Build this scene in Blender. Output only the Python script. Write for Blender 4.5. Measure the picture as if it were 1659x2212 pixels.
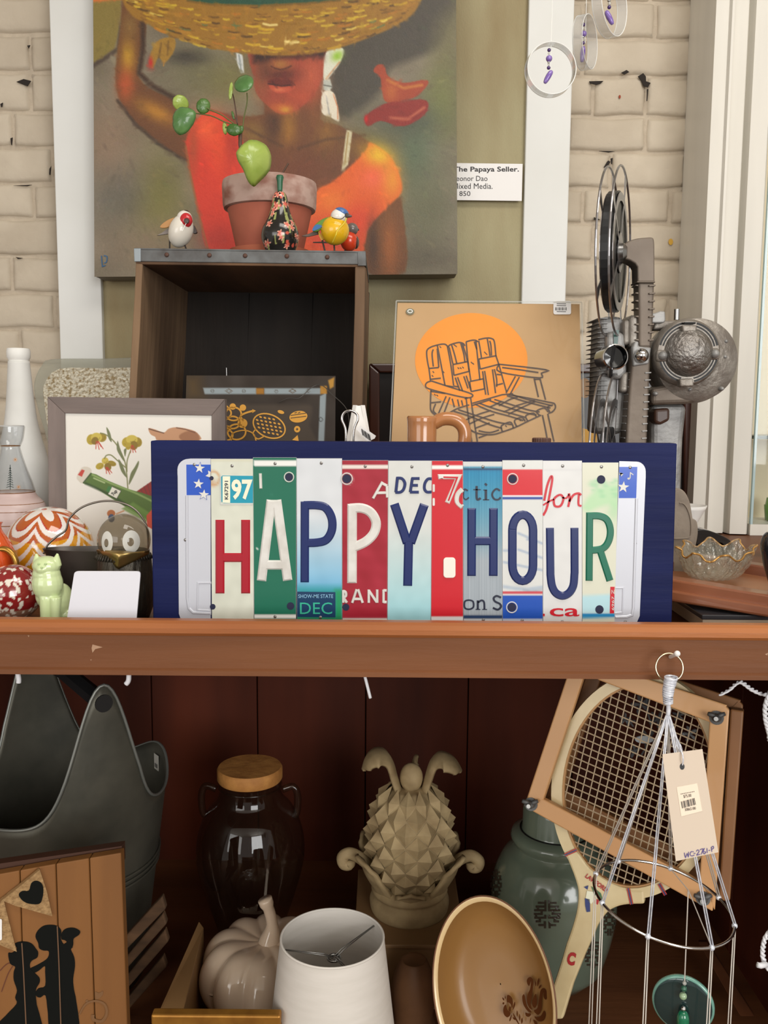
import bpy, bmesh, math, random
import numpy as np
from mathutils import Vector, Matrix

for _o in list(bpy.data.objects):
    bpy.data.objects.remove(_o, do_unlink=True)
SC = bpy.context.scene
COL = SC.collection
PI = math.pi

# ------------------------------------------------------------------ camera, world, lights, exposure
H = 1.50                      # camera height (m)
F = 1950.0                    # focal length in pixels of the 1659 x 2212 frame
CX, CY = 829.5, 1106.0
PITCH = math.atan((CY - 885.0) / F)
ROLL = 0.0082
_f = Vector((0, math.cos(PITCH), -math.sin(PITCH)))
_u0 = Vector((0, math.sin(PITCH), math.cos(PITCH)))
_r0 = Vector((1, 0, 0))
CAM_R = _r0 * math.cos(ROLL) + _u0 * math.sin(ROLL)
CAM_U = _u0 * math.cos(ROLL) - _r0 * math.sin(ROLL)
CAM_F = _f
CAM_P = Vector((0, 0, H))
cam_d = bpy.data.cameras.new('camera')
cam = bpy.data.objects.new('camera', cam_d)
COL.objects.link(cam)
cam_d.sensor_fit = 'VERTICAL'
cam_d.sensor_height = 36.0
cam_d.lens = 36.0 * F / 2212.0
cam_d.clip_start = 0.02
_m = Matrix((CAM_R, CAM_U, -CAM_F)).transposed().to_4x4()
_m.translation = CAM_P
cam.matrix_world = _m
SC.camera = cam

w = bpy.data.worlds.new('world')
SC.world = w
w.use_nodes = True
w.node_tree.nodes['Background'].inputs[0].default_value = (1.0, 0.93, 0.84, 1)
w.node_tree.nodes['Background'].inputs[1].default_value = 0.48


def area(name, loc, target, sx, sy, power, col):
    l = bpy.data.lights.new(name, 'AREA')
    l.shape = 'RECTANGLE'
    l.size, l.size_y = sx, sy
    l.energy = power
    l.color = col
    o = bpy.data.objects.new(name, l)
    COL.objects.link(o)
    o.location = loc
    o.rotation_euler = (Vector(target) - Vector(loc)).to_track_quat('-Z', 'Y').to_euler()
    return o


# the shop's street windows, behind and beside the photographer
area('window_light_main', (-2.2, -2.9, 1.95), (0.1, 1.3, 1.35), 2.4, 1.8, 46, (1.0, 0.98, 0.95))
area('window_light_side', (1.6, -3.0, 2.0), (0.1, 1.3, 1.35), 1.9, 1.7, 90, (0.99, 0.99, 0.98))
# the shop's ceiling fitting, above and a little in front of the shelf
area('ceiling_light', (0.55, 0.35, 2.86), (0.55, 0.55, 1.2), 1.3, 0.6, 16, (1.0, 0.95, 0.87))
SC.view_settings.view_transform = 'Standard'
SC.view_settings.look = 'None'
SC.view_settings.gamma = 1.0
SC.view_settings.use_curve_mapping = False
SC.view_settings.exposure = 0.0


# ------------------------------------------------------------------ helpers: pixels to places
def ray(px, py):
    return CAM_F + CAM_R * ((px - CX) / F) - CAM_U * ((py - CY) / F)


def at(px, py, Y):
    d = ray(px, py)
    t = Y / d.y
    return CAM_P + d * t


def atz(px, py, z):
    d = ray(px, py)
    t = (z - H) / d.z
    return CAM_P + d * t


def mpp(Y):
    return Y / F


def K(ox, oy, s):
    def k(*pts):
        return [(ox + x / s, oy + y / s) for x, y in pts]
    return k


K1 = K(180, 0, 2.0232); K2 = K(960, 0, 2.3734); K3 = K(0, 740, 3.456); K4 = K(320, 930, 2.765)
K5 = K(820, 930, 2.5136); K6 = K(1220, 360, 3.6856)
L1 = K(0, 1440, 2.8646); L2 = K(380, 1540, 2.37); L3 = K(900, 1440, 2.1858); L4 = K(1220, 1380, 3.779)
L5 = K(270, 420, 2.9625); L6 = K(720, 620, 2.9625); L7 = K(1400, 940, 4.0965)
M1 = K(320, 130, 3.456); M2 = K(0, 1130, 4.879); M4 = K(1040, 1700, 2.680); M5 = K(1130, 0, 6.144)
M6 = K(1440, 1030, 6.703)
N1 = K(1060, 2080, 10.369); N2 = K(0, 1780, 5.027); N3 = K(1180, 1780, 5.184)


class Pln:
    """A real plane in the room; pixels meet it where their rays do. off > 0 is towards the viewer."""
    def __init__(s, p0, n):
        s.p0 = Vector(p0)
        s.n = Vector(n).normalized()

    @staticmethod
    def Y(y):
        return Pln((0, y, 0), (0, -1, 0))

    @staticmethod
    def three(a, b, c):
        a, b, c = at(*a), at(*b), at(*c)
        n = (b - a).cross(c - a).normalized()
        if n.y > 0:
            n = -n
        return Pln(a, n)

    def p(s, px, py, off=0.0):
        d = ray(px, py)
        t = (s.p0 - CAM_P).dot(s.n) / d.dot(s.n)
        return CAM_P + d * t + s.n * off


def lin(c):
    c = np.asarray(c, dtype=float) / 255.0
    return np.where(c <= 0.04045, c / 12.92, ((c + 0.055) / 1.055) ** 2.4)


def L4c(c):
    l = lin(c)
    return (float(l[0]), float(l[1]), float(l[2]), 1.0)


# ------------------------------------------------------------------ materials
MATS = {}


def mat(name, rgb, rough=0.5, metal=0.0, rgb2=None, nscale=20.0, stretch=(1, 1, 1), namt=1.0, bump=0.0, bscale=60.0,
        bstretch=None, coat=0.0, spec=0.5, trans=0.0, ior=1.45, sheen=0.0, rot=(0, 0, 0), sss=0.0, lo=0.35, hi=0.7,
        emit=0.0, rough2=None, detail=4.0):
    if name in MATS:
        return MATS[name]
    m = bpy.data.materials.new(name)
    m.use_nodes = True
    nt = m.node_tree
    b = nt.nodes['Principled BSDF']
    b.inputs['Roughness'].default_value = rough
    b.inputs['Metallic'].default_value = metal
    b.inputs['Coat Weight'].default_value = coat
    b.inputs['Coat Roughness'].default_value = 0.08
    b.inputs['Specular IOR Level'].default_value = spec
    b.inputs['Transmission Weight'].default_value = trans
    b.inputs['IOR'].default_value = ior
    if sss:
        b.inputs['Subsurface Weight'].default_value = sss
        b.inputs['Subsurface Radius'].default_value = (0.02, 0.02, 0.01)
    tc = mp = None
    if rgb2 is not None or bump or rgb == 'vcol':
        tc = nt.nodes.new('ShaderNodeTexCoord')
    if rgb == 'vcol':
        a = nt.nodes.new('ShaderNodeAttribute')
        a.attribute_name = 'Col'
        nt.links.new(a.outputs['Color'], b.inputs['Base Color'])
    elif rgb2 is not None:
        mp = nt.nodes.new('ShaderNodeMapping')
        mp.inputs['Scale'].default_value = stretch
        mp.inputs['Rotation'].default_value = rot
        nt.links.new(tc.outputs['Object'], mp.inputs['Vector'])
        n = nt.nodes.new('ShaderNodeTexNoise')
        n.inputs['Scale'].default_value = nscale
        n.inputs['Detail'].default_value = detail
        nt.links.new(mp.outputs['Vector'], n.inputs['Vector'])
        r = nt.nodes.new('ShaderNodeValToRGB')
        r.color_ramp.elements[0].position = lo
        r.color_ramp.elements[1].position = hi
        r.color_ramp.elements[0].color = L4c(rgb)
        r.color_ramp.elements[1].color = L4c(rgb2)
        nt.links.new(n.outputs['Fac'], r.inputs['Fac'])
        nt.links.new(r.outputs['Color'], b.inputs['Base Color'])
        if rough2 is not None:
            rr = nt.nodes.new('ShaderNodeMapRange')
            rr.inputs['To Min'].default_value = rough
            rr.inputs['To Max'].default_value = rough2
            nt.links.new(n.outputs['Fac'], rr.inputs['Value'])
            nt.links.new(rr.outputs['Result'], b.inputs['Roughness'])
    else:
        b.inputs['Base Color'].default_value = L4c(rgb)
    if emit:
        b.inputs['Emission Color'].default_value = L4c(rgb)
        b.inputs['Emission Strength'].default_value = emit
    if bump:
        mp2 = nt.nodes.new('ShaderNodeMapping')
        mp2.inputs['Scale'].default_value = bstretch or stretch
        mp2.inputs['Rotation'].default_value = rot
        nt.links.new(tc.outputs['Object'], mp2.inputs['Vector'])
        n2 = nt.nodes.new('ShaderNodeTexNoise')
        n2.inputs['Scale'].default_value = bscale
        n2.inputs['Detail'].default_value = 5.0
        nt.links.new(mp2.outputs['Vector'], n2.inputs['Vector'])
        bp = nt.nodes.new('ShaderNodeBump')
        bp.inputs['Strength'].default_value = bump
        bp.inputs['Distance'].default_value = 0.004
        nt.links.new(n2.outputs['Fac'], bp.inputs['Height'])
        nt.links.new(bp.outputs['Normal'], b.inputs['Normal'])
    MATS[name] = m
    return m


def glass(name, tint=(245, 250, 248), refl=1.0, rough=0.02, body=None, bodyamt=0.0, bump=0.0, bscale=40.0):
    """Thin clear glass: light passes straight through, surfaces reflect by Fresnel."""
    if name in MATS:
        return MATS[name]
    m = bpy.data.materials.new(name)
    m.use_nodes = True
    nt = m.node_tree
    for n in list(nt.nodes):
        nt.nodes.remove(n)
    out = nt.nodes.new('ShaderNodeOutputMaterial')
    tr = nt.nodes.new('ShaderNodeBsdfTransparent')
    tr.inputs['Color'].default_value = L4c(tint)
    gl = nt.nodes.new('ShaderNodeBsdfGlossy')
    gl.inputs['Roughness'].default_value = rough
    fr = nt.nodes.new('ShaderNodeLayerWeight')      # Schlick: 0.04 + 0.96 * facing^4, the same from both sides of the pane
    fr.inputs['Blend'].default_value = 0.5
    pw = nt.nodes.new('ShaderNodeMath')
    pw.operation = 'POWER'
    pw.inputs[1].default_value = 4.0
    nt.links.new(fr.outputs['Facing'], pw.inputs[0])
    mul = nt.nodes.new('ShaderNodeMath')
    mul.operation = 'MULTIPLY_ADD'
    mul.use_clamp = True
    mul.inputs[1].default_value = 0.6 * min(refl, 1.5)
    mul.inputs[2].default_value = 0.04 * refl
    nt.links.new(pw.outputs[0], mul.inputs[0])
    mx = nt.nodes.new('ShaderNodeMixShader')
    nt.links.new(mul.outputs[0], mx.inputs[0])
    base = tr
    if body is not None:
        df = nt.nodes.new('ShaderNodeBsdfDiffuse')
        df.inputs['Color'].default_value = L4c(body)
        m2 = nt.nodes.new('ShaderNodeMixShader')
        m2.inputs[0].default_value = bodyamt
        nt.links.new(tr.outputs[0], m2.inputs[1])
        nt.links.new(df.outputs[0], m2.inputs[2])
        base = m2
    nt.links.new(base.outputs[0], mx.inputs[1])
    nt.links.new(gl.outputs[0], mx.inputs[2])
    if bump:
        tc = nt.nodes.new('ShaderNodeTexCoord')
        n2 = nt.nodes.new('ShaderNodeTexNoise')
        n2.inputs['Scale'].default_value = bscale
        nt.links.new(tc.outputs['Object'], n2.inputs['Vector'])
        bp = nt.nodes.new('ShaderNodeBump')
        bp.inputs['Strength'].default_value = bump
        bp.inputs['Distance'].default_value = 0.004
        nt.links.new(n2.outputs['Fac'], bp.inputs['Height'])
        nt.links.new(bp.outputs['Normal'], gl.inputs['Normal'])
        nt.links.new(bp.outputs['Normal'], fr.inputs['Normal'])
    nt.links.new(mx.outputs[0], out.inputs['Surface'])
    MATS[name] = m
    return m


# ------------------------------------------------------------------ mesh building
def spline(pts, n=8, closed=False):
    """Catmull-Rom through the points (any dimension)."""
    P = [np.asarray(p, float) for p in pts]
    N = len(P)
    if N < 3:
        return [tuple(p) for p in P]
    out = []
    for i in range(N if closed else N - 1):
        if closed:
            p0, p1, p2, p3 = P[(i - 1) % N], P[i], P[(i + 1) % N], P[(i + 2) % N]
        else:
            p0, p1, p2, p3 = P[max(i - 1, 0)], P[i], P[i + 1], P[min(i + 2, N - 1)]
        for k in range(n):
            t = k / n
            out.append(tuple(0.5 * ((2 * p1) + (-p0 + p2) * t + (2 * p0 - 5 * p1 + 4 * p2 - p3) * t * t +
                                    (-p0 + 3 * p1 - 3 * p2 + p3) * t ** 3)))
    if not closed:
        out.append(tuple(P[-1]))
    return out


def ell(cx, cy, rx, ry=None, n=24, rot=0.0, a0=0.0, a1=2 * PI):
    ry = rx if ry is None else ry
    full = abs(a1 - a0 - 2 * PI) < 1e-6
    out = []
    for i in range(n if full else n + 1):
        a = a0 + (a1 - a0) * i / n
        x, y = rx * math.cos(a), ry * math.sin(a)
        out.append((cx + x * math.cos(rot) - y * math.sin(rot), cy + x * math.sin(rot) + y * math.cos(rot)))
    return out


def rrect(x0, y0, x1, y1, r, n=5):
    out = []
    for cx, cy, a in ((x1 - r, y1 - r, 0), (x0 + r, y1 - r, PI / 2), (x0 + r, y0 + r, PI), (x1 - r, y0 + r, 1.5 * PI)):
        for i in range(n + 1):
            t = a + PI / 2 * i / n
            out.append((cx + r * math.cos(t), cy + r * math.sin(t)))
    return out


def starpoly(cx, cy, r, rot=0.0, k=0.4):
    return [(cx + (r if i % 2 == 0 else r * k) * math.sin(rot + i * PI / 5),
             cy - (r if i % 2 == 0 else r * k) * math.cos(rot + i * PI / 5)) for i in range(10)]


class MB:
    def __init__(s):
        s.v, s.f, s.c = [], [], []

    def add(s, verts, faces, cols=None):
        o = len(s.v)
        s.v += [tuple(v) for v in verts]
        s.f += [tuple(i + o for i in f) for f in faces]
        if cols is not None:
            s.c += [tuple(c) for c in cols]
        return s

    def box(s, x0, x1, y0, y1, z0, z1, M=None):
        v = [Vector((x, y, z)) for x in (x0, x1) for y in (y0, y1) for z in (z0, z1)]
        if M is not None:
            v = [M @ q for q in v]
        return s.add(v, [(0, 1, 3, 2), (4, 6, 7, 5), (0, 4, 5, 1), (2, 3, 7, 6), (0, 2, 6, 4), (1, 5, 7, 3)])

    def prism3(s, poly, back):
        """poly: 3-D points of the front face; back: offset vector."""
        n = len(poly)
        b = Vector(back)
        v = [Vector(p) for p in poly] + [Vector(p) + b for p in poly]
        fs = [tuple(range(n)), tuple(range(2 * n - 1, n - 1, -1))]
        fs += [(i, i + n, (i + 1) % n + n, (i + 1) % n) for i in range(n)]
        return s.add(v, fs)

    def pp(s, poly_px, pl, t=0.001, off=0.0):
        """a pixel outline as a slab on plane pl, front face at off, thickness t"""
        return s.prism3([pl.p(x, y, off) for x, y in poly_px], -pl.n * t)

    def quad8(s, a, b):
        """hexahedron between two 4-point loops"""
        return s.add(list(a) + list(b), [(0, 1, 2, 3), (7, 6, 5, 4), (0, 4, 5, 1), (1, 5, 6, 2), (2, 6, 7, 3), (3, 7, 4, 0)])

    def lathe(s, prof, segs=32, M=None, c=(0, 0, 0), colf=None, rf=None, caps=True):
        """prof [(r, z)], around Z through c, then M. rf(theta, i) scales r"""
        v, f, cl = [], [], []
        n = len(prof)
        for i, (r, z) in enumerate(prof):
            for k in range(segs):
                a = 2 * PI * k / segs
                q = r * (rf(a, i / (n - 1)) if rf else 1.0)
                p = Vector((q * math.cos(a), q * math.sin(a), z))
                p = (M @ p) if M is not None else p + Vector(c)
                v.append(p)
                if colf:
                    cl.append(colf(a, i / (n - 1)))
        for i in range(n - 1):
            for k in range(segs):
                k2 = (k + 1) % segs
                f.append((i * segs + k, i * segs + k2, (i + 1) * segs + k2, (i + 1) * segs + k))
        if caps:
            if prof[0][0] > 1e-6:
                f.append(tuple(range(segs - 1, -1, -1)))
            if prof[-1][0] > 1e-6:
                f.append(tuple((n - 1) * segs + k for k in range(segs)))
        return s.add(v, f, cl if colf else None)

    def cyl(s, a, b, r, segs=12, r2=None):
        a, b = Vector(a), Vector(b)
        return s.tube([a, b], r, segs, radii=[r, r if r2 is None else r2])

    def tube(s, path, r, segs=8, closed=False, radii=None):
        P = [Vector(p) for p in path]
        n = len(P)
        T = []
        for i in range(n):
            if closed:
                t = P[(i + 1) % n] - P[i - 1]
            else:
                t = P[min(i + 1, n - 1)] - P[max(i - 1, 0)]
            T.append(t.normalized() if t.length > 1e-9 else Vector((0, 0, 1)))
        ref = Vector((0, 0, 1)) if abs(T[0].z) < 0.9 else Vector((1, 0, 0))
        N = (ref - T[0] * ref.dot(T[0])).normalized()
        v, f = [], []
        for i in range(n):
            N = N - T[i] * N.dot(T[i])
            N = N.normalized() if N.length > 1e-6 else T[i].orthogonal().normalized()
            B = T[i].cross(N)
            rr = radii[i] if radii else r
            for k in range(segs):
                a = 2 * PI * k / segs
                v.append(P[i] + (N * math.cos(a) + B * math.sin(a)) * rr)
        m = n if closed else n - 1
        for i in range(m):
            j = (i + 1) % n
            for k in range(segs):
                k2 = (k + 1) % segs
                f.append((i * segs + k, j * segs + k, j * segs + k2, i * segs + k2))
        if not closed:
            f.append(tuple(range(segs)))
            f.append(tuple((n - 1) * segs + k for k in range(segs - 1, -1, -1)))
        return s.add(v, f)

    def sphere(s, c, r, segs=16, rings=10, M=None):
        r = (r, r, r) if isinstance(r, (int, float)) else r
        v, f = [], []
        c = Vector(c)
        R = M or Matrix.Identity(3)
        for i in range(1, rings):
            t = PI * i / rings
            for k in range(segs):
                a = 2 * PI * k / segs
                v.append(c + R @ Vector((r[0] * math.sin(t) * math.cos(a), r[1] * math.sin(t) * math.sin(a), r[2] * math.cos(t))))
        top, bot = len(v), len(v) + 1
        v += [c + R @ Vector((0, 0, r[2])), c + R @ Vector((0, 0, -r[2]))]
        for i in range(rings - 2):
            for k in range(segs):
                k2 = (k + 1) % segs
                f.append((i * segs + k, (i + 1) * segs + k, (i + 1) * segs + k2, i * segs + k2))
        for k in range(segs):
            k2 = (k + 1) % segs
            f.append((top, k, k2))
            f.append((bot, (rings - 2) * segs + k2, (rings - 2) * segs + k))
        return s.add(v, f)

    def stroke(s, pts, w, pl, off=0.0, h=0.0, bev=0.0, wf=None, closed=False):
        """pixel polyline of pixel width w on plane pl; raised h above off with sloped sides bev (fraction of half width)"""
        P = [np.array(p, float) for p in pts]
        n = len(P)
        Lp, Rp, Li, Ri = [], [], [], []
        for i in range(n):
            if closed:
                a, b = P[i] - P[i - 1], P[(i + 1) % n] - P[i]
            else:
                a = P[i] - P[i - 1] if i > 0 else P[1] - P[0]
                b = P[i + 1] - P[i] if i < n - 1 else a
            a = a / (np.linalg.norm(a) + 1e-9)
            b = b / (np.linalg.norm(b) + 1e-9)
            na, nb = np.array([-a[1], a[0]]), np.array([-b[1], b[0]])
            mm = na + nb
            ln = np.linalg.norm(mm)
            mm = na if ln < 1e-6 else mm / ln
            k = min(1.0 / max(mm.dot(na), 0.4), 2.2)
            hw = (w if wf is None else w * wf(i / max(n - 1, 1))) / 2
            Lp.append(P[i] + mm * hw * k)
            Rp.append(P[i] - mm * hw * k)
            hi_ = hw * (1 - bev)
            Li.append(P[i] + mm * hi_ * k)
            Ri.append(P[i] - mm * hi_ * k)
        if not closed and bev and h:
            d0 = P[0] - P[1]
            d0 = d0 / (np.linalg.norm(d0) + 1e-9)
            d1 = P[-1] - P[-2]
            d1 = d1 / (np.linalg.norm(d1) + 1e-9)
            b_ = w / 2 * bev
            Li[0] = Li[0] - d0 * b_
            Ri[0] = Ri[0] - d0 * b_
            Li[-1] = Li[-1] - d1 * b_
            Ri[-1] = Ri[-1] - d1 * b_
        v = []
        f = []
        if h <= 0:
            for i in range(n):
                v += [pl.p(*Lp[i], off), pl.p(*Rp[i], off)]
            for i in range(n if closed else n - 1):
                j = (i + 1) % n
                f.append((2 * i, 2 * j, 2 * j + 1, 2 * i + 1))
        else:
            for i in range(n):
                v += [pl.p(*Lp[i], off), pl.p(*Li[i], off + h), pl.p(*Ri[i], off + h), pl.p(*Rp[i], off)]
            for i in range(n if closed else n - 1):
                j = (i + 1) % n
                for q in range(3):
                    f.append((4 * i + q, 4 * j + q, 4 * j + q + 1, 4 * i + q + 1))
            if not closed:
                f.append((0, 1, 2, 3))
                e = 4 * (n - 1)
                f.append((e + 3, e + 2, e + 1, e))
        return s.add(v, f)

    def build(s, name, material, parent=None, smooth=False, bevel=0.0, sub=0, seg=2, recalc=True, thick=0.0, angle=40, wn=False, origin=None):
        me = bpy.data.meshes.new(name)
        V = np.array(s.v, dtype=float)
        if parent is None:
            if origin is None:
                lo, hi = V.min(0), V.max(0)
                origin = Vector(((lo[0] + hi[0]) / 2, (lo[1] + hi[1]) / 2, lo[2]))
            base = Vector(origin)
        else:
            base = root_loc(parent)
        V = V - np.array(base)
        me.from_pydata(V.tolist(), [], s.f)
        if s.c and len(s.c) == len(s.v):
            ca = me.color_attributes.new('Col', 'FLOAT_COLOR', 'POINT')
            cc = np.ones((len(s.v), 4))
            cc[:, :3] = lin(np.array(s.c)[:, :3])
            ca.data.foreach_set('color', cc.ravel())
        if recalc:
            bm = bmesh.new()
            bm.from_mesh(me)
            bmesh.ops.recalc_face_normals(bm, faces=bm.faces)
            bm.to_mesh(me)
            bm.free()
        me.materials.append(material)
        me.validate()
        if smooth:
            me.polygons.foreach_set('use_smooth', [True] * len(me.polygons))
        o = bpy.data.objects.new(name, me)
        COL.objects.link(o)
        if parent is not None:
            o.parent = parent
        else:
            o.location = base
        if thick:
            md = o.modifiers.new('solid', 'SOLIDIFY')
            md.thickness = thick
        if bevel:
            md = o.modifiers.new('bevel', 'BEVEL')
            md.width = bevel
            md.segments = seg
            md.limit_method = 'ANGLE'
            md.angle_limit = math.radians(angle)
        if sub:
            md = o.modifiers.new('sub', 'SUBSURF')
            md.levels = md.render_levels = sub
        if smooth == 'auto':
            me.set_sharp_from_angle(angle=math.radians(35))
        return o


def root_loc(o):
    p = Vector((0, 0, 0))
    while o is not None:
        p = p + o.location
        o = o.parent
    return p


def thing(name, label, cat, loc, group=None, kind=None):
    o = bpy.data.objects.new(name, None)
    COL.objects.link(o)
    o.empty_display_size = 0.02
    o.location = Vector(loc)
    o['label'] = label
    o['category'] = cat
    if group:
        o['group'] = group
    if kind:
        o['kind'] = kind
    return o


def tag(o, label, cat, group=None, kind=None):
    o['label'] = label
    o['category'] = cat
    if group:
        o['group'] = group
    if kind:
        o['kind'] = kind
    return o


def struct(o, label=None, cat=None):
    o['kind'] = 'structure'
    if label:
        o['label'] = label
    if cat:
        o['category'] = cat
    return o


def lab(o, label):
    o['label'] = label
    return o


# ------------------------------------------------------------------ flat print: colours laid on a fine grid
class Paint:
    """Flat artwork: a fine grid on a plane whose corner colours are worked out from outlines."""
    def __init__(s, quad_px, nx, ny, base):
        (ax, ay), (bx, by), (cx, cy), (dx, dy) = quad_px      # tl tr br bl
        u = np.linspace(0, 1, nx)[None, :]
        v = np.linspace(0, 1, ny)[:, None]
        s.X = (ax * (1 - u) + bx * u) * (1 - v) + (dx * (1 - u) + cx * u) * v
        s.Y = (ay * (1 - u) + by * u) * (1 - v) + (dy * (1 - u) + cy * u) * v
        s.nx, s.ny = nx, ny
        s.C = np.zeros((ny, nx, 3)) + np.array(base, float)

    def mix(s, a, col):
        a = np.clip(a, 0, 1)[..., None]
        s.C = s.C * (1 - a) + np.array(col, float) * a

    def _dist(s, pts, closed=True):
        X, Y = s.X, s.Y
        P = np.array(pts, float)
        n = len(P)
        d2 = np.full(X.shape, 1e12)
        ins = np.zeros(X.shape, bool)
        for i in range(n if closed else n - 1):
            x0, y0 = P[i]
            x1, y1 = P[(i + 1) % n]
            ex, ey = x1 - x0, y1 - y0
            L = ex * ex + ey * ey + 1e-9
            t = np.clip(((X - x0) * ex + (Y - y0) * ey) / L, 0, 1)
            d2 = np.minimum(d2, (X - x0 - t * ex) ** 2 + (Y - y0 - t * ey) ** 2)
            if closed and y0 != y1:
                c = ((y0 <= Y) & (Y < y1)) | ((y1 <= Y) & (Y < y0))
                ins ^= c & (X < x0 + (Y - y0) * ex / (y1 - y0))
        d = np.sqrt(d2)
        return np.where(ins, -d, d) if closed else d

    def poly(s, pts, col, soft=1.5, a=1.0):
        d = s._dist(pts)
        s.mix(a * np.clip(0.5 - d / (2 * soft), 0, 1), col)

    def line(s, pts, w_, col, soft=1.0, a=1.0):
        d = s._dist(pts, False)
        s.mix(a * np.clip(0.5 - (d - w_ / 2) / (2 * soft), 0, 1), col)

    def blob(s, x, y, rx, ry, col, a=1.0, rot=0.0, power=1.0):
        c, sn = math.cos(rot), math.sin(rot)
        dx, dy = s.X - x, s.Y - y
        q = ((dx * c + dy * sn) / rx) ** 2 + ((-dx * sn + dy * c) / ry) ** 2
        s.mix(a * np.exp(-q * power), col)

    def noise(s, amp, scale, seed=0, ax=1.0, ay=1.0):
        rng = np.random.RandomState(seed)
        t = np.zeros(s.X.shape)
        for o in range(14):
            a = rng.uniform(0, 2 * PI)
            k = rng.uniform(0.5, 2.2) / scale
            t += np.sin((s.X * math.cos(a) * ax + s.Y * math.sin(a) * ay) * k * 2 * PI + rng.uniform(0, 6.28))
        s.C = np.clip(s.C + (t / 3.7 * amp)[..., None], 0, 255)

    def grain(s, amp, seed=0):
        s.C = np.clip(s.C + np.random.RandomState(seed).normal(0, amp, s.X.shape)[..., None], 0, 255)

    def brush(s, n, seed, length, width, jit, a, field):
        """short overlapping brush marks, each in its own spot's colour slightly shifted"""
        rg = np.random.RandomState(seed)
        for _ in range(n):
            j, i = rg.randint(0, s.ny), rg.randint(0, s.nx)
            x, y = s.X[j, i], s.Y[j, i]
            th = field(x, y) + rg.normal(0, .35)
            ln, wd = length * rg.uniform(.5, 1.4), width * rg.uniform(.6, 1.4)
            stepx = (s.X[0, -1] - s.X[0, 0]) / s.nx
            rd = int(ln / stepx) + 2
            j0, j1, i0, i1 = max(0, j - rd), min(s.ny, j + rd + 1), max(0, i - rd), min(s.nx, i + rd + 1)
            dx, dy = s.X[j0:j1, i0:i1] - x, s.Y[j0:j1, i0:i1] - y
            u_, v_ = dx * math.cos(th) + dy * math.sin(th), -dx * math.sin(th) + dy * math.cos(th)
            m = np.exp(-(u_ / ln) ** 4 - (v_ / wd) ** 4)[..., None] * a
            c = np.clip(s.C[j, i] * (1 + rg.normal(0, jit)) + rg.normal(0, jit * 30, 3), 0, 255)
            s.C[j0:j1, i0:i1] = s.C[j0:j1, i0:i1] * (1 - m) + c * m

    def build(s, name, pl, material, parent=None, off=0.0, bulge=None):
        mb = MB()
        X, Y = s.X.ravel(), s.Y.ravel()
        # vectorised ray-plane
        R = (np.array(CAM_F)[None] + np.array(CAM_R)[None] * ((X - CX) / F)[:, None] - np.array(CAM_U)[None] * ((Y - CY) / F)[:, None])
        n = np.array(pl.n)
        t = float((pl.p0 - CAM_P).dot(pl.n)) / (R @ n)
        o_ = off if bulge is None else (off + bulge(s.X, s.Y).ravel())[:, None]
        P = np.array(CAM_P)[None] + R * t[:, None] + n[None] * o_
        mb.v = [tuple(p) for p in P]
        nx, ny = s.nx, s.ny
        mb.f = [(j * nx + i, (j + 1) * nx + i, (j + 1) * nx + i + 1, j * nx + i + 1) for j in range(ny - 1) for i in range(nx - 1)]
        mb.c = s.C.reshape(-1, 3).tolist()
        return mb.build(name, material, parent, smooth=True, recalc=False)


FONT = None


def text_mb(mb, txt, box, pl, off=0.0, bold=0.0, rot=0.0, shear=0.0, space=1.0, fit=True):
    """lettering stretched to a pixel box (x0, y0, x1, y1) on plane pl; rot turns it (deg, clockwise seen) about the box centre"""
    cu = bpy.data.curves.new('t', 'FONT')
    cu.body = txt
    cu.size = 1.0
    cu.offset = bold
    cu.shear = shear
    cu.space_character = space
    cu.resolution_u = 3
    cu.fill_mode = 'FRONT'
    ob = bpy.data.objects.new('t', cu)
    COL.objects.link(ob)
    bpy.context.view_layer.update()
    me = bpy.data.meshes.new_from_object(ob.evaluated_get(bpy.context.evaluated_depsgraph_get()))
    V = np.array([v.co[:] for v in me.vertices]) if len(me.vertices) else np.zeros((0, 3))
    Fc = [tuple(p.vertices) for p in me.polygons]
    bpy.data.objects.remove(ob, do_unlink=True)
    bpy.data.curves.remove(cu)
    bpy.data.meshes.remove(me)
    if not len(V):
        return mb
    lo, hi = V.min(0), V.max(0)
    x0, y0, x1, y1 = box
    cx, cy = (x0 + x1) / 2, (y0 + y1) / 2
    U = (V[:, 0] - lo[0]) / (hi[0] - lo[0] + 1e-9) - 0.5
    W = 0.5 - (V[:, 1] - lo[1]) / (hi[1] - lo[1] + 1e-9)
    U = U * (x1 - x0)
    W = W * (y1 - y0)
    a = math.radians(rot)
    PX = cx + U * math.cos(a) - W * math.sin(a)
    PY = cy + U * math.sin(a) + W * math.cos(a)
    return mb.add([pl.p(x, y, off) for x, y in zip(PX, PY)], Fc)
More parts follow.
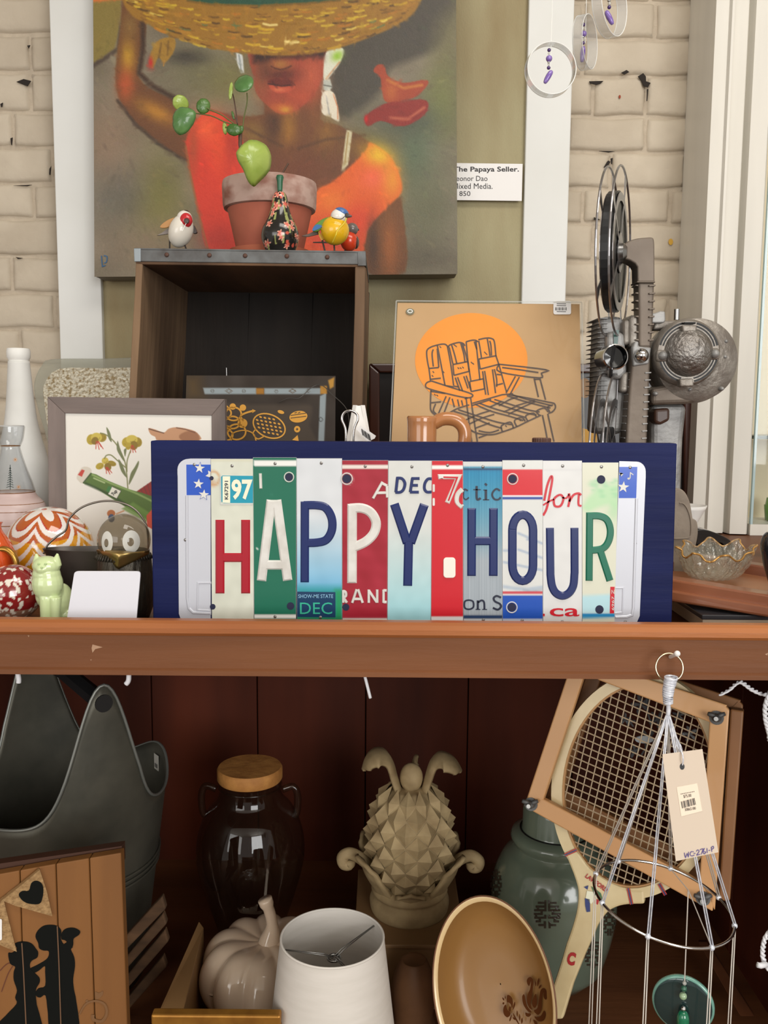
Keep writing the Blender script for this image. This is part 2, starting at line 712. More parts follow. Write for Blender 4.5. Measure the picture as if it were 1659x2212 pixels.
# ================================================================== materials used widely
random.seed(7)
m_brick = mat('painted_brick', (202, 190, 171), 0.75, rgb2=(184, 171, 152), nscale=9, bump=0.55, bscale=45, spec=0.25)
m_mortar = mat('painted_mortar', (193, 180, 161), 0.85, rgb2=(175, 162, 144), nscale=25, bump=0.9, bscale=70, spec=0.2)
m_dark_gap = mat('dark_gap', (42, 36, 32), 0.9)
m_white_paint = mat('white_paint', (224, 225, 222), 0.45, rgb2=(216, 216, 211), nscale=4, bump=0.05, bscale=30)
m_trim = mat('trim_paint', (222, 218, 208), 0.4, rgb2=(206, 202, 192), nscale=3, stretch=(4, 4, 0.5))
m_cab = mat('cabinet_wood', (94, 42, 24), 0.6, spec=.2, rgb2=(54, 23, 14), nscale=7, stretch=(1, 1, 0.12), bump=0.08, bscale=40)
m_cab_h = mat('shelf_wood', (132, 84, 52), 0.5, spec=.3, rgb2=(84, 50, 32), nscale=9, stretch=(0.12, 1, 1), bump=0.12, bscale=60, bstretch=(0.2, 2, 2))
m_bead = mat('worn_bead_wood', (172, 106, 58), 0.38, rgb2=(134, 76, 42), nscale=10, stretch=(0.15, 1, 1), bump=0.1, bscale=60, bstretch=(0.3, 2, 2))
m_white = mat('white_gloss', (238, 236, 232), 0.35)
m_paper = mat('paper_white', (238, 236, 234), 0.7)
m_black_ink = mat('black_ink', (30, 28, 28), 0.6)
m_chrome = mat('chrome', (215, 215, 215), 0.15, metal=1.0)
m_steel = mat('steel', (160, 160, 158), 0.3, metal=1.0)
m_darkwire = mat('dark_wire', (70, 66, 62), 0.4, metal=0.8)
m_vprint = mat('flat_print', 'vcol', 0.55)
m_vcanvas = mat('painted_canvas', 'vcol', 0.45, bump=0.12, bscale=400)
m_vgloss = mat('gloss_print', 'vcol', 0.18, coat=0.6)

ZS = 1.282       # top of the upper shelf board
ZL = 0.742      # things on the lower shelf board stand at this height

# ================================================================== floor, ceiling
struct(MB().box(-3.4, 3.4, -3.4, 1.76, -0.1, 0.0).build('floor', mat('floor_boards', (120, 92, 66), 0.5, rgb2=(96, 72, 50), nscale=4, stretch=(0.3, 3, 1))))
struct(MB().box(-3.4, 3.4, -3.4, 1.9, 2.9, 3.0).build('ceiling', mat('ceiling_paint', (225, 220, 210), 0.8)))

# ================================================================== brick wall
YW = 1.75
wall = thing('wall_back', 'old brick wall painted warm white behind the shelf', 'wall', (0, YW + 0.1, 0), kind='structure')
MB().box(-3.4, 3.4, YW + 0.008, YW + 0.2, 0, 2.9).build('mortar', m_mortar, wall)
rows_px = [-165, -84, -3, 78, 159, 246, 323, 402, 477, 559, 638, 716, 794, 872, 950, 1028, 1106, 1184, 1262]
left_j = {3: [62], 4: [62], 5: [25, 200], 6: [-55, 110], 7: [70], 8: [-40, 130], 9: [22], 10: [115], 11: [40], 12: [-30, 130], 2: [-20, 140], 1: [60], 0: [-10]}
right_j = {2: [1262, 1420], 3: [1262, 1560], 4: [1284, 1398, 1497], 5: [1398], 6: [1322], 7: [1262, 1451], 8: [1284, 1501], 9: [1360], 10: [1270, 1445], 11: [1340], 12: [1280, 1450]}


def zrow(py):
    return at(829, py, YW).z


def brick_mesh(x0, x1, z0, z1, rng):
    W, D = x1 - x0, z1 - z0
    us = [0, .003, .009] + [.009 + (W - .018) * i / 5 for i in range(1, 5)] + [W - .009, W - .003, W]
    vs = [0, .003, .009] + [.009 + (D - .018) * i / 3 for i in range(1, 3)] + [D - .009, D - .003, D]
    nx, nz = len(us), len(vs)
    mb = MB()
    ph = rng.uniform(0, 6)
    for j in range(nz):
        for i in range(nx):
            e = min(us[i], W - us[i], vs[j], D - vs[j])
            h = 0.013 if e <= 1e-9 else (0.0032 if e < .006 else (0.0007 if e < .0095 else 0.0))
            jz = .0016 * math.sin(us[i] * 55 + ph) + rng.uniform(-.0007, .0007)
            jx = rng.uniform(-.0012, .0012)
            mb.v.append((x0 + us[i] + jx, YW + h + rng.uniform(-.0008, .0008), z0 + vs[j] + jz))
    for j in range(nz - 1):
        for i in range(nx - 1):
            q = j * nx + i
            mb.f.append((q, q + 1, q + nx + 1, q + nx))
    return mb


rng = random.Random(3)
for r in range(len(rows_px) - 1):
    z1, z0 = zrow(rows_px[r]), zrow(rows_px[r + 1])
    lj = sorted(left_j.get(r, [rng.choice([10, 70, 110])]))
    rj = sorted(right_j.get(r, [1290 + rng.choice([0, 60, 120])]))
    js = list(lj)
    x = lj[0] - 165
    js = [x - 480 + rng.randint(-20, 20), x - 320, x - 160] + [x] + js
    span = rj[0] - lj[-1]
    n = max(1, round(span / 165))
    js += [lj[-1] + span * k / n for k in range(1, n)]
    js += rj
    while js[-1] < 1640:
        js.append(js[-1] + 165)
    for a, b in zip(js[:-1], js[1:]):
        if b - a < 30:
            continue
        xa, xb = at(a, rows_px[r], YW).x, at(b, rows_px[r], YW).x
        g = 0.0018
        brick_mesh(xa + g, xb - g, z0 + g, z1 - g, rng).build('brick', m_brick, wall, smooth=True, recalc=False)
WP = Pln.Y(YW)
ck = MB()
chips = [K2((990, 395), (1015, 378), (1030, 395), (1030, 420), (1055, 428), (1040, 450), (1020, 445), (1005, 415)),
         K2((740, 420), (812, 418), (800, 430), (775, 437), (745, 430)), K2((1262, 425), (1305, 422), (1290, 436), (1275, 440)),
         K2((815, 860), (835, 825), (850, 832), (830, 860)), K2((850, 815), (860, 812), (858, 845), (851, 840)),
         K2((1036, 460), (1042, 460), (1038, 520), (1033, 520)), K2((765, 1115), (795, 1128), (765, 1130)), K2((790, 776), (870, 778), (840, 784)),
         K2((1320, 1135), (1342, 1130), (1335, 1150), (1318, 1148)), K2((905, 376), (930, 362), (945, 372), (920, 385)),
         [(37, 178), (52, 172), (68, 176), (60, 187), (50, 183)], [(2, 226), (7, 223), (6, 232), (3, 232)], [(60, 100), (66, 99), (63, 106)],
         [(108, 366), (111, 360), (110, 378), (107, 378)], [(30, 402), (70, 400), (60, 403)], [(35, 556), (50, 558), (40, 560)], [(24, 300), (28, 298), (27, 315), (25, 313)]]
for c in chips:
    ck = MB().pp([(x + (i % 2) * .6, y) for i, (x, y) in enumerate(c)], WP, 0.002, 0.0035)
    ck.build('chipped_hole', m_dark_gap, wall)
MB().pp(ell(1448, 523, 5, 7, 10), WP, 0.001, 0.003).build('yellow_speck', mat('yellow_speck', (205, 160, 60), 0.7), wall)
MB().pp(ell(1338, 210, 2.2, 4, 8), WP, 0.001, 0.003).build('red_speck', mat('red_speck', (150, 60, 30), 0.7), wall)

# ================================================================== moulded door casing on the right
YT = 1.60
xs = [at(px, 620, YT).x for px in (1524, 1550, 1553, 1558, 1561, 1594, 1597, 1601, 1605, 1640)]
prof = [(xs[0], YW), (xs[0], YT + .012), (xs[1], YT + .008), (xs[2], YT), (xs[3], YT), (xs[4], YT + .012), (xs[5], YT + .014), (xs[6], YT + .026),
        (xs[7], YT + .026), (xs[8], YT + .004), (xs[9], YT), (xs[9] + .004, YT + .006), (xs[9] + .004, YW)]
mb = MB()
n = len(prof)
mb.add([(x, y, z) for z in (ZS + 0.002, 2.9) for x, y in prof], [tuple(range(n)), tuple(range(2 * n - 1, n - 1, -1))] + [(i, (i + 1) % n, (i + 1) % n + n, i + n) for i in range(n)])
struct(mb.build('trim_1', m_trim), 'cream painted moulded door casing beside the brick wall', 'trim')

# ================================================================== shelving cabinet
cab = thing('display_cabinet', 'long dark reddish wooden cabinet holding both shelves of curios', 'cabinet', (0, 0.8, 0))
zr1, zr0 = at(829, 1339, 0.812).z, at(829, 1463, 0.80).z
xl, xr = -0.78, 0.80
mb = MB()
hb = zr1 - zr0
sec = [(0.812, zr0), (0.8, zr0), (0.8, zr0 + .0045), (0.8035, zr0 + .006), (0.8035, zr1 - .0135), (0.812, zr1 - .0135)]
n = len(sec)
mb.add([(x, y, z) for x in (xl, xr) for y, z in sec], [tuple(range(n)), tuple(range(2 * n - 1, n - 1, -1))] + [(i, (i + 1) % n, (i + 1) % n + n, i + n) for i in range(n)])
mb.build('front_rail', m_cab_h, cab)
sec = [(0.812, zr1 - .0137), (0.801, zr1 - .0137), (0.7975, zr1 - .0105), (0.7975, zr1 - .006), (0.7995, zr1 - .002), (0.803, zr1), (0.812, zr1)]
n = len(sec)
mb = MB()
mb.add([(x, y, z) for x in (xl, xr) for y, z in sec], [tuple(range(n)), tuple(range(2 * n - 1, n - 1, -1))] + [(i, (i + 1) % n, (i + 1) % n + n, i + n) for i in range(n)])
lab(mb.build('rail_bead', m_bead, cab), 'worn orange-brown rounded bead along the rail top')
MB().box(xl, xr, 0.812, YW - .002, zr0 + .004, ZS - .0005).build('shelf_board', m_cab_h, cab)
MB().box(xl, xr, 0.80, 1.47, ZL - .03, ZL - .0008).build('lower_shelf_board', m_cab_h, cab)
seams = [-250, -120, 105, 331, 557, 789, 1008, 1235, 1461]
for a, b in zip(seams[:-1], seams[1:]):
    xa, xb = at(a, 1700, 1.45).x, at(b, 1700, 1.45).x
    MB().box(xa + .0008, xb - .0008, 1.45, 1.468, 0.1, zr0 + .004).build('back_plank', m_cab, cab, bevel=.0015)
XR = at(1461, 1700, 1.45).x
MB().box(xl - .02, XR + .02, 1.469, 1.476, 0.1, zr0 + .004).build('back_panel', m_cab, cab)  # unseen backing added behind the planks to close a light gap
m_side = m_cab
for a, b in ((0.80, 0.99), (0.99, 1.2), (1.2, 1.45)):
    MB().box(XR, XR + .02, a + .0008, b - .0008, 0.1, zr0 + .004).build('side_plank', m_side, cab, bevel=.0015)
MB().box(xl - .02, xl, 0.80, 1.45, 0.1, zr0 + .02).build('side_panel', m_side, cab)
MB().box(XR + .02, XR + .06, 0.80, 0.85, 0.0, zr0).build('corner_post', m_side, cab)
MB().box(xl - .02, xl + .02, 0.80, 0.85, 0.0, 0.1).build('corner_post', m_side, cab)
RP = Pln.Y(0.8035)
for pts in ([(200, 1392), (222, 1398), (206, 1402), (200, 1410), (198, 1400)], [(60, 1372), (64, 1373), (62, 1376)], [(1652, 1413), (1659, 1410), (1657, 1416)], [(195, 1425), (198, 1424), (197, 1427)]):
    lab(MB().pp(pts, RP, .0004, .0003).build('scuff', mat('scuff_wood', (176, 140, 112), 0.7), cab), 'pale scuff in the rail')

# ================================================================== white framed sage panel
YP = 1.69
pan = thing('fabric_screen', 'tall white framed screen covered in mottled sage green fabric, leaning on brick wall', 'screen', (0, YP, ZS))
MB().box(at(126, 640, YP).x, at(219, 640, YP).x, YP, YP + .045, ZS, 2.6).build('stile', m_white_paint, pan, bevel=.002)
MB().box(at(1127, 640, YP).x, at(1222, 640, YP).x, YP, YP + .045, ZS, 2.6).build('stile', m_white_paint, pan, bevel=.002)
xa, xb = at(219, 640, YP).x, at(1127, 640, YP).x
MB().box(xa, xb, YP, YP + .045, 2.5, 2.6).build('rail', m_white_paint, pan, bevel=.002)
MB().box(xa, xb, YP, YP + .045, ZS, ZS + .09).build('rail', m_white_paint, pan, bevel=.002)
m_sage = mat('sage_fabric', (172, 164, 130), 0.8, rgb2=(148, 132, 98), nscale=5, stretch=(2.2, 1, 0.6), bump=0.3, bscale=300, lo=.3, hi=.75)
MB().box(xa, xb, YP + .012, YP + .04, ZS + .09, 2.5).build('sage_infill', m_sage, pan)

# ================================================================== painting
YC = 1.635
pt = thing('canvas_painting', 'unframed canvas painting of a woman carrying a broad straw basket on her head', 'painting', at(595, 595, YC))
CP = Pln.Y(YC)
quad = [(201, -70), (985, -70), (988, 592), (204, 598)]
MB().pp(quad, CP, YP - YC - .001, -.0006).build('stretched_canvas', mat('canvas_edge', (120, 112, 98), 0.7), pt, bevel=.003)
P = Paint(quad, 400, 340, (132, 122, 104))
P.noise(7, 160, 1)
P.poly(K1((620, 700), (1040, 700), (1040, 1100), (600, 1100)), (150, 70, 44), 6)
k = K1
P.blob(*k((330, 900))[0], 60, 120, (128, 124, 56), .75)
P.blob(*k((140, 830))[0], 60, 70, (104, 102, 92), .8)
P.blob(*k((110, 620))[0], 70, 90, (150, 126, 104), .8)
P.blob(*k((620, 350))[0], 75, 55, (128, 122, 72), .8)
P.blob(*k((480, 300))[0], 60, 60, (112, 108, 80), .7)
P.poly(k((30, -40), (165, -40), (165, 60), (150, 160), (135, 215), (40, 290)), (140, 124, 66), 3)
P.poly(k((30, -200), (190, -200), (170, -2), (30, 10)), (205, 120, 60), 3)
P.line(k((40, 288), (90, 258), (150, 215)), 9, (88, 74, 62), 3)
P.line(k((150, 215), (160, 120), (190, 20)), 5, (92, 82, 72), 2)
# shadow side behind the basket
P.poly(spline(k((1080, 180), (1300, 60), (1500, -60), (1660, -60), (1630, 60), (1560, 200), (1440, 260), (1340, 300), (1300, 400), (1130, 520), (1080, 400)), 6), (84, 78, 68), 10)
P.poly(k((1560, 100), (1660, -20), (1660, 620), (1560, 600), (1500, 400)), (120, 114, 82), 25, .9)
P.blob(*k((1560, 450))[0], 40, 80, (124, 130, 74), .7)
P.blob(*k((1450, 680))[0], 45, 90, (92, 112, 88), .9)
P.blob(*k((1500, 900))[0], 70, 120, (112, 112, 84), .8)
P.blob(*k((1250, 620))[0], 60, 40, (110, 108, 70), .7)
P.blob(*k((1500, 1130))[0], 110, 30, (104, 96, 78), .8)
P.blob(*k((300, 1080))[0], 130, 60, (138, 120, 100), .8)
# raised arm
arm = spline(k((180, -20), (160, 130), (140, 330), (160, 440), (230, 540), (330, 625), (430, 690), (470, 700), (520, 560), (420, 450), (290, 385), (240, 325), (252, 220), (275, 120), (250, 20)), 5, True)
P.poly(arm, (116, 76, 44), 2.5)
P.blob(*k((195, 250))[0], 16, 40, (188, 148, 48), .95)
P.blob(*k((185, 370))[0], 18, 34, (190, 92, 50), .9)
P.blob(*k((320, 490))[0], 45, 18, (186, 134, 48), .9, .5)
P.blob(*k((205, 110))[0], 20, 30, (140, 110, 60), .8)
P.line(k((258, 60), (262, 200), (245, 320), (300, 375), (420, 440)), 10, (74, 52, 36), 4)
P.line(k((150, 440), (230, 545), (330, 630), (440, 700)), 6, (78, 60, 46), 3)
# chest and neck
P.poly(spline(k((540, 490), (640, 500), (790, 500), (790, 380), (1035, 380), (1035, 520), (1110, 545), (1250, 620), (1230, 680), (1130, 760), (1030, 850), (620, 840), (670, 720)), 3, True), (116, 74, 46), 2.5)
P.blob(*k((890, 560))[0], 22, 40, (170, 122, 48), .85)
P.blob(*k((1060, 580))[0], 30, 45, (150, 110, 50), .7)
P.blob(*k((740, 580))[0], 40, 30, (142, 112, 56), .8)
P.blob(*k((830, 540))[0], 20, 40, (82, 52, 36), .8)
P.blob(*k((1010, 480))[0], 16, 45, (130, 84, 48), .8)
P.blob(*k((930, 740))[0], 70, 35, (124, 74, 48), .8)
P.line(k((710, 560), (790, 600), (870, 640)), 5, (92, 62, 40), 3, .7)
P.line(k((1230, 590), (1060, 610), (940, 650)), 5, (92, 62, 40), 3, .7)
P.blob(*k((1190, 640))[0], 30, 30, (126, 92, 46), .8)
# red wrap
P.poly(spline(k((448, 620), (500, 520), (560, 488), (630, 515), (690, 600), (720, 760), (640, 900), (680, 1100), (550, 1100), (508, 950), (468, 760)), 4, True), (212, 66, 42), 2.5)
P.blob(*k((540, 560))[0], 30, 36, (230, 104, 58), .85)
P.blob(*k((480, 640))[0], 12, 60, (176, 84, 48), .8)
P.blob(*k((640, 620))[0], 22, 50, (170, 56, 38), .7)
P.blob(*k((590, 640))[0], 20, 60, (236, 92, 44), .6)
P.blob(*k((590, 1040))[0], 40, 30, (186, 62, 50), .7)
P.line(k((448, 640), (468, 760), (508, 950), (545, 1090)), 4, (150, 110, 62), 2, .8)
P.poly(spline(k((1255, 622), (1330, 670), (1362, 715), (1392, 800), (1380, 860), (1290, 950), (1240, 1010), (1235, 1095), (940, 1095), (1010, 850), (1080, 800), (1180, 715), (1235, 655)), 4, True), (222, 108, 44), 2.5)
P.blob(*k((1290, 680))[0], 34, 26, (226, 188, 48), .95, .5)
P.blob(*k((1270, 780))[0], 34, 26, (232, 112, 78), .9)
P.blob(*k((1350, 790))[0], 22, 40, (226, 164, 52), .7)
P.blob(*k((1080, 1040))[0], 70, 40, (200, 70, 52), .9)
P.blob(*k((1190, 960))[0], 50, 40, (216, 74, 46), .8)
P.blob(*k((1090, 880))[0], 34, 28, (230, 132, 52), .8)
P.poly(spline(k((1384, 860), (1394, 900), (1408, 1188), (1240, 1188), (1236, 1040), (1270, 970), (1320, 915)), 4, True), (122, 78, 36), 2.5)
P.blob(*k((1340, 1080))[0], 18, 60, (170, 102, 44), .8)
P.blob(*k((1265, 1080))[0], 12, 60, (78, 52, 34), .8)
# strap
P.poly(k((1150, 568), (1176, 572), (1157, 720), (1128, 748)), (206, 196, 164), 1.2)
P.line(k((1158, 580), (1142, 720)), 2, (160, 130, 70), 1)
# face
face = spline(k((742, 200), (742, 330), (758, 410), (815, 470), (870, 500), (930, 482), (1000, 424), (1048, 330), (1060, 200)), 5, True)
P.poly(face, (160, 76, 54), 2.0)
P.blob(*k((775, 330))[0], 18, 60, (150, 92, 60), .85)
P.blob(*k((1000, 330))[0], 28, 50, (186, 96, 66), .9)
P.blob(*k((870, 470))[0], 26, 12, (196, 112, 56), .9)
P.blob(*k((885, 480))[0], 12, 7, (206, 160, 60), .8)
P.blob(*k((865, 325))[0], 36, 14, (94, 44, 34), .9)
P.blob(*k((800, 290))[0], 20, 30, (104, 62, 44), .7)
P.blob(*k((950, 420))[0], 30, 18, (186, 88, 56), .7)
P.poly(k((735, 190), (1062, 190), (1062, 255), (990, 250), (900, 255), (820, 262), (745, 275)), (58, 34, 28), 8, .95)
P.blob(*k((862, 282))[0], 22, 12, (168, 116, 60), .95)
P.line(k((822, 290), (835, 298), (862, 305), (890, 298), (908, 288)), 3, (92, 48, 32), 1.5)
P.poly(spline(k((805, 358), (845, 340), (868, 350), (890, 342), (925, 368), (870, 374)), 4, True), (112, 46, 36), 1.5)
P.poly(spline(k((812, 372), (868, 378), (924, 374), (905, 398), (860, 408), (830, 398)), 4, True), (188, 88, 62), 1.5)
P.line(k((808, 366), (868, 376), (925, 371)), 3, (74, 32, 28), 1)
P.blob(*k((855, 392))[0], 14, 4, (214, 126, 86), .8)
# head scarf tails
P.poly(k((668, 230), (696, 240), (703, 318), (688, 320), (672, 275)), (206, 208, 204), 1.2)
P.line(k((680, 240), (690, 310)), 2, (120, 130, 130), 1)
P.poly(spline(k((1055, 250), (1080, 212), (1135, 212), (1128, 262), (1095, 312), (1052, 352)), 4, True), (216, 216, 200), 1.2)
P.blob(*k((1110, 245))[0], 13, 10, (150, 190, 62), .95, -.6)
P.line(k((1120, 270), (1060, 345)), 2, (196, 132, 80), 1)
P.poly(k((1048, 352), (1078, 345), (1088, 380), (1075, 400), (1046, 392)), (188, 190, 180), 1.2)
P.line(k((1050, 372), (1085, 378)), 2.5, (110, 110, 100), 1)
P.poly(spline(k((1046, 405), (1092, 404), (1110, 460), (1118, 530), (1085, 515), (1042, 490)), 4, True), (222, 214, 196), 1.2)
P.line(k((1092, 410), (1112, 470), (1112, 520)), 2, (206, 134, 92), 1)
P.line(k((1062, 420), (1075, 500)), 2, (150, 150, 150), 1.5)
# hens
P.blob(*k((450, 250))[0], 48, 16, (70, 64, 56), .8)
P.poly(spline(k((288, 280), (300, 215), (335, 172), (395, 165), (402, 205), (380, 250), (352, 275), (328, 250), (305, 298)), 3, True), (164, 128, 52), 1.5)
P.blob(*k((294, 275))[0], 5, 12, (190, 46, 44), 1)
P.line(k((340, 190), (330, 250)), 3, (112, 84, 40), 2)
P.line(k((372, 180), (368, 240)), 3, (120, 90, 40), 2)
P.line(k((355, 265), (350, 288)), 2, (186, 138, 62), 1)
P.blob(*k((1400, 525))[0], 75, 34, (84, 90, 72), .85)
P.poly(spline(k((1268, 312), (1285, 284), (1316, 286), (1332, 332), (1400, 362), (1495, 348), (1502, 375), (1440, 428), (1330, 448), (1306, 400), (1297, 335)), 4, True), (166, 76, 46), 1.5)
P.line(k((1330, 350), (1400, 385), (1480, 372)), 5, (196, 130, 62), 3)
P.blob(*k((1345, 400))[0], 14, 20, (196, 122, 62), .6)
P.poly(spline(k((1230, 530), (1238, 502), (1312, 455), (1400, 440), (1500, 440), (1492, 500), (1400, 552), (1300, 528), (1248, 552)), 4, True), (146, 48, 38), 1.5)
P.line(k((1340, 515), (1420, 520), (1490, 470)), 5, (190, 112, 84), 3)
P.blob(*k((1236, 520))[0], 4, 8, (196, 30, 30), 1)
# basket
bk = spline(k((140, -60), (200, 55), (290, 112), (420, 170), (560, 210), (700, 232), (850, 244), (1000, 236), (1130, 206), (1260, 160), (1370, 110), (1450, 50), (1500, -60)), 6)
P.poly(bk + k((1500, -150), (140, -150)), (158, 118, 44), 2.5)
r_ = random.Random(5)
cols = [(196, 160, 44), (112, 80, 30), (176, 130, 48), (138, 98, 36), (206, 178, 58), (92, 66, 28), (184, 122, 40), (222, 200, 104), (150, 112, 30), (98, 122, 84)]
wts = [14, 12, 14, 12, 9, 8, 10, 3, 10, 2]
for i in range(330):
    a = r_.uniform(-1, 1)
    d = r_.uniform(0.02, 1)
    bx = 820 + a * (660 - 40 * d)
    by = -60 + (300 * math.sqrt(max(0, 1 - a * a * 0.96))) * d ** 0.75
    sl = -a * 0.55 * d
    ln = r_.uniform(18, 55)
    x0, y0 = bx - ln / 2, by + sl * ln / 2 * -1
    x1, y1 = bx + ln / 2, by + sl * ln / 2
    if by > 236 * math.sqrt(max(0, 1 - ((bx - 840) / 690) ** 2)) - 4:
        continue
    P.line(k((x0, y0), ((x0 + x1) / 2, (y0 + y1) / 2 + 3), (x1, y1)), r_.uniform(2, 5), r_.choices(cols, wts)[0], 1.3, .85)
for x, y in ((840, 212), (910, 184), (800, 128), (815, 108), (740, 115), (740, 195), (960, 150)):
    P.line(k((x - 28, y - 4), (x, y + 2), (x + 30, y)), 5, (226, 206, 138) if x % 20 else (206, 170, 50), 1.3, .95)
P.poly(k((440, -60), (455, 2), (560, 18), (760, 24), (960, 14), (1120, 0), (1160, -60)), (46, 88, 68), 3)
P.line(k((455, 4), (560, 20), (760, 26), (960, 16), (1120, 2)), 4, (128, 96, 36), 2)
P.C = 255 * (P.C / 255) ** 1.16
P.brush(2200, 4, 8, 3.2, .06, .5, lambda x, y: 1.1 + .9 * math.sin(x * .012) + .7 * math.cos(y * .014))
P.grain(2.2, 3)
P.build('painted_face', CP, m_vcanvas, pt)
sg = MB()
sg.stroke(K1((80, 1118), (84, 1165), (98, 1160)), 2.4, CP, .0012)
sg.stroke(spline(K1((90, 1118), (104, 1122), (102, 1145), (92, 1150)), 4), 2.4, CP, .0012)
lab(sg.build('signature', mat('blue_ink', (52, 92, 130), 0.6), pt), 'blue painted monogram')

# title card
YK = YP - .0008
KP = Pln.Y(YK)
cd = thing('title_card', 'small white printed title card fixed beside the canvas', 'card', at(1057, 434, YK))
MB().pp([(968, 352), (1129, 354), (1127, 434), (968, 432)], KP, .0006).build('card', m_paper, cd)
tx = MB()
text_mb(tx, 'The Papaya Seller.', (979, 360, 1121, 374), KP, .0004, bold=.02)
tx.build('title', mat('card_ink', (58, 56, 58), 0.7), cd)
tx = MB()
text_mb(tx, 'Leonor Dao', (979, 380, 1053, 391), KP, .0004)
text_mb(tx, 'Mixed Media.', (979, 396, 1064, 408), KP, .0004)
text_mb(tx, '$ 850', (979, 413, 1016, 425), KP, .0004)
tx.build('details', MATS['card_ink'], cd)
# ================================================================== licence plate sign
YB = 0.862
SP = Pln.Y(YB)
sign = thing('licence_plate_sign', 'navy wooden sign spelling a greeting in strips of old licence plates', 'sign', (at(890, 1380, YB).x, YB, ZS))
m_navy = mat('navy_stain', (28, 36, 84), 0.5, rgb2=(18, 24, 62), spec=.15, nscale=14, stretch=(0.15, 1, 1.6), bump=0.12, bscale=60, bstretch=(0.15, 1, 2))
bz = ZS + .0004
c = [SP.p(325, 952), SP.p(1463, 958), SP.p(1450, 1383), SP.p(331, 1378)]
c[2].z = c[3].z = bz
MB().prism3(c, (0, .02, 0)).build('board', m_navy, sign, bevel=.0012)
m_holed = mat('navy_hole', (26, 30, 62), 0.6)
m_pin = mat('pin_metal', (150, 148, 145), 0.35, metal=0.9)
PLO = 0.0013          # plate faces stand this far off the board
T, B = 'top', 'bot'


def plate(nm, tl, tr, bl, br, yt, yb, base, draw=None, lift=0.0, outline=None, label=None, nx=26, ny=90, rough='sat'):
    """one strip of plate with turned edges; print on its face is a fine colour grid"""
    holder = MB()
    poly = outline or [(tl, yt), (tr, yt), (br, yb), (bl, yb)]
    holder.pp(poly, SP, .0009, PLO + lift - .0002)
    o = holder.build('plate', mat('plate_edge', (205, 206, 204), 0.4, metal=.2), sign)
    if label:
        lab(o, label)
    pr = Paint([(tl + .4, yt + .4), (tr - .4, yt + .4), (br - .4, yb - .4), (bl + .4, yb - .4)], nx, ny, base)
    if draw:
        draw(pr)
    pr.build('plate_face', SP, m_vplate, o, off=PLO + lift)
    return o


m_vplate = mat('plate_enamel', 'vcol', 0.38, coat=0.1, bump=.03, bscale=25)


def ink(nm, rgb, rough=.3):
    return mat(nm, rgb, rough, coat=.2)


m_red = ink('plate_red', (168, 22, 42)); m_wht = mat('plate_white', (222, 221, 216), .35, rgb2=(202, 199, 192), nscale=60)
m_blu = ink('plate_navy', (26, 42, 98)); m_grn = ink('plate_green', (18, 108, 84)); m_blk = ink('plate_ink', (38, 44, 62))
m_scr = ink('plate_script_red', (200, 28, 44)); m_tealink = ink('plate_teal', (58, 176, 146)); m_lblue = ink('plate_pale_blue', (140, 190, 220))
m_cream = ink('sticker_cream', (236, 236, 210))


def letter(par, mt, strokes, w, lift=0.0, h=.0013, bev=.32, name='letter'):
    mb = MB()
    for i, st in enumerate(reversed(strokes)):
        mb.stroke(st, w, SP, PLO + lift + i * .00005, h, bev)
    return mb.build(name, mt, par)


def hole(par, x, y, r=8, lift=0.0, rim=True):
    MB().pp(ell(x, y, r, r * 1.02, 18), SP, .0003, PLO + lift + .0003).build('bolt_hole', m_holed, par)
    if rim:
        mb = MB().stroke(ell(x, y, r * 1.25, r * 1.28, 22), 2.4, SP, PLO + lift + .0002, .0005, .5, closed=True)
        mb.build('hole_rim', m_wht, par)


def pin(par, x, y, lift=0.0):
    p = SP.p(x, y, PLO + lift)
    MB().sphere(p, (.0016, .0009, .0016), 10, 6).build('nail', m_pin, par)


YT_, YBt = 990, 1345
# ---- left end cap
ol = [(455.5, 990.5), (455.5, 1345), (398, 1345), (390, 1334), (387, 1325), (384.5, 1030), (384, 1022)] + ell(408, 1014, 24, 23, 6, 0, PI, 1.5 * PI) + [(412, 990.5)]


def d0(p):
    p.poly(K4((230, 203), (375, 203), (375, 385), (232, 385)), (28, 78, 188), .8)


pr = MB().pp(ol, SP, .0009, PLO)
cap = pr.build('plate', mat('plate_silver', (200, 203, 212), .35, metal=.15), sign)
lab(cap, 'rounded left end of a plate with white stars on blue')
MB().pp(K4((230, 203), (375, 203), (375, 385), (232, 385)), SP, .0002, PLO + .0002).build('blue_field', ink('plate_royal', (30, 82, 190)), cap)
for x, y, r in ((310, 224, 34), (303, 318, 34), (335, 382, 34)):
    MB().pp(starpoly(*K4((x, y))[0], r / 2.765 * 1.12, .1), SP, .0002, PLO + .0004).build('star_outline', ink('plate_royal', (30, 82, 190)), cap)
    MB().pp(starpoly(*K4((x, y))[0], r / 2.765 * .95, .1), SP, .0002, PLO + .0007).build('star', m_wht, cap)
MB().pp(K4((345, 270), (362, 258), (360, 238), (375, 246), (375, 280), (362, 276)), SP, .0002, PLO + .0006).build('star', m_wht, cap)
MB().stroke(K4((234, 385), (236, 1000), (245, 1060), (270, 1085), (378, 1090)), 7, SP, PLO, .0011, .6).build('embossed_ridge', MATS['plate_silver'], cap)
MB().stroke(K4((378, 908), (300, 908), (296, 1070), (378, 1075)), 5, SP, PLO, .0007, .6).build('embossed_frame', MATS['plate_silver'], cap)
pin(cap, *K4((278, 203))[0]); pin(cap, *K4((224, 652))[0])


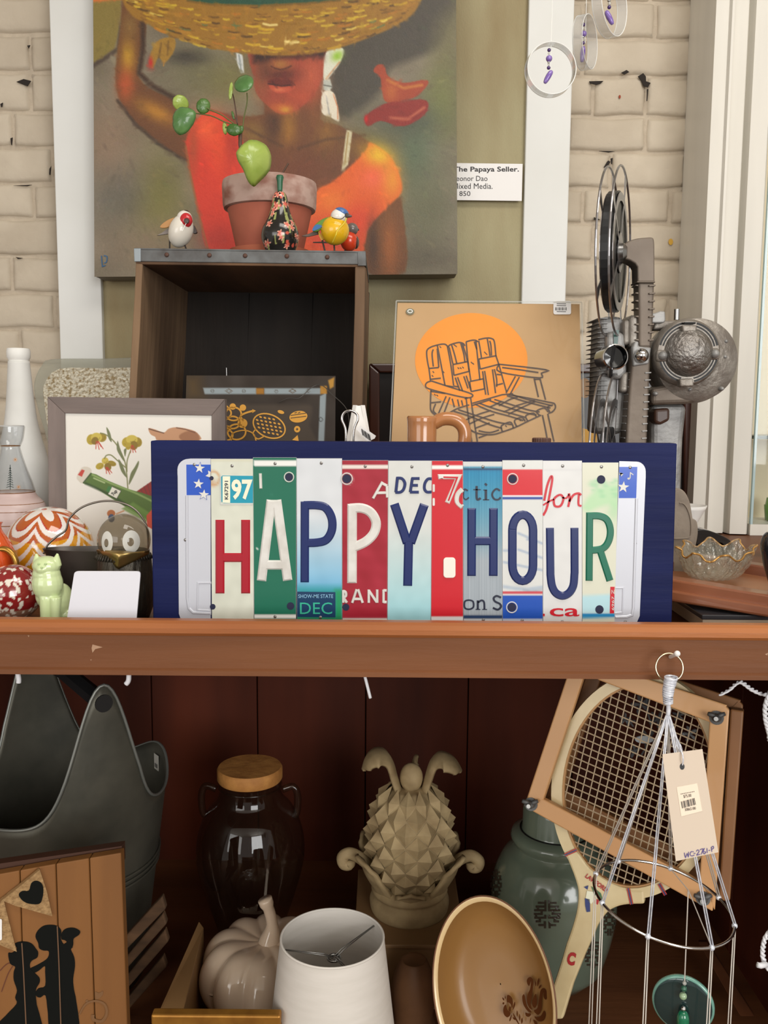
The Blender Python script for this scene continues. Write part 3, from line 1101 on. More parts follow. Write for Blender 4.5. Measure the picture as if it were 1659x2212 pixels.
# ---- H, cream plate
def d1(p):
    p.noise(3, 60, 4)
    p.poly([(456, 990), (549, 990), (549, 997), (456, 997)], (206, 206, 184), 2)
    p.line(ell(*K4((392, 285))[0], 13, 15, 16), 4, (196, 136, 84), 2.5, .75)
    p.blob(*K4((385, 310))[0], 8, 8, (190, 140, 96), .6)


o = plate('', 456, 548, 458.5, 549, 991, 1345, (210, 213, 198), d1, .0004, label='cream strip with red embossed letter')
letter(o, m_red, [K4((431, 532), (431, 971)), K4((584, 532), (584, 971)), K4((425, 757), (590, 757))], 54 / 2.765, .0004)
hole(o, *K4((381, 284))[0], 4.5, .0004, False); hole(o, *K4((388, 1050))[0], 6, .0004, False)
st = MB().pp(K4((446, 268), (628, 270), (628, 432), (452, 432), (440, 424), (438, 276)), SP, .0002, PLO + .0007).build('sticker', ink('sticker_teal', (28, 152, 178)), o)
MB().pp(K4((447, 272), (492, 272), (492, 431), (447, 429)), SP, .0002, PLO + .0009).build('sticker_stub', m_cream, st)

mb = MB(); text_mb(mb, '97', (*K4((500, 290))[0], *K4((626, 412))[0]), SP, PLO + .0011, bold=.035); mb.build('sticker_number', m_cream, st)
mb = MB(); x0, y0 = K4((470, 355))[0]; text_mb(mb, 'K67291', (x0 - 20, y0 - 4, x0 + 20, y0 + 4), SP, PLO + .0012, rot=-90, bold=.02); mb.build('sticker_code', m_blk, st)
MB().stroke(K4((432, 262), (434, 440), (628, 440)), 2.2, SP, PLO + .0004, .0006, .5).build('embossed_frame', MATS['plate_edge'], o)
pin(o, *K4((503, 210))[0], .0004)


# ---- A, green plate
def d2(p):
    p.poly(K4((630, 182), (890, 182), (890, 213), (630, 213)), (232, 232, 228), .6)
    p.poly(K4((630, 1096), (890, 1096), (890, 1122), (630, 1122)), (232, 232, 228), .6)
    p.blob(*K4((738, 378))[0], 1.5, 1.5, (220, 225, 220), 1)
    p.blob(*K4((655, 705))[0], 2.2, 2.2, (225, 228, 224), 1)


o = plate('', 547, 641, 550, 640, 988, 1345, (22, 106, 82), d2, .001, label='green strip with white embossed letter')
letter(o, m_wht, [K4((737, 413), (679, 895)), K4((769, 413), (835, 893)), K4((700, 800), (815, 800)), K4((718, 441), (790, 441))], 56 / 2.765, .001)
letter(o, m_wht, [K4((672, 255), (675, 346))], 18 / 2.765, .001, .0008)
hole(o, *K4((843, 277))[0], 8, .001); hole(o, *K4((852, 1045))[0], 8, .001, False)
pin(o, *K4((760, 196))[0], .001); pin(o, *K4((760, 1108))[0], .001)


# ---- P, blue fade plate
def d3(p):
    t = np.clip((p.Y - 1100) / 190, 0, 1)
    p.mix(t ** 1.3, (96, 172, 214))
    p.noise(3, 80, 5)
    p.poly(K4((890, 940), (1160, 940), (1160, 1140), (890, 1140)), (28, 140, 140), 12)
    p.poly(K4((1118, 950), (1160, 950), (1160, 1140), (1118, 1140)), (30, 148, 92), 6)
    p.poly(K4((880, 1112), (1160, 1112), (1160, 1140), (880, 1140)), (34, 130, 84), 2)


o = plate('', 641, 739, 642, 739, 990, 1345, (210, 214, 218), d3, .0002, label='white to blue strip with navy embossed letter')
letter(o, m_blu, [K4((937, 423), (936, 905)), spline(K4((930, 446), (1010, 446), (1062, 462), (1096, 520), (1098, 592), (1066, 650), (1010, 668), (930, 670)), 5)], 51 / 2.765, .0002)
MB().pp(K4((892, 960), (1119, 963), (1119, 1113), (892, 1110)), SP, .0002, PLO + .0005).build('sticker', ink('sticker_navy', (24, 60, 96)), o)
mb = MB(); text_mb(mb, 'SHOW-ME STATE', (*K4((898, 976))[0], *K4((1106, 998))[0]), SP, PLO + .0008, bold=.004); mb.build('sticker_text', m_lblue, o)
mb = MB(); text_mb(mb, 'DEC', (*K4((908, 1024))[0], *K4((1100, 1094))[0]), SP, PLO + .0008); mb.build('sticker_month', m_tealink, o)
pin(o, *K4((1035, 194))[0], .0002); pin(o, *K4((1030, 1113))[0], .0002)


# ---- P, dark red plate
def d4(p):
    p.noise(4, 60, 8)
    p.poly(K4((1155, 204), (1440, 204), (1440, 228), (1155, 228)), (226, 216, 208), .6)
    p.poly(K4((1155, 1116), (1440, 1116), (1440, 1140), (1155, 1140)), (222, 214, 208), 1)
    p.line(ell(*K4((1190, 288))[0], 12, 12, 16), 3, (206, 190, 180), 1.2, .6)


o = plate('', 739, 838.5, 740, 836.5, 994, 1345, (158, 26, 46), d4, .0008, label='dark red strip with white embossed letter and worn bolt hole')
letter(o, m_wht, [K4((1219, 437), (1218, 909)), spline(K4((1205, 464), (1275, 462), (1330, 488), (1361, 545), (1350, 608), (1305, 658), (1245, 688), (1205, 698)), 5)], 57 / 2.765, .0008)
letter(o, m_wht, [K4((1400, 305), (1343, 405)), K4((1393, 312), (1428, 330)), K4((1426, 330), (1428, 400)), K4((1360, 372), (1428, 370))], 17 / 2.765, .0008, .0009)
letter(o, m_wht, [K4((1166, 950), (1166, 1026)), spline(K4((1164, 955), (1180, 962), (1182, 985), (1165, 995)), 4), K4((1168, 995), (1188, 1026)),
                  K4((1246, 945), (1219, 1027)), K4((1254, 945), (1282, 1027)), K4((1228, 1003), (1272, 1003)),
                  K4((1318, 1027), (1318, 947)), K4((1318, 952), (1366, 1024)), K4((1368, 1027), (1368, 947)),
                  K4((1406, 948), (1406, 1027)), K4((1404, 952), (1425, 953)), K4((1404, 1022), (1425, 1022))], 16 / 2.765, .0008, .0009)
hole(o, *K4((1187, 287))[0], 9.5, .0008); hole(o, *K4((1182, 1052))[0], 7.5, .0008, False)
pin(o, *K4((1297, 213))[0], .0008)


# ---- Y, pale plate
def d5(p):
    t = np.clip((p.Y - 1130) / 200, 0, 1)
    p.mix(t, (156, 208, 216))
    p.noise(2, 60, 9)
    p.poly([(836, 1338), (936, 1338), (936, 1346), (836, 1346)], (220, 222, 220), 1)


o = plate('', 839, 933, 837, 930.5, 995, 1345, (208, 210, 206), d5, .0003, label='pale strip with navy embossed letter and month')
letter(o, m_blu, [K5((80, 398), (150, 610)), K5((243, 400), (168, 610)), K5((158, 575), (152, 842))], 49 / 2.5136, .0003)
letter(o, m_blu, [K5((97, 255), (88, 335)), spline(K5((90, 258), (120, 260), (137, 285), (130, 318), (112, 334), (85, 335)), 4),
                  K5((178, 258), (166, 334)), K5((172, 260), (217, 260)), K5((168, 297), (208, 297)), K5((164, 334), (213, 334)),
                  spline(K5((283, 262), (262, 263), (246, 285), (243, 315), (256, 333), (282, 333)), 4)], 16.5 / 2.5136, .0003, .0009)
pin(o, *K5((175, 196))[0], .0003)


# ---- red narrow plate with a dot
def d6(p):
    p.poly(K5((280, 188), (455, 188), (455, 212), (280, 212)), (238, 236, 232), .6)
    p.poly(K5((270, 1010), (460, 1010), (460, 1040), (270, 1040)), (222, 220, 222), 1)


o = plate('', 932.5, 999.5, 931, 1000, 995, 1345, (200, 22, 38), d6, .0011, label='bright red strip with one raised white dot')
MB().pp(rrect(*K5((345, 686))[0], *K5((411, 797))[0], 7), SP, .0013, PLO + .0024).build('dot', mat('dot_white', (236, 233, 222), .35), o, bevel=.0006)
letter(o, m_wht, [K5((332, 262), (330, 250), (428, 250), (366, 392)), spline(K5((449, 318), (424, 345), (420, 385), (449, 415)), 4)], 27 / 2.5136, .0011, .0008)
letter(o, m_scr, [K5((345, 252), (420, 254), (372, 380)), spline(K5((449, 338), (437, 360), (435, 385), (449, 398)), 4)], 9 / 2.5136, .0019, .0004)
for y in (310, 385):
    MB().pp(rrect(*K5((287, y - 20))[0], *K5((299, y + 22))[0], 2), SP, .0005, PLO + .0017).build('letter_fragment', m_wht, o)
pin(o, *K5((368, 188))[0], .0011)


# ---- H, brushed blue plate
def d7(p):
    t = np.clip((p.Y - 1020) / 190, 0, 1)
    p.mix(t, (158, 168, 176))
    rng_ = np.random.RandomState(2)
    p.C += np.repeat(rng_.normal(0, 6, (1, p.nx)), p.ny, 0)[..., None]
    p.C = np.clip(p.C, 0, 255)
    p.poly(K5((440, 160), (670, 160), (670, 198), (440, 198)), (206, 210, 208), 1)
    p.poly(K5((440, 203), (670, 203), (670, 217), (440, 217)), (28, 56, 96), .8)
    p.poly(K5((440, 1000), (670, 1000), (670, 1017), (440, 1017)), (28, 56, 96), .8)
    p.poly(K5((440, 1019), (670, 1019), (670, 1050), (440, 1050)), (200, 204, 206), 1)


o = plate('', 1000, 1085, 1001, 1084.5, 997, 1346, (26, 130, 172), d7, .0004, nx=70, label='brushed blue and silver strip with navy embossed letter')
letter(o, m_blu, [K5((499, 420), (498, 788)), K5((617, 420), (616, 788)), K5((490, 598), (625, 598))], 47 / 2.5136, .0004)


def serif(par, strokes, lift):
    mb = MB()
    for pts, w_ in strokes:
        mb.stroke(spline(pts, 5) if len(pts) > 2 else pts, w_ / 2.5136, SP, PLO + lift + .0004)
    return mb.build('printed_letters', m_blk, par)


serif(o, [(K5((478, 326), (462, 318), (455, 330)), 9), (K5((456, 366), (468, 374), (484, 362)), 7), (K5((456, 330), (455, 366)), 5),
          (K5((526, 300), (526, 360), (532, 374), (548, 366)), 12), (K5((508, 320), (548, 320)), 6),
          (K5((576, 322), (576, 374)), 13), (K5((562, 322), (582, 322)), 5), (K5((560, 375), (594, 375)), 6), (K5((572, 296), (580, 288)), 15),
          (K5((652, 326), (634, 316), (616, 330), (610, 350), (622, 371), (642, 374), (656, 362)), 10)], .0004)
serif(o, [(K5((484, 918), (462, 926), (462, 960), (486, 968), (508, 956), (506, 926), (484, 918)), 9),
          (K5((532, 920), (532, 968)), 11), (K5((533, 932), (552, 920), (566, 930), (568, 968)), 10), (K5((520, 969), (546, 969)), 5), (K5((556, 969), (582, 969)), 5),
          (K5((658, 905), (634, 896), (618, 908), (626, 926), (650, 938), (658, 954), (640, 970), (614, 960)), 11)], .0004)
pin(o, *K5((560, 196))[0], .0004); pin(o, *K5((562, 1026))[0], .0004)


# ---- O, red white and blue plate
def d8(p):
    p.poly(K5((660, 211), (890, 211), (890, 350), (660, 350)), (206, 28, 40), .6)
    p.poly(K5((660, 352), (890, 352), (890, 361), (660, 361)), (238, 238, 238), .6)
    p.poly(K5((660, 361), (890, 361), (890, 371), (660, 371)), (34, 62, 150), .6)
    for a in (K5((752, 556), (882, 612)), K5((752, 645), (882, 690)), K5((672, 712), (800, 740), (882, 756)), K5((672, 650), (700, 650)), K5((800, 590), (845, 575))):
        p.line(a, 5, (164, 178, 196), 1.5, .9)
    p.line(K5((672, 845), (740, 856), (800, 860), (882, 848)), 7, (172, 186, 200), 2, .9)
    p.line(K5((780, 862), (820, 870), (882, 862)), 4, (160, 170, 180), 2, .9)
    p.poly(K5((660, 873), (890, 873), (890, 882), (660, 882)), (196, 30, 46), .6)
    p.poly(K5((660, 893), (890, 893), (890, 1022), (660, 1022)), (18, 78, 178), .6)
    p.poly(K5((660, 1022), (890, 1022), (890, 1050), (660, 1050)), (196, 200, 210), .8)


o = plate('', 1084.5, 1171.3, 1085, 1171.5, 994, 1346, (213, 215, 212), d8, .001, nx=40, ny=120, label='strip with red band above and blue band below a navy letter')
letter(o, m_blu, [K5(*(ell(775, 540, 56, 84, 12, 0, PI, 2 * PI) + ell(775, 730, 56, 84, 12, 0, 0, PI) + [(719, 540), (719.5, 530)]))], 47 / 2.5136, .001)
hole(o, *K5((720, 262))[0], 9, .001); hole(o, *K5((716, 957))[0], 9, .001)
pin(o, *K5((780, 188))[0], .001); pin(o, *K5((772, 1028))[0], .001)


# ---- U, white plate
def d9(p):
    p.noise(2, 60, 12)
    p.poly(K5((880, 212), (1100, 212), (1100, 216), (880, 216)), (208, 208, 208), 1)


o = plate('', 1171.7, 1256.5, 1172.5, 1256.5, 995, 1346, (216, 217, 216), d9, .0002, label='white strip with red script and navy embossed letter')
letter(o, m_blu, [K5((923, 527), (926, 770)) + spline(K5((926, 780), (934, 840), (955, 880), (991, 896), (1027, 880), (1050, 840), (1056, 780)), 4) + K5((1057, 770), (1056, 527))], 44 / 2.5136, .0002)
serifs = MB()
for pts, w_ in ((K5((886, 460), (906, 420), (925, 330), (936, 262), (928, 250), (908, 300), (892, 380)), 12), (K5((886, 404), (915, 386), (945, 372)), 9),
                (K5((968, 350), (945, 372), (950, 408), (980, 408), (996, 372), (985, 350), (968, 350)), 12), (K5((990, 362), (1012, 366), (1026, 345)), 9),
                (K5((1026, 340), (1030, 370), (1022, 414)), 12), (K5((1028, 385), (1050, 350), (1078, 340), (1092, 350)), 12), (K5((1080, 345), (1078, 400), (1094, 408)), 11)):
    serifs.stroke(spline(pts, 5), w_ / 2.5136, SP, PLO + .0006)
serifs.build('script_lettering', m_scr, o)
mb = MB(); text_mb(mb, 'ca', (*K5((922, 962))[0], *K5((1082, 1007))[0]), SP, PLO + .0006, bold=.012)
mb.pp(K5((886, 992), (895, 992), (895, 1006), (886, 1006)), SP, .0001, PLO + .0006); mb.build('printed_letters', m_scr, o)
pin(o, *K5((992, 192))[0], .0002); pin(o, *K5((990, 1036))[0], .0002)


# ---- R, pale green scenic plate
def d10(p):
    p.poly(K5((1090, 420), (1130, 360), (1170, 320), (1220, 300), (1300, 280), (1300, 440), (1240, 400), (1180, 420), (1130, 445)), (178, 216, 172), 6, .9)
    r2 = random.Random(4)
    for i in range(26):
        x, y = r2.uniform(1150, 1295), r2.uniform(260, 360)
        p.blob(*K5((x, y))[0], r2.uniform(4, 9), r2.uniform(2, 4), (150, 204, 158), .55)
    p.blob(*K5((1270, 440))[0], 16, 20, (160, 210, 160), .6)
    p.poly(K5((1090, 895), (1180, 890), (1300, 884), (1300, 990), (1090, 994)), (178, 216, 224), 4)
    p.poly(K5((1090, 992), (1300, 990), (1300, 1013), (1090, 1016)), (24, 132, 188), 1)


o = plate('', 1256.5, 1335, 1256.8, 1326.5, 999, 1346, (213, 214, 195), d10, .0007, nx=36, label='pale scenic strip with green embossed letter')
letter(o, m_grn, [K5((1138, 443), (1135, 814)), spline(K5((1130, 463), (1190, 463), (1232, 485), (1250, 540), (1240, 600), (1205, 640), (1130, 650)), 5), K5((1192, 640), (1248, 814))], 39 / 2.5136, .0007)
hole(o, *K5((1200, 265))[0], 9, .0007, False); hole(o, *K5((1191, 969))[0], 9, .0007, False)
s_ = MB().pp(K5((1250, 846), (1273, 846), (1270, 990), (1247, 990)), SP, .0002, PLO + .001).build('sticker', m_scr, o)
mb = MB(); x0, y0 = K5((1263, 935))[0]; text_mb(mb, '6967', (x0 - 15, y0 - 2.5, x0 + 15, y0 + 2.5), SP, PLO + .0013, rot=-90); text_mb(mb, 'N', (x0 - 3, *[K5((0, 862))[0][1]], x0 + 3, K5((0, 884))[0][1]), SP, PLO + .0013); mb.build('sticker_code', m_wht, s_)
pin(o, *K5((1202, 196))[0], .0007)

# ---- right end cap
orr = [(1337, 996), (1372, 997)] + ell(1374, 1018, 20, 21, 6, 0, 1.5 * PI, 2 * PI) + [(1394, 1030), (1381, 1330), (1374, 1346), (1325.5, 1346)]
cap = MB().pp(orr, SP, .0009, PLO).build('plate', MATS['plate_silver'], sign)
lab(cap, 'rounded right end of a plate with star and music note on blue')
MB().pp(K5((1299, 197), (1397, 197), (1391, 366), (1297, 366)), SP, .0002, PLO + .0002).build('blue_field', ink('plate_royal', (30, 82, 190)), cap)
MB().pp(starpoly(*K5((1321, 306))[0], 13, .1), SP, .0002, PLO + .0005).build('star', m_wht, cap)
MB().pp(K5((1300, 240), (1322, 234), (1308, 250), (1308, 228), (1300, 228)), SP, .0002, PLO + .0005).build('star', m_wht, cap)
mb = MB().stroke(K5((1357, 260), (1359, 228), (1375, 240)), 2, SP, PLO + .0005)
mb.pp(ell(*K5((1350, 260))[0], 3, 2.2, 10), SP, .0002, PLO + .0005)
mb.build('music_note', m_wht, cap)
MB().stroke(K5((1393, 366), (1375, 960), (1368, 1000), (1340, 1010), (1274, 1012)), 7, SP, PLO, .0011, .6).build('embossed_ridge', MATS['plate_silver'], cap)
MB().stroke(K5((1275, 853), (1320, 853), (1316, 985), (1272, 990)), 4, SP, PLO, .0007, .6).build('embossed_frame', MATS['plate_silver'], cap)
pin(cap, *K5((1358, 200))[0]); pin(cap, *K5((1386, 612))[0]); pin(cap, *K5((1332, 1037))[0])
ring = [SP.p(1464 + 7 * math.sin(a) * 1.0 - 4, 990 - 18 * math.cos(a), -.019) + Vector((0, .002, 0)) for a in np.linspace(0, PI, 12)]
MB().tube(ring, .0008, 6).build('hanging_wire', m_chrome, sign)
# ================================================================== things on the upper shelf
def Zp(py, Y, px=CX):
    return at(px, py, Y).z


def R_(px, Y):
    return px * Y / F


# ---- wooden crate standing on its end
YC1, CD = 1.27, 0.29
BP = Pln.Y(YC1)
crate = thing('wooden_crate', 'weathered wooden crate standing on end with riveted metal edge', 'crate', (at(530, 1220, YC1).x, YC1 + CD / 2, ZS))
m_cw = mat('crate_wood', (140, 112, 84), 0.8, rgb2=(84, 62, 46), nscale=16, stretch=(1, 1, 0.12), bump=0.4, bscale=50, bstretch=(1.5, 1.5, 0.15))
m_cwd = mat('crate_wood_inside', (124, 92, 66), 0.8, rgb2=(74, 54, 40), nscale=12, stretch=(1, 0.15, 0.3), bump=0.35, bscale=50, bstretch=(1.5, .3, .3))
m_cback = mat('crate_back_wood', (52, 44, 38), 0.8, rgb2=(34, 29, 26), nscale=12, stretch=(1, 1, 0.15), bump=.3, bscale=40, bstretch=(2, 2, .2))  # interior shade put partly into the dark colour of the back boards
m_galv = mat('old_galvanised', (112, 114, 114), 0.55, metal=.5, rgb2=(78, 74, 72), nscale=30, bump=.2, bscale=60)
m_rust = mat('rusty_rivet', (96, 70, 60), 0.6, metal=.5)


def cslab(nm, q, mt, y0=0.0, d=CD, bev=.0015):
    p = [BP.p(x, y, -y0) for x, y in q]
    for v in p:
        if v.z < ZS + .004:
            v.z = ZS + .0003
    return MB().prism3(p, (0, d, 0)).build(nm, mt, crate, bevel=bev)


rgh = [(293, 568), (308, 570), (305, 640), (302, 720), (297, 800), (292, 900), (286, 1000), (275, 1226), (258, 1226), (272, 950), (279, 840), (285, 720), (290, 640)]
cslab('side_board', rgh, m_cw)
rgh = [(767, 576), (789, 576), (788, 640), (786, 760), (783, 880), (776, 1000), (768, 1226), (748, 1226), (756, 1000), (760, 880), (763, 760), (766, 660)]
cslab('side_board', rgh, m_cw)
cslab('end_board', [(293, 546), (788, 552), (788, 577), (293, 571)], m_cwd)
cslab('end_board', [(275, 1200), (752, 1200), (750, 1226), (272, 1226)], m_cwd)
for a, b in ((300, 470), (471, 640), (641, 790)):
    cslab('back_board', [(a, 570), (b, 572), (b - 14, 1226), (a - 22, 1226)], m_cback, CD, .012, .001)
band = cslab('metal_band', [(291, 538), (789, 545), (788, 572), (292, 565)], m_galv, -.002, .004, .0008)
cslab('metal_corner', [(290, 537), (305, 537), (305, 566), (291, 566)], mat('bright_galvanised', (146, 154, 158), .5, metal=.5), -.003, .004, .0008)
cslab('metal_edge', [(291, 536), (790, 543), (789, 548), (291, 541)], m_galv, -.002, CD, .0006)
cslab('metal_bracket', [(772, 545), (790, 545), (791, 575), (773, 575)], m_galv, -.003, .02, .0008)
for x, y in ((361, 551), (453, 552), (530, 553), (620, 554), (707, 556)):
    MB().sphere(BP.p(x, y, .0025), (.0032, .002, .0032), 10, 6).build('rivet', m_rust, crate)
MB().tube([BP.p(416, 775, -.27), BP.p(417, 805, -.27)], .0006, 6).build('staple', m_chrome, crate)
ZC = at(540, 540, YC1).z + .0008


# ---- flowerpot with saucer and plant
YPt = 1.385
pot = thing('flowerpot', 'terracotta flowerpot with lime-bloomed rim on a saucer on the crate', 'flowerpot', (at(583, 500, YPt).x, YPt, ZC))
pc = Vector((at(583, 480, YPt).x, YPt, 0))
m_terra = mat('terracotta', (176, 98, 76), 0.75, rgb2=(152, 82, 64), nscale=12, bump=.1, bscale=40)
m_rimb = mat('terracotta_bloom', (188, 160, 148), 0.85, rgb2=(140, 92, 76), nscale=26, stretch=(1, 1, 1.6), lo=.4, hi=.68, bump=.15, bscale=50)
zr = Zp(380, YPt - .05)
zrb = Zp(438, YPt - .06)
rr = R_(103, YPt - .06)
MB().lathe([(.05, ZC + .008), (rr * .68, ZC + .008), (rr * .89, zrb - .0002), (rr * .82, zrb), (.03, ZC + .02)], 48, c=pc).build('body', m_terra, pot, smooth='auto')
MB().lathe([(rr * .89, zrb), (rr * .965, zrb + .001), (rr * .985, zrb + .006), (rr, zr - .006), (rr * .985, zr), (rr * .9, zr), (rr * .86, zrb)], 48, c=pc).build('rim', m_rimb, pot, smooth='auto')
MB().lathe([(.01, ZC), (rr * .74, ZC), (rr * .86, Zp(531, YPt - .06) + .001), (rr * .83, Zp(531, YPt - .06)), (rr * .7, ZC + .008), (.01, ZC + .008)], 40, c=pc).build('saucer', mat('saucer_clay', (190, 108, 80), .7), pot, smooth='auto')
MB().lathe([(0.001, zr - .02), (rr * .88, zr - .018)], 24, c=pc, caps=False).build('soil', mat('soil', (54, 40, 32), .95, bump=.8, bscale=200), pot)

plant = thing('pilea_plant', 'small leggy plant with round glossy green leaves growing in terracotta pot', 'plant', (pc.x, YPt, zr - .018))
m_leaf = mat('leaf_green', (76, 116, 62), 0.3, rgb2=(104, 146, 84), nscale=30, coat=.25, lo=.35, hi=.65)
m_leafl = mat('leaf_lime', (140, 164, 66), 0.3, rgb2=(170, 188, 96), nscale=25, coat=.25)
m_leafd = mat('leaf_deep', (62, 98, 40), 0.35, rgb2=(84, 120, 56), nscale=25, coat=.2)
m_stem = mat('plant_stem', (94, 70, 56), 0.6)
m_stemg = mat('plant_petiole', (96, 104, 54), 0.55)


def leaf(outline, Y, mt, cup=.004, tilt=(0, 0), label=None):
    pl = Pln.Y(Y)
    cx = sum(x for x, y in outline) / len(outline)
    cy = sum(y for x, y in outline) / len(outline)
    mb = MB()
    n = len(outline)
    rings = (1.0, .82, .58, .3)
    for k_, q in enumerate(rings):
        for i, (x, y) in enumerate(outline):
            X, Y_ = cx + (x - cx) * q, cy + (y - cy) * q
            wob = .0006 * math.sin(i * 2.3 + k_)
            mb.v.append(pl.p(X, Y_, cup * (1 - q * q) + wob * q) + Vector((0, (X - cx) * tilt[0] + (Y_ - cy) * tilt[1], 0)))
    mb.v.append(pl.p(cx, cy, cup * .9))
    for k_ in range(len(rings) - 1):
        for i in range(n):
            j = (i + 1) % n
            mb.f.append((k_ * n + i, k_ * n + j, (k_ + 1) * n + j, (k_ + 1) * n + i))
    o0 = (len(rings) - 1) * n
    for i in range(n):
        mb.f.append((o0 + i, o0 + (i + 1) % n, o0 + n))
    return mb.build('leaf', mt, plant, smooth=True, thick=.0008)


mk = lambda cx, cy, rx, ry, rot=0, n=22: ell(*M1((cx, cy))[0], rx / 3.456, ry / 3.456, n, rot)
YL = YPt - .03
leaf(mk(714, 174, 76, 78), YL - .02, m_leaf, .005, (-.0002, -.0003))
leaf(mk(243, 322, 55, 58, .3), YL - .01, m_leafl, .003, (.0003, .0002))
leaf(spline(M1((190, 400), (235, 352), (300, 355), (352, 385), (350, 450), (300, 530), (235, 560), (188, 510), (183, 450)), 3, True), YL - .03, m_leaf, .007)
leaf(mk(412, 343, 49, 60, .25), YL, m_leafd, .003, (.0002, 0))
leaf(mk(617, 230, 15, 68, .1), YL - .01, m_leafl, .001)
leaf(mk(634, 412, 10, 34, -.25), YL, m_leafd, .001)
leaf(mk(640, 520, 55, 46, .2), YL - .015, m_leafd, .003)
leaf(mk(573, 508, 18, 48, -.1), YL + .005, m_leafl, .002)
leaf(mk(688, 520, 24, 34, .4), YL - .005, m_leafd, .002)
leaf(spline(M1((700, 660), (755, 610), (815, 602), (880, 630), (912, 700), (905, 790), (870, 850), (820, 905), (785, 938), (745, 905), (710, 820), (680, 770), (668, 710)), 3, True), YL - .08, m_leafl, .012, (.0003, .0001))
base = Vector((pc.x - .02, YPt - .01, zr - .018))
node = at(*M1((688, 590))[0], YL)
MB().tube(spline([base, at(*M1((700, 690))[0], YL - .005), node, at(*M1((690, 520))[0], YL)], 5), .0028, 8, radii=None).build('stem', m_stem, plant, smooth=True)


def pet(pts, Y0=YL, r=.0009, mt=None):
    MB().tube(spline([at(*M1(p)[0], Y0) for p in pts], 5), r, 6).build('petiole', mt or m_stemg, plant, smooth=True)


pet([(705, 530), (715, 430), (738, 320), (738, 245)])
pet([(670, 490), (655, 380), (640, 290), (630, 250)], mt=m_stem)
pet([(670, 490), (655, 440), (635, 420)], mt=m_stem)
pet([(660, 490), (570, 460), (470, 415), (350, 395), (300, 370)], mt=m_stemg)
pet([(640, 475), (550, 410), (460, 370), (420, 345)], mt=m_stemg)
pet([(680, 530), (655, 520)])
pet([(600, 500), (575, 500)], mt=m_stemg)
pet([(688, 640), (720, 640), (770, 660)], YL - .05, .0012)
MB().tube([Vector((pc.x + .03, YPt - .02, zr - .02)), at(*M1((1000, 850))[0], YPt - .03), at(*M1((1047, 770))[0], YPt - .03)], .0014, 6).build('dry_twig', m_stem, plant)

# ---- lacquered pear
YPe = 1.305
pe = thing('pear_ornament', 'black lacquered pear ornament painted with pink blossom, green stalk', 'ornament', (at(605, 500, YPe).x, YPe, ZC))
pc2 = Vector((at(605, 480, YPe).x, YPe, 0))
s_ = YPe / F
prof_px = [(2, 0), (26, 0), (33, 10), (39, 28), (40, 40), (37, 54), (31, 66), (25, 78), (20, 92), (17, 108), (14.5, 120), (10, 127), (5, 129)]
zt = Zp(416, YPe) - ZC
prof = [(r, z) for r, z in spline([(r * s_, z / 129 * zt) for r, z in prof_px], 9)]
rp = random.Random(11)
fl = []
for i in range(150):
    fl.append((rp.uniform(0, 2 * PI), rp.uniform(0.03, .97), rp.uniform(.004, .0058), rp.choice([0, 0, 0, 1, 1, 2])))
NPF = len(prof)


def pearcol(a, t):
    i = min(int(round(t * (NPF - 1))), NPF - 1)
    r, z = prof[i]
    best = (28, 26, 24)
    for (fa, ft, fs, kd) in fl:
        da = (a - fa + PI) % (2 * PI) - PI
        d = math.hypot(da * r, z - ft * zt)
        if kd == 0 and d < fs:
            pet_ = fs * (.72 + .28 * math.cos(5 * math.atan2(z - ft * zt, da * r + 1e-9)))
            if d < fs * .22:
                return (220, 120, 100)
            if d < pet_:
                best = (232, 170, 148) if d > fs * .5 else (216, 110, 96)
        elif kd == 1 and abs(da * r) < .0012 and abs(z - ft * zt) < fs * 1.2:
            best = (150, 156, 96)
        elif kd == 2 and d < fs * .45:
            best = (196, 84, 66)
    return best


MB().lathe(prof, 120, c=pc2 + Vector((0, 0, ZC)), colf=pearcol).build('body', m_vgloss, pe, smooth=True)
MB().lathe([(.003, 0), (.0036, .006), (.0042, .017), (.0055, .022), (.0045, .025), (.001, .0255)], 16, c=pc2 + Vector((0, 0, ZC + zt - .003))).build('stalk', mat('stalk_green', (40, 96, 66), .4, coat=.3), pe, smooth=True)


# ---- painted metal birds
def sph(mb, c, r, col, M=None, segs=22, rings=14):
    n0 = len(mb.v)
    mb.sphere(c, r, segs, rings, M)
    mb.c += [col] * (len(mb.v) - n0)


def ptM(p, Y):
    return at(*M1(p)[0], Y)


YBd = 1.295
u = YBd / F / 3.456
b1 = thing('finch_figurine', 'white painted metal bird with red face, perched at left of the pot', 'figurine', (ptM((230, 1400), YBd).x, YBd, ZC))
mb = MB()
Mr = Matrix.Rotation(.35, 3, 'Y')
sph(mb, ptM((245, 1275), YBd), (86 * u, 100 * u, 122 * u), (222, 216, 204), Mr)
sph(mb, ptM((272, 1190), YBd - .004), (58 * u, 60 * u, 64 * u), (226, 220, 212))
sph(mb, ptM((283, 1195), YBd - .012), (46 * u, 36 * u, 52 * u), (192, 40, 48))
sph(mb, ptM((283, 1140), YBd - .003), (26 * u, 34 * u, 20 * u), (44, 38, 36))
mb.build('body', mat('bird_enamel', 'vcol', .25, coat=.5), b1, smooth=True)
MB().cyl(ptM((288, 1200), YBd - .021), ptM((292, 1212), YBd - .032), .004, 10, .0006).build('beak', mat('beak_grey', (90, 84, 84), .4), b1, smooth=True)
MB().prism3([ptM(p, YBd + .004) for p in spline([(230, 1170), (160, 1185), (100, 1225), (90, 1250), (140, 1250), (200, 1215)], 3, True)], (0, .003, 0)).build('wing', mat('wing_ochre', (178, 130, 76), .4), b1, bevel=.0008)
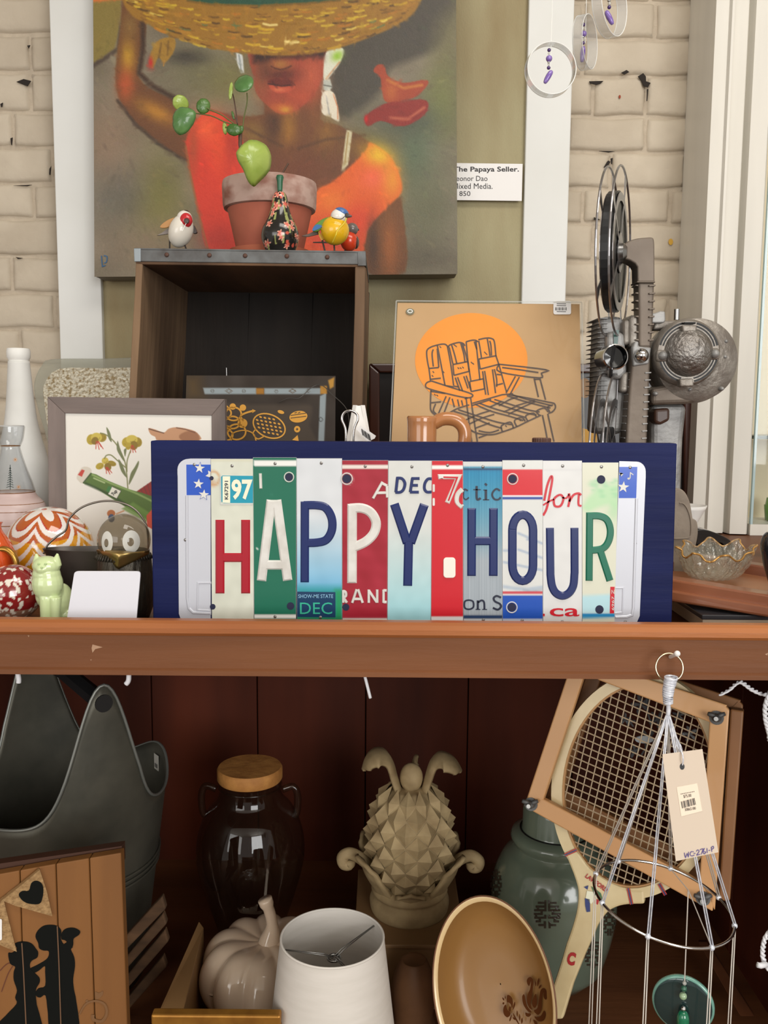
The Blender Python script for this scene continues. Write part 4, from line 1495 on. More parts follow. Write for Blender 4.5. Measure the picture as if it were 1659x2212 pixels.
MB().prism3([ptM(p, YBd + .002) for p in spline([(335, 1225), (362, 1275), (355, 1290), (330, 1285)], 3, True)], (0, .006, 0)).build('wing', mat('wing_dark', (70, 62, 60), .4), b1)
MB().prism3([ptM(p, YBd + .008) for p in [(170, 1240), (100, 1290), (66, 1308), (110, 1302), (180, 1290)]], (0, .003, 0)).build('tail', mat('tail_grey', (128, 118, 112), .5), b1)
for a, b in (((160, 1320), (160, 1408)), ((268, 1365), (288, 1408))):
    pts = [ptM(a, YBd), ptM(b, YBd - .003)]
    pts[1].z = ZC + .001
    MB().tube(pts + [pts[1] + Vector((.001, -.006, 0))], .0011, 6).build('leg', m_darkwire, b1)
mb = MB()
mb.stroke(M1((285, 1215), (255, 1275)), 1.2, Pln.Y(YBd - .028), 0)
mb.build('highlight_line', m_white, b1)

b2 = thing('tit_figurine', 'yellow painted metal bird with blue cap and white cheek', 'figurine', (ptM((1360, 1400), YBd).x, YBd, ZC))
mb = MB()
sph(mb, ptM((1395, 1272), YBd), (104 * u, 100 * u, 104 * u), (230, 180, 26), Matrix.Rotation(.5, 3, 'Y'))
sph(mb, ptM((1425, 1170), YBd - .003), (62 * u, 62 * u, 58 * u), (232, 228, 220))
sph(mb, ptM((1445, 1140), YBd - .002), (54 * u, 60 * u, 36 * u), (72, 112, 172), Matrix.Rotation(.35, 3, 'Y'))
mb.build('body', MATS['bird_enamel'], b2, smooth=True)
mb = MB().stroke(spline(M1((1372, 1172), (1390, 1180), (1440, 1186), (1468, 1165)), 5), 1.6, Pln.Y(YBd - .021), 0, .0006, .3)
mb.build('cheek_line', m_black_ink, b2)
MB().cyl(ptM((1478, 1160), YBd - .008), ptM((1520, 1166), YBd - .012), .004, 10, .001).build('beak', MATS['beak_grey'], b2, smooth=True)
wg = MB().prism3([ptM(p, YBd - .006) for p in spline([(1370, 1170), (1300, 1185), (1240, 1235), (1228, 1275), (1270, 1275), (1330, 1230)], 3, True)], (0, .004, 0)).build('wing', mat('wing_green', (92, 132, 46), .35), b2, bevel=.001)
MB().prism3([ptM(p, YBd - .0072) for p in spline([(1262, 1225), (1235, 1245), (1226, 1272), (1255, 1268), (1300, 1240)], 3, True)], (0, .002, 0)).build('wing_edge', mat('wing_blue', (52, 104, 160), .35), wg)
MB().prism3([ptM(p, YBd + .006) for p in [(1265, 1265), (1200, 1295), (1145, 1312), (1190, 1318), (1275, 1298)]], (0, .003, 0)).build('tail', mat('tail_brown', (92, 76, 66), .5), b2)
MB().prism3([ptM(p, YBd + .001) for p in [(1265, 1260), (1310, 1330), (1300, 1360), (1275, 1310)]], (0, .006, 0)).build('flank', mat('flank_yellow', (206, 160, 40), .35), b2)
mb = MB().tube(spline([ptM(p, YBd - .028 + d) for p, d in (((1480, 1180), .012), ((1465, 1215), .006), ((1415, 1270), .001), ((1400, 1310), .0), ((1375, 1365), .008))], 4), .0009, 6)
mb.build('weld_seam', mat('seam_yellow', (226, 200, 60), .35), b2, smooth=True)
for a, b in (((1300, 1345), (1322, 1412)), ((1388, 1370), (1392, 1412))):
    pts = [ptM(a, YBd), ptM(b, YBd - .003)]
    pts[1].z = ZC + .001
    MB().tube(pts + [pts[1] + Vector((.003, -.006, 0))], .0012, 6).build('leg', m_darkwire, b2)

YB3 = 1.335
b3 = thing('robin_figurine', 'red breasted painted metal bird half hidden behind the yellow one', 'figurine', (ptM((1490, 1400), YB3).x, YB3, ZC))
mb = MB()
sph(mb, ptM((1500, 1352), YB3), (66 * u, 70 * u, 74 * u), (206, 62, 28))
sph(mb, ptM((1522, 1262), YB3), (46 * u, 48 * u, 46 * u), (108, 98, 94))
sph(mb, ptM((1550, 1360), YB3 + .004), (26 * u, 60 * u, 48 * u), (70, 50, 46))
mb.build('body', MATS['bird_enamel'], b3, smooth=True)
MB().cyl(ptM((1558, 1262), YB3), ptM((1576, 1268), YB3), .003, 8, .0006).build('beak', MATS['beak_grey'], b3, smooth=True)
MB().prism3([ptM(p, YB3 + .01) for p in [(1450, 1345), (1380, 1352), (1230, 1356), (1230, 1362), (1400, 1366)]], (0, .003, 0)).build('tail', MATS['tail_brown'], b3)
for x in (1470, 1510):
    p = ptM((x, 1400), YB3)
    MB().tube([p, Vector((p.x, p.y, ZC + .0005)), Vector((p.x, p.y - .006, ZC + .0012))], .0012, 6).build('leg', m_darkwire, b3)

# ---- dark framed picture leaning far back
YDf = 1.645
DP = Pln.Y(YDf)
df = thing('dark_framed_picture', 'large picture in dark mahogany frame, mostly hidden behind projector and chair print', 'picture', (at(1150, 1150, YDf).x, YDf, ZS))
m_mahog = mat('mahogany', (78, 42, 30), 0.35, rgb2=(52, 28, 22), nscale=12, stretch=(.3, 1, .3), coat=.3)
zb = 1144
for q in ([(797, 785), (1500, 786), (1478, 806), (820, 805)], [(797, 785), (820, 805), (820, zb - 22), (797, zb)], [(1500, 786), (1500, zb), (1478, zb - 22), (1478, 806)], [(797, zb), (820, zb - 22), (1478, zb - 22), (1500, zb)]):
    p_ = [DP.p(x, y) for x, y in q]
    for v in p_:
        if v.z < ZS + .002:
            v.z = ZS + .0005
    MB().prism3(p_, (0, .025, 0)).build('frame_bar', m_mahog, df, bevel=.003)
MB().pp([(818, 803), (1480, 804), (1480, zb - 20), (818, zb - 20)], DP, .004, -.012).build('dark_print', mat('dark_picture', (40, 36, 36), .3, rgb2=(28, 26, 26), nscale=8), df)
MB().pp(ell(1266, 838, 14, 22, 16), DP, .0004, -.0118).build('printed_shape', mat('picture_tan', (140, 108, 74), .5), df)
MB().pp([(1262, 925), (1293, 935), (1293, 990), (1262, 990)], DP, .0004, -.0118).build('printed_shape', mat('picture_yellow', (196, 146, 50), .5), df)

# ---- chair print in a sleeve
CPn = Pln.three((857, 652, 1.20), (1254, 655, 1.20), (1050, 1240, 1.115))
cp = thing('chair_print', 'tan art print of a webbed lawn chair before an orange sun, in clear sleeve', 'print', (CPn.p(1050, 1240).x, 1.118, ZS))
qd = [(859, 654), (1252, 657), (1262, 1241), (833, 1237)]
v4 = [CPn.p(x, y) for x, y in qd]
for i in (2, 3):
    d = (v4[i] - v4[3 - i]).normalized()
    v4[i] = v4[i] + d * ((ZS + .001 - v4[i].z) / d.z)
MB().prism3(v4, (0, .0018, 0)).build('backing', mat('kraft_card', (196, 160, 116), .75, rgb2=(188, 152, 108), nscale=8), cp)
MB().pp(ell(*L6((883, 470))[0], 360 / 2.9625, 303 / 2.9625, 72), CPn, .0001, .0004).build('orange_sun', mat('orange_print', (240, 152, 58), .7, rgb2=(232, 140, 48), nscale=5), cp)
ln = MB()
segs = [
    [(665, 372), (625, 385), (600, 405), (598, 440), (605, 490), (612, 522)], [(640, 400), (632, 430), (640, 510)], [(665, 395), (675, 515)],
    [(665, 372), (700, 366), (720, 370), (738, 388)], [(738, 388), (745, 372), (800, 356), (830, 362), (842, 378)], [(848, 352), (885, 342), (910, 342), (925, 352)], [(928, 338), (975, 328), (1010, 330), (1030, 350), (1040, 440)],
    [(665, 372), (690, 500), (715, 632)], [(730, 380), (752, 500), (770, 632)], [(742, 388), (762, 480), (768, 495)], [(757, 372), (775, 430), (790, 490)], [(815, 360), (835, 430), (842, 482)], [(825, 362), (850, 440), (858, 478)],
    [(850, 352), (862, 480), (880, 602)], [(912, 345), (925, 470), (938, 596)], [(902, 350), (918, 400)], [(930, 345), (940, 400), (948, 455)], [(985, 332), (995, 390), (1002, 442)], [(1000, 345), (1008, 372), (1012, 440)],
    [(612, 522), (675, 516)], [(618, 592), (688, 584)], [(612, 522), (622, 600)], [(765, 497), (860, 478)], [(772, 566), (870, 540)], [(765, 497), (772, 566)], [(860, 478), (870, 545)], [(930, 462), (1045, 440)], [(940, 526), (1056, 496)], [(930, 462), (940, 526)],
    [(872, 606), (960, 588)], [(882, 670), (968, 652)], [(872, 606), (882, 670)], [(960, 588), (968, 652)], [(780, 580), (810, 665)], [(795, 578), (828, 668)], [(850, 568), (880, 660)], [(835, 572), (862, 650)],
    [(955, 540), (975, 690)], [(968, 538), (992, 692)], [(1018, 528), (1038, 680)], [(1030, 526), (1045, 590), (1045, 640)], [(1040, 440), (1060, 500), (1085, 590), (1108, 672)], [(1045, 560), (1072, 562)], [(1040, 630), (1085, 618)],
    [(720, 632), (770, 640)], [(800, 640), (770, 635)],
    [(1060, 495), (1360, 530), (1332, 552), (1318, 582), (1066, 545), (1060, 495)], [(1080, 516), (1190, 530), (1312, 548)],
    [(1165, 572), (1105, 680)], [(1190, 577), (1130, 690)], [(1285, 585), (1312, 705)], [(1322, 585), (1358, 722)], [(1288, 592), (1322, 590)],
    [(628, 602), (600, 612), (590, 632), (612, 652), (735, 685), (862, 710), (886, 686), (760, 645), (628, 602)], [(862, 710), (840, 716)],
    [(850, 712), (866, 850), (886, 990)], [(878, 706), (900, 850), (922, 990)], [(722, 700), (668, 822)], [(746, 706), (702, 824)], [(625, 660), (622, 740), (625, 790), (652, 820)], [(622, 668), (715, 682)], [(622, 742), (690, 735)], [(655, 748), (640, 790), (660, 815)],
    [(760, 715), (775, 770)], [(795, 720), (805, 765)], [(820, 725), (828, 760)], [(720, 820), (790, 780), (870, 755)], [(890, 745), (1080, 690)], [(885, 760), (1010, 720)],
    [(710, 805), (720, 830), (760, 830)], [(1120, 690), (1250, 712), (1380, 738), (1415, 748), (1420, 775), (1400, 800), (1375, 808)],
    [(1080, 690), (1150, 684)], [(1330, 820), (1240, 862), (1172, 895), (1090, 925), (1015, 945), (930, 938), (880, 915), (845, 872)],
    [(770, 795), (880, 830), (1000, 880), (1080, 905)], [(800, 785), (920, 825), (1050, 865), (1140, 880)], [(905, 750), (1010, 795), (1120, 825), (1215, 855)], [(935, 745), (1050, 785), (1160, 815), (1230, 835)],
    [(1000, 728), (1100, 765), (1210, 800), (1300, 820)], [(1030, 720), (1130, 750), (1240, 785), (1320, 800)], [(1110, 695), (1210, 728), (1310, 755), (1390, 775)], [(1145, 690), (1260, 725), (1400, 760)],
    [(850, 850), (930, 815), (1010, 790)], [(865, 880), (950, 840), (1030, 815)], [(1060, 760), (1130, 720), (1180, 705)], [(1090, 800), (1170, 765)], [(1120, 815), (1210, 770), (1290, 735)], [(905, 905), (1000, 870)], [(1170, 760), (1290, 725)], [(1000, 770), (1075, 735)],
    [(1085, 930), (1075, 890), (1130, 865), (1150, 890), (1150, 905)], [(1175, 895), (1160, 855), (1205, 835), (1228, 860)], [(1245, 860), (1232, 825), (1280, 808), (1300, 832)], [(1320, 822), (1300, 795), (1350, 775), (1375, 800)], [(1385, 800), (1372, 768), (1405, 755)],
    [(1338, 820), (1355, 900), (1372, 990)], [(1372, 812), (1392, 900), (1412, 990)], [(985, 945), (930, 965)], [(860, 905), (890, 925)],
    [(930, 920), (1000, 932), (1060, 915)],
]
for sgm in segs:
    ln.stroke(spline(L6(*sgm), 4) if len(sgm) > 2 else L6(*sgm), 3.2, CPn, .0007)
for x, y in ((685, 385), (705, 545), (800, 520), (815, 520), (830, 516), (640, 545), (635, 570), (650, 690), (665, 695), (885, 485), (895, 492), (970, 420), (980, 430), (1105, 890), (1195, 852), (775, 372), (785, 380)):
    ln.stroke(L6((x - 5, y - 5), (x + 5, y + 5)), 2.2, CPn, .0007)
ln.build('line_drawing', mat('sepia_ink', (92, 78, 70), .7), cp)
stk = MB().pp(rrect(1195, 651, 1233, 680, 4), CPn, .0002, .0016).build('price_sticker', m_paper, cp)
bc = MB()
for i, w_ in enumerate((2, 1, 1, 2, 1.5, 1, 2, 1, 1, 2)):
    bc.pp([(1199 + i * 2.5, 665), (1199 + i * 2.5 + w_ * .8, 665), (1199 + i * 2.5 + w_ * .8, 671.5), (1199 + i * 2.5, 671.5)], CPn, .0001, .0019)
for y in (657, 661, 674):
    bc.stroke([(1202, y), (1222, y + .3)], 1.2, CPn, .0019)
bc.build('barcode', m_black_ink, stk)
MB().pp(ell(*L6((491, 160))[0], 9, 7, 20), CPn, .0002, .0018).build('round_seal', mat('seal_grey', (120, 118, 96), .4), cp)
MB().stroke(ell(*L6((491, 158))[0], 5, 3.4, 14), 1.6, CPn, .002, closed=True).build('seal_mark', m_paper, cp)
sv = MB()
a_ = [CPn.p(*q, .002) for q in ((856, 651), (1256, 654), (1266, 1238), (830, 1234))]
sv.add(a_, [(0, 1, 2, 3)])
sv.build('clear_sleeve', glass('clear_plastic', (252, 252, 252), .8, .06, bump=.03, bscale=6), cp)
se = MB()
for a0, b0 in (((856, 651), (830, 1230)), ((1256, 654), (1266, 1234)), ((856, 651), (1256, 654))):
    se.stroke([a0, b0], 2.6, CPn, .0022)
se.build('sleeve_edge', glass('plastic_edge', (235, 235, 230), 1.5, .15, (225, 225, 220), .35), cp)

# ---- smoked glass plate
GPn = Pln.three((400, 812, 1.25), (726, 812, 1.25), (560, 1180, 1.205))
gp = thing('smoked_glass_plate', 'square smoked glass plate with gold fossil patterns, leaning before the crate', 'plate', (GPn.p(563, 1230).x, 1.20, ZS))
qz = [(403, 811), (725, 812), (722, 1228), (390, 1226)]
p = Paint(qz, 170, 200, (58, 51, 46))
p.noise(3, 90, 4)
k = L5
p.poly(k((380, 1160), (480, 1160), (500, 1300), (390, 1330)), (84, 66, 42), 16, .8)
p.poly(spline(k((480, 1350), (800, 1345), (1100, 1345), (1195, 1360), (1180, 1480), (1190, 1640), (480, 1640)), 3, True), (72, 63, 55), 4)
p.poly(k((500, 1238), (840, 1238), (840, 1278), (510, 1278)), (138, 148, 152), 1.2)
p.poly(k((892, 1240), (1252, 1240), (1252, 1278), (892, 1278)), (138, 148, 152), 1.2)
p.poly(k((1248, 1290), (1288, 1270), (1272, 1640), (1235, 1640)), (138, 148, 152), 1.2)
p.poly(k((840, 1240), (890, 1240), (890, 1278), (840, 1278)), (150, 104, 44), 1.2)
p.poly(k((1250, 1225), (1292, 1225), (1292, 1275), (1250, 1278)), (170, 124, 56), 1.2)
p.poly(k((1300, 1190), (1340, 1170), (1335, 1230), (1312, 1245)), (172, 128, 58), 1.5)
for x, y in ((560, 1258), (760, 1258), (968, 1260), (1172, 1257)):
    p.line(ell(*k((x, y))[0], 3.2, 3.2, 10), 1.2, (80, 74, 66), .7)
for x, y in ((665, 1258), (1072, 1258)):
    p.line(k((x - 22, y), (x, y - 12), (x + 22, y), (x, y + 12), (x - 22, y)), 1.5, (88, 70, 52), .7)
p.line(ell(*k((1253, 1440))[0], 4, 4, 10), 1.5, (60, 60, 60), .7)
p.build('glass', GPn, mat('smoked_glass', 'vcol', .3, spec=.2), gp)
MB().pp(qz, GPn, .004, -.0006).build('glass_back', mat('smoked_back', (46, 40, 36), .2), gp)
gold = mat('gold_print', (206, 150, 62), .35, metal=.35)
g = MB()
g.stroke(ell(*k((923, 1482))[0], 107 / 2.96, 72 / 2.96, 34, .42), 3, GPn, .0006, closed=True)
for i in range(7):
    for j in range(6):
        x, y = 840 + i * 28 + j * 6, 1420 + j * 24 + i * 5
        dx, dy = x - 923, y - 1482
        c_, s2 = math.cos(-.42), math.sin(-.42)
        if ((dx * c_ - dy * s2) / 95) ** 2 + ((dx * s2 + dy * c_) / 60) ** 2 < 1:
            g.pp(ell(*k((x, y))[0], 3.4, 2, 8, .5), GPn, .0001, .0006)
g.build('gold_shell', gold, gp)
g = MB().pp(ell(*k((1110, 1423))[0], 58 / 2.96, 37 / 2.96, 28, -.15), GPn, .0001, .0006)
g.build('gold_oval', gold, gp)
for pl_pts in (ell(*k((1102, 1503))[0], 20 / 2.96, 21 / 2.96, 20), ell(*k((998, 1393))[0], 22 / 2.96, 11 / 2.96, 16, .3), k((1070, 1572), (1105, 1540), (1112, 1578)), ell(*k((752, 1465))[0], 32 / 2.96, 30 / 2.96, 20)):
    MB().pp(pl_pts, GPn, .0001, .0006).build('gold_shape', gold, gp)
g = MB()
for pts in (k((1060, 1415), (1160, 1400)), k((1060, 1432), (1160, 1420)), k((1085, 1400), (1100, 1395)), k((1108, 1400), (1122, 1393))):
    g.stroke(pts, 1.6, GPn, .0009)
g.pp(k((1094, 1503), (1102, 1494), (1110, 1503), (1102, 1512)), GPn, .0001, .0009)
g.build('dark_details', mat('dark_brown_print', (64, 48, 36), .4), gp)
g = MB()
for x, y, r in ((695, 1405, 50), (690, 1460, 46), (715, 1520, 58), (640, 1400, 40), (650, 1540, 40)):
    g.stroke(ell(*k((x, y))[0], r / 2.96, r / 2.96 * .85, 24), 3.6, GPn, .0006, closed=True)
for x, y in ((690, 1358), (755, 1365), (645, 1370), (660, 1500)):
    g.pp(ell(*k((x, y))[0], 7, 7, 14), GPn, .0001, .0006)
g.stroke(spline(k((760, 1450), (740, 1420), (770, 1400), (820, 1385)), 5), 4, GPn, .0006)
g.pp(k((815, 1375), (838, 1384), (815, 1400)), GPn, .0001, .0006)
g.stroke(spline(k((680, 1580), (690, 1530), (760, 1510), (820, 1530), (840, 1580)), 5), 2.6, GPn, .0006)
g.stroke(spline(k((840, 1500), (820, 1530), (850, 1565), (895, 1545)), 5), 2.6, GPn, .0006)
g.build('gold_scrolls', gold, gp)
hw = MB().tube(spline([GPn.p(*q, .004 + d) for q, d in ((L5((985, 1335))[0], 0), (L5((1050, 1312))[0], .004), (L5((1120, 1310))[0], .004), (L5((1200, 1240))[0], .003), (L5((1260, 1228))[0], .003), (L5((1330, 1290))[0], .006), (L5((1420, 1385))[0], .01), (L5((1440, 1500))[0], .012))], 6), .0006, 6)
hw.build('hanging_wire', m_darkwire, gp)

# ---- glass platter far left
YPl = 1.61
PP = Pln.three((111, 776, 1.66), (320, 776, 1.66), (215, 1130, 1.585))
pl_ = thing('mosaic_platter', 'clear glass platter flecked with gold and silver leaf, behind bottle and flower print', 'platter', (PP.p(215, 1140).x, 1.59, ZS))
ol = spline([(111, 776), (215, 775), (320, 776), (352, 822), (350, 870), (340, 930), (322, 1010), (300, 1100), (285, 1141), (215, 1142), (145, 1141), (128, 1100), (104, 960), (84, 890), (74, 845), (76, 818), (90, 790)], 3, True)
MB().pp(ol, PP, .005, 0).build('clear_rim', glass('platter_glass', (228, 230, 224), 1.2, .08, (205, 203, 190), .3, bump=.2, bscale=90), pl_)
inner = spline([(128, 797), (215, 796), (305, 797), (332, 830), (325, 920), (300, 1040), (215, 1090), (130, 1040), (108, 950), (95, 860), (97, 828)], 3, True)
MB().pp(inner, PP, .0006, .0008).build('foil_mosaic', mat('foil_leaf', (200, 194, 176), .3, metal=.4, rgb2=(146, 128, 94), nscale=190, detail=2, lo=.45, hi=.66, bump=.5, bscale=200), pl_)

# ---- white bottle
YWb = 1.245
q = at(45, 900, YWb)
wb = thing('white_bottle', 'matte white painted glass bottle with long neck beside grey picture frame', 'bottle', (q.x, YWb, ZS))
s_ = YWb / F
zz = lambda y: Zp(y, YWb, 45)
MB().lathe([(r * s_, z) for r, z in [(2, ZS), (55, ZS), (58, ZS + .006)] + spline([(59, zz(1130)), (59, zz(1060)), (56, zz(1010)), (50, zz(980)), (40, zz(940)), (33, zz(905)), (28, zz(860)), (25, zz(820)), (22, zz(780))], 5)], 40, c=(q.x, YWb, 0)).build('body', mat('matte_white', (222, 222, 218), .55, rgb2=(210, 209, 204), nscale=15), wb, smooth=True)
MB().lathe([(20 * s_, zz(780)), (24 * s_, zz(772)), (24.5 * s_, zz(760)), (23 * s_, zz(753)), (16 * s_, zz(752)), (15 * s_, zz(775))], 32, c=(q.x, YWb, 0)).build('lip', mat('lip_white', (232, 231, 226), .45), wb, smooth='auto')

# ---- grey framed flower print
YFr = 1.135
FP = Pln.three((102, 857, 1.15), (486, 862, 1.15), (290, 1255, 1.118))
fr = thing('framed_flower_print', 'grey wood framed print of yellow flowers, a green bottle and a cap', 'picture', (FP.p(290, 1262).x, 1.122, ZS))
m_gw = mat('grey_wood', (128, 114, 108), .65, rgb2=(98, 88, 84), nscale=30, stretch=(.12, 1, 1), bump=.25, bscale=80, bstretch=(.15, 1, 1.5))
m_gwv = mat('grey_wood_upright', (128, 114, 108), .65, rgb2=(98, 88, 84), nscale=30, stretch=(1, 1, .12), bump=.25, bscale=80, bstretch=(1.5, 1, .15))
oq = [(102, 857), (486, 862), (489, 1264), (107, 1260)]
iq = [(138, 892), (456, 897), (457, 1226), (143, 1222)]
for i in range(4):
    j = (i + 1) % 4
    vv = [FP.p(*oq[i]), FP.p(*oq[j]), FP.p(*iq[j], -.003), FP.p(*iq[i], -.003)]
    for v in vv:
        if v.z < ZS + .0008:
            v.z = ZS + .0008
    MB().prism3(vv, (0, .014, 0)).build('frame_bar', m_gw if i % 2 == 0 else m_gwv, fr, bevel=.0008)
p = Paint([(136, 890), (458, 895), (459, 1230), (141, 1226)], 350, 360, (226, 222, 214))
k = K3
og = [(172, 150, 52), (150, 128, 44), (194, 174, 78), (132, 108, 40)]


def flower(cx, cy, petals, st):
    for i, (dx, dy, rx, ry, ro) in enumerate(petals):
        X, Y_ = k((cx + dx, cy + dy))[0]
        p.poly(ell(X, Y_, rx / 3.456, ry / 3.456, 16, ro), og[i % 4], .8)
        p.line(ell(X, Y_, rx / 3.456 * .6, ry / 3.456 * .5, 8, ro, 0, 2), 1.2, (120, 98, 40), .8, .6)
    for x, y in st:
        p.line(k((cx + (x - cx) * .3, cy + 25), (x, y)), 1.6, (182, 62, 50), .7)


flower(710, 710, [(-40, 10, 34, 40, .2), (40, -5, 36, 34, -.3), (0, -5, 42, 36, 0), (-12, 20, 26, 30, .5)], [(705, 790), (730, 795), (760, 790), (745, 775)])
flower(975, 740, [(-40, 0, 34, 38, .4), (42, 0, 34, 38, -.4), (0, -20, 44, 34, 0), (15, 25, 30, 34, 0), (-25, 30, 22, 28, .3)], [(965, 820), (985, 818), (1005, 815)])
flower(780, 905, [(-45, 15, 32, 24, -.4), (45, -5, 34, 20, .3), (-5, -25, 26, 26, 0), (15, 20, 26, 30, -.4)], [(785, 975), (810, 980), (825, 970), (800, 960)])
gr = (120, 122, 76)
for pts in ([(740, 672), (790, 690), (850, 745), (900, 830), (930, 920), (945, 1085)], [(965, 805), (940, 880), (938, 960)], [(770, 862), (785, 840), (820, 838), (870, 880), (925, 928)]):
    p.line(spline(k(*pts), 5), 2.4, gr, .8)
for pts in ([(784, 628), (812, 670), (824, 738), (800, 710)], [(868, 730), (885, 780), (920, 885), (885, 840), (862, 790)], [(876, 868), (905, 910), (938, 1005), (900, 965), (880, 910)], [(1026, 880), (1020, 930), (955, 1060), (965, 980), (995, 930)], [(935, 790), (925, 850), (915, 800)]):
    p.poly(spline(k(*pts), 4, True), (112, 118, 82), .8)
p.poly(spline(k((1100, 636), (1150, 645), (1215, 668), (1250, 640), (1310, 628), (1400, 642), (1465, 670), (1478, 730), (1190, 730), (1150, 700), (1115, 680)), 3, True), (186, 140, 106), .8)
p.poly(spline(k((1330, 690), (1400, 655), (1465, 672), (1476, 730), (1360, 730)), 3, True), (150, 104, 74), 1.5)
p.line(k((1104, 640), (1150, 655), (1215, 672)), 2, (92, 60, 44), .8)
p.line(k((1310, 632), (1380, 645), (1450, 668)), 2, (110, 72, 54), .8)
p.poly(k((1010, 1110), (1120, 1035), (1140, 1035), (1140, 1170)), (142, 46, 42), .8)
for i in range(4):
    p.line(k((1040 + i * 26, 1090 - i * 18), (1070 + i * 26, 1150)), 1.2, (80, 60, 50), .7, .7)
p.poly(spline(k((603, 1042), (670, 972), (800, 1030), (960, 1095), (1080, 1130), (1200, 1200), (1200, 1420), (1100, 1330), (960, 1245), (820, 1160), (690, 1075)), 3, True), (86, 112, 52), .8)
p.line(spline(k((680, 985), (820, 1050), (1000, 1120), (1160, 1200)), 4), 4, (160, 184, 116), 1.5, .7)
p.line(spline(k((630, 1050), (800, 1130), (960, 1225), (1100, 1310)), 4), 5, (46, 66, 34), 2, .8)
p.poly(k((900, 1240), (985, 1190), (1140, 1290), (1080, 1340)), (112, 146, 70), 2, .8)
p.line(k((690, 1010), (770, 1045)), 3, (186, 200, 150), 1, .8)
p.poly(spline(k((562, 1000), (600, 930), (655, 930), (672, 968), (610, 1048), (575, 1030)), 3, True), (206, 198, 184), .8)
p.poly(k((570, 985), (600, 945), (622, 952), (600, 1000)), (186, 66, 56), .8)
p.line(k((668, 975), (612, 1045)), 3, (60, 80, 44), .8)
p.poly(k((825, 1072), (895, 1105), (862, 1165), (795, 1130)), (222, 220, 206), .8)
p.line(k((825, 1072), (895, 1105), (862, 1165), (795, 1130), (825, 1072)), 1, (60, 60, 50), .6)
p.poly(k((800, 1068), (825, 1078), (805, 1118), (782, 1105)), (64, 120, 64), .8)
p.poly(k((1085, 1290), (1130, 1240), (1140, 1400), (1090, 1370)), (206, 82, 60), .8)
p.poly(ell(*k((820, 1275))[0], 9, 8, 14), (186, 116, 72), .8)
p.poly(ell(*k((822, 1310))[0], 7, 9, 14), (84, 96, 124), .8)
p.line(k((860, 1278), (915, 1255)), 3, (206, 156, 120), .7)
p.build('print', FP, m_vprint, fr, off=-.0055)
MB().pp([(136, 890), (458, 895), (459, 1230), (141, 1226)], FP, .003, -.0058).build('backing', m_paper, fr)
mb = MB()
x0, y0 = K3((845, 1120))[0]
text_mb(mb, '7up', (x0 - 6, y0 - 5, x0 + 7, y0 + 5), FP, -.005, rot=-50, bold=.02)
mb.build('printed_brand', m_black_ink, fr)

# ---- stoneware jug neck behind the sign
YJ = 0.96
q = at(912, 900, YJ)
jg = thing('stoneware_jug', 'caramel glazed stoneware jug with looped handle, behind the licence plate sign', 'jug', (q.x, YJ, ZS))
m_car = mat('caramel_glaze', (182, 122, 76), .15, coat=.6, rgb2=(160, 104, 62), nscale=8)
s_ = YJ / F
zt_ = Zp(898, YJ)
MB().lathe([(.01, ZS), (.046, ZS), (.05, ZS + .01), (.05, ZS + .09), (.04, ZS + .13), (.022, ZS + .16), (31 * s_, ZS + .175), (32 * s_, zt_ - .006), (33 * s_, zt_ - .002), (31 * s_, zt_), (24 * s_, zt_ - .001), (22 * s_, zt_ - .03)], 40, c=(q.x, YJ, 0)).build('body', m_car, jg, smooth=True)
MB().tube(spline([at(*p_, YJ) for p_ in ((936, 915), (958, 905), (985, 908), (1002, 926), (1003, 955), (990, 985), (965, 1010), (945, 1030))], 5), .0072, 14).build('handle', m_car, jg, smooth=True)

# ---- small capped bottle
YCb = 0.965
q = at(1170, 945, YCb)
cb = thing('capped_bottle', 'small amber bottle with ridged brown screw cap, behind the sign', 'bottle', (q.x, YCb, ZS))
zt_ = Zp(943, YCb)
MB().lathe([(.01, ZS), (.023, ZS), (.025, ZS + .01), (.025, ZS + .11), (.018, ZS + .14), (.008, ZS + .155), (.008, zt_ - .012)], 28, c=(q.x, YCb, 0)).build('bottle_body', mat('amber', (96, 56, 24), .1, coat=.5), cb, smooth=True)
MB().lathe([(.0098, zt_ - .02), (.0098, zt_ - .001), (.009, zt_), (.001, zt_)], 48, c=(q.x, YCb, 0), rf=lambda a, t: 1 + .03 * math.cos(24 * a)).build('screw_cap', mat('brown_cap', (92, 62, 52), .5), cb)

# ---- white tapered wire lantern with tag
YLt = 1.085
q = at(775, 950, YLt)
lt = thing('white_lantern', 'white tapering openwork metal lantern with wire loop and paper price tag', 'lantern', (q.x, YLt, ZS))
apx = at(*L5((1497, 1352))[0], YLt)
for sx, sy in ((-1, -1), (1, -1), (1, 1), (-1, 1)):
    MB().tube([apx + Vector((sx * .003, sy * .003, 0)), Vector((q.x + sx * .042, YLt + sy * .035, ZS + .004))], .0042, 4).build('leg', m_white, lt)
for t in (.35, .62, .97):
    z = apx.z + (ZS - apx.z) * t
    r = .003 + .039 * t
    pts = [Vector((q.x * t + apx.x * (1 - t) + sx * r, YLt + sy * r * .85, z)) for sx, sy in ((-1, -1), (1, -1), (1, 1), (-1, 1))]
    MB().tube(pts, .003, 4, closed=True).build('hoop', m_white, lt)
zc_ = apx.z - .028
MB().prism3([apx + Vector((-.003, -.006, 0)), apx + Vector((.003, -.006, 0)), Vector((q.x + .017, YLt - .018, zc_ - .03)), Vector((q.x - .012, YLt - .018, zc_ - .03))], (0, .003, 0)).build('panel', m_white, lt)
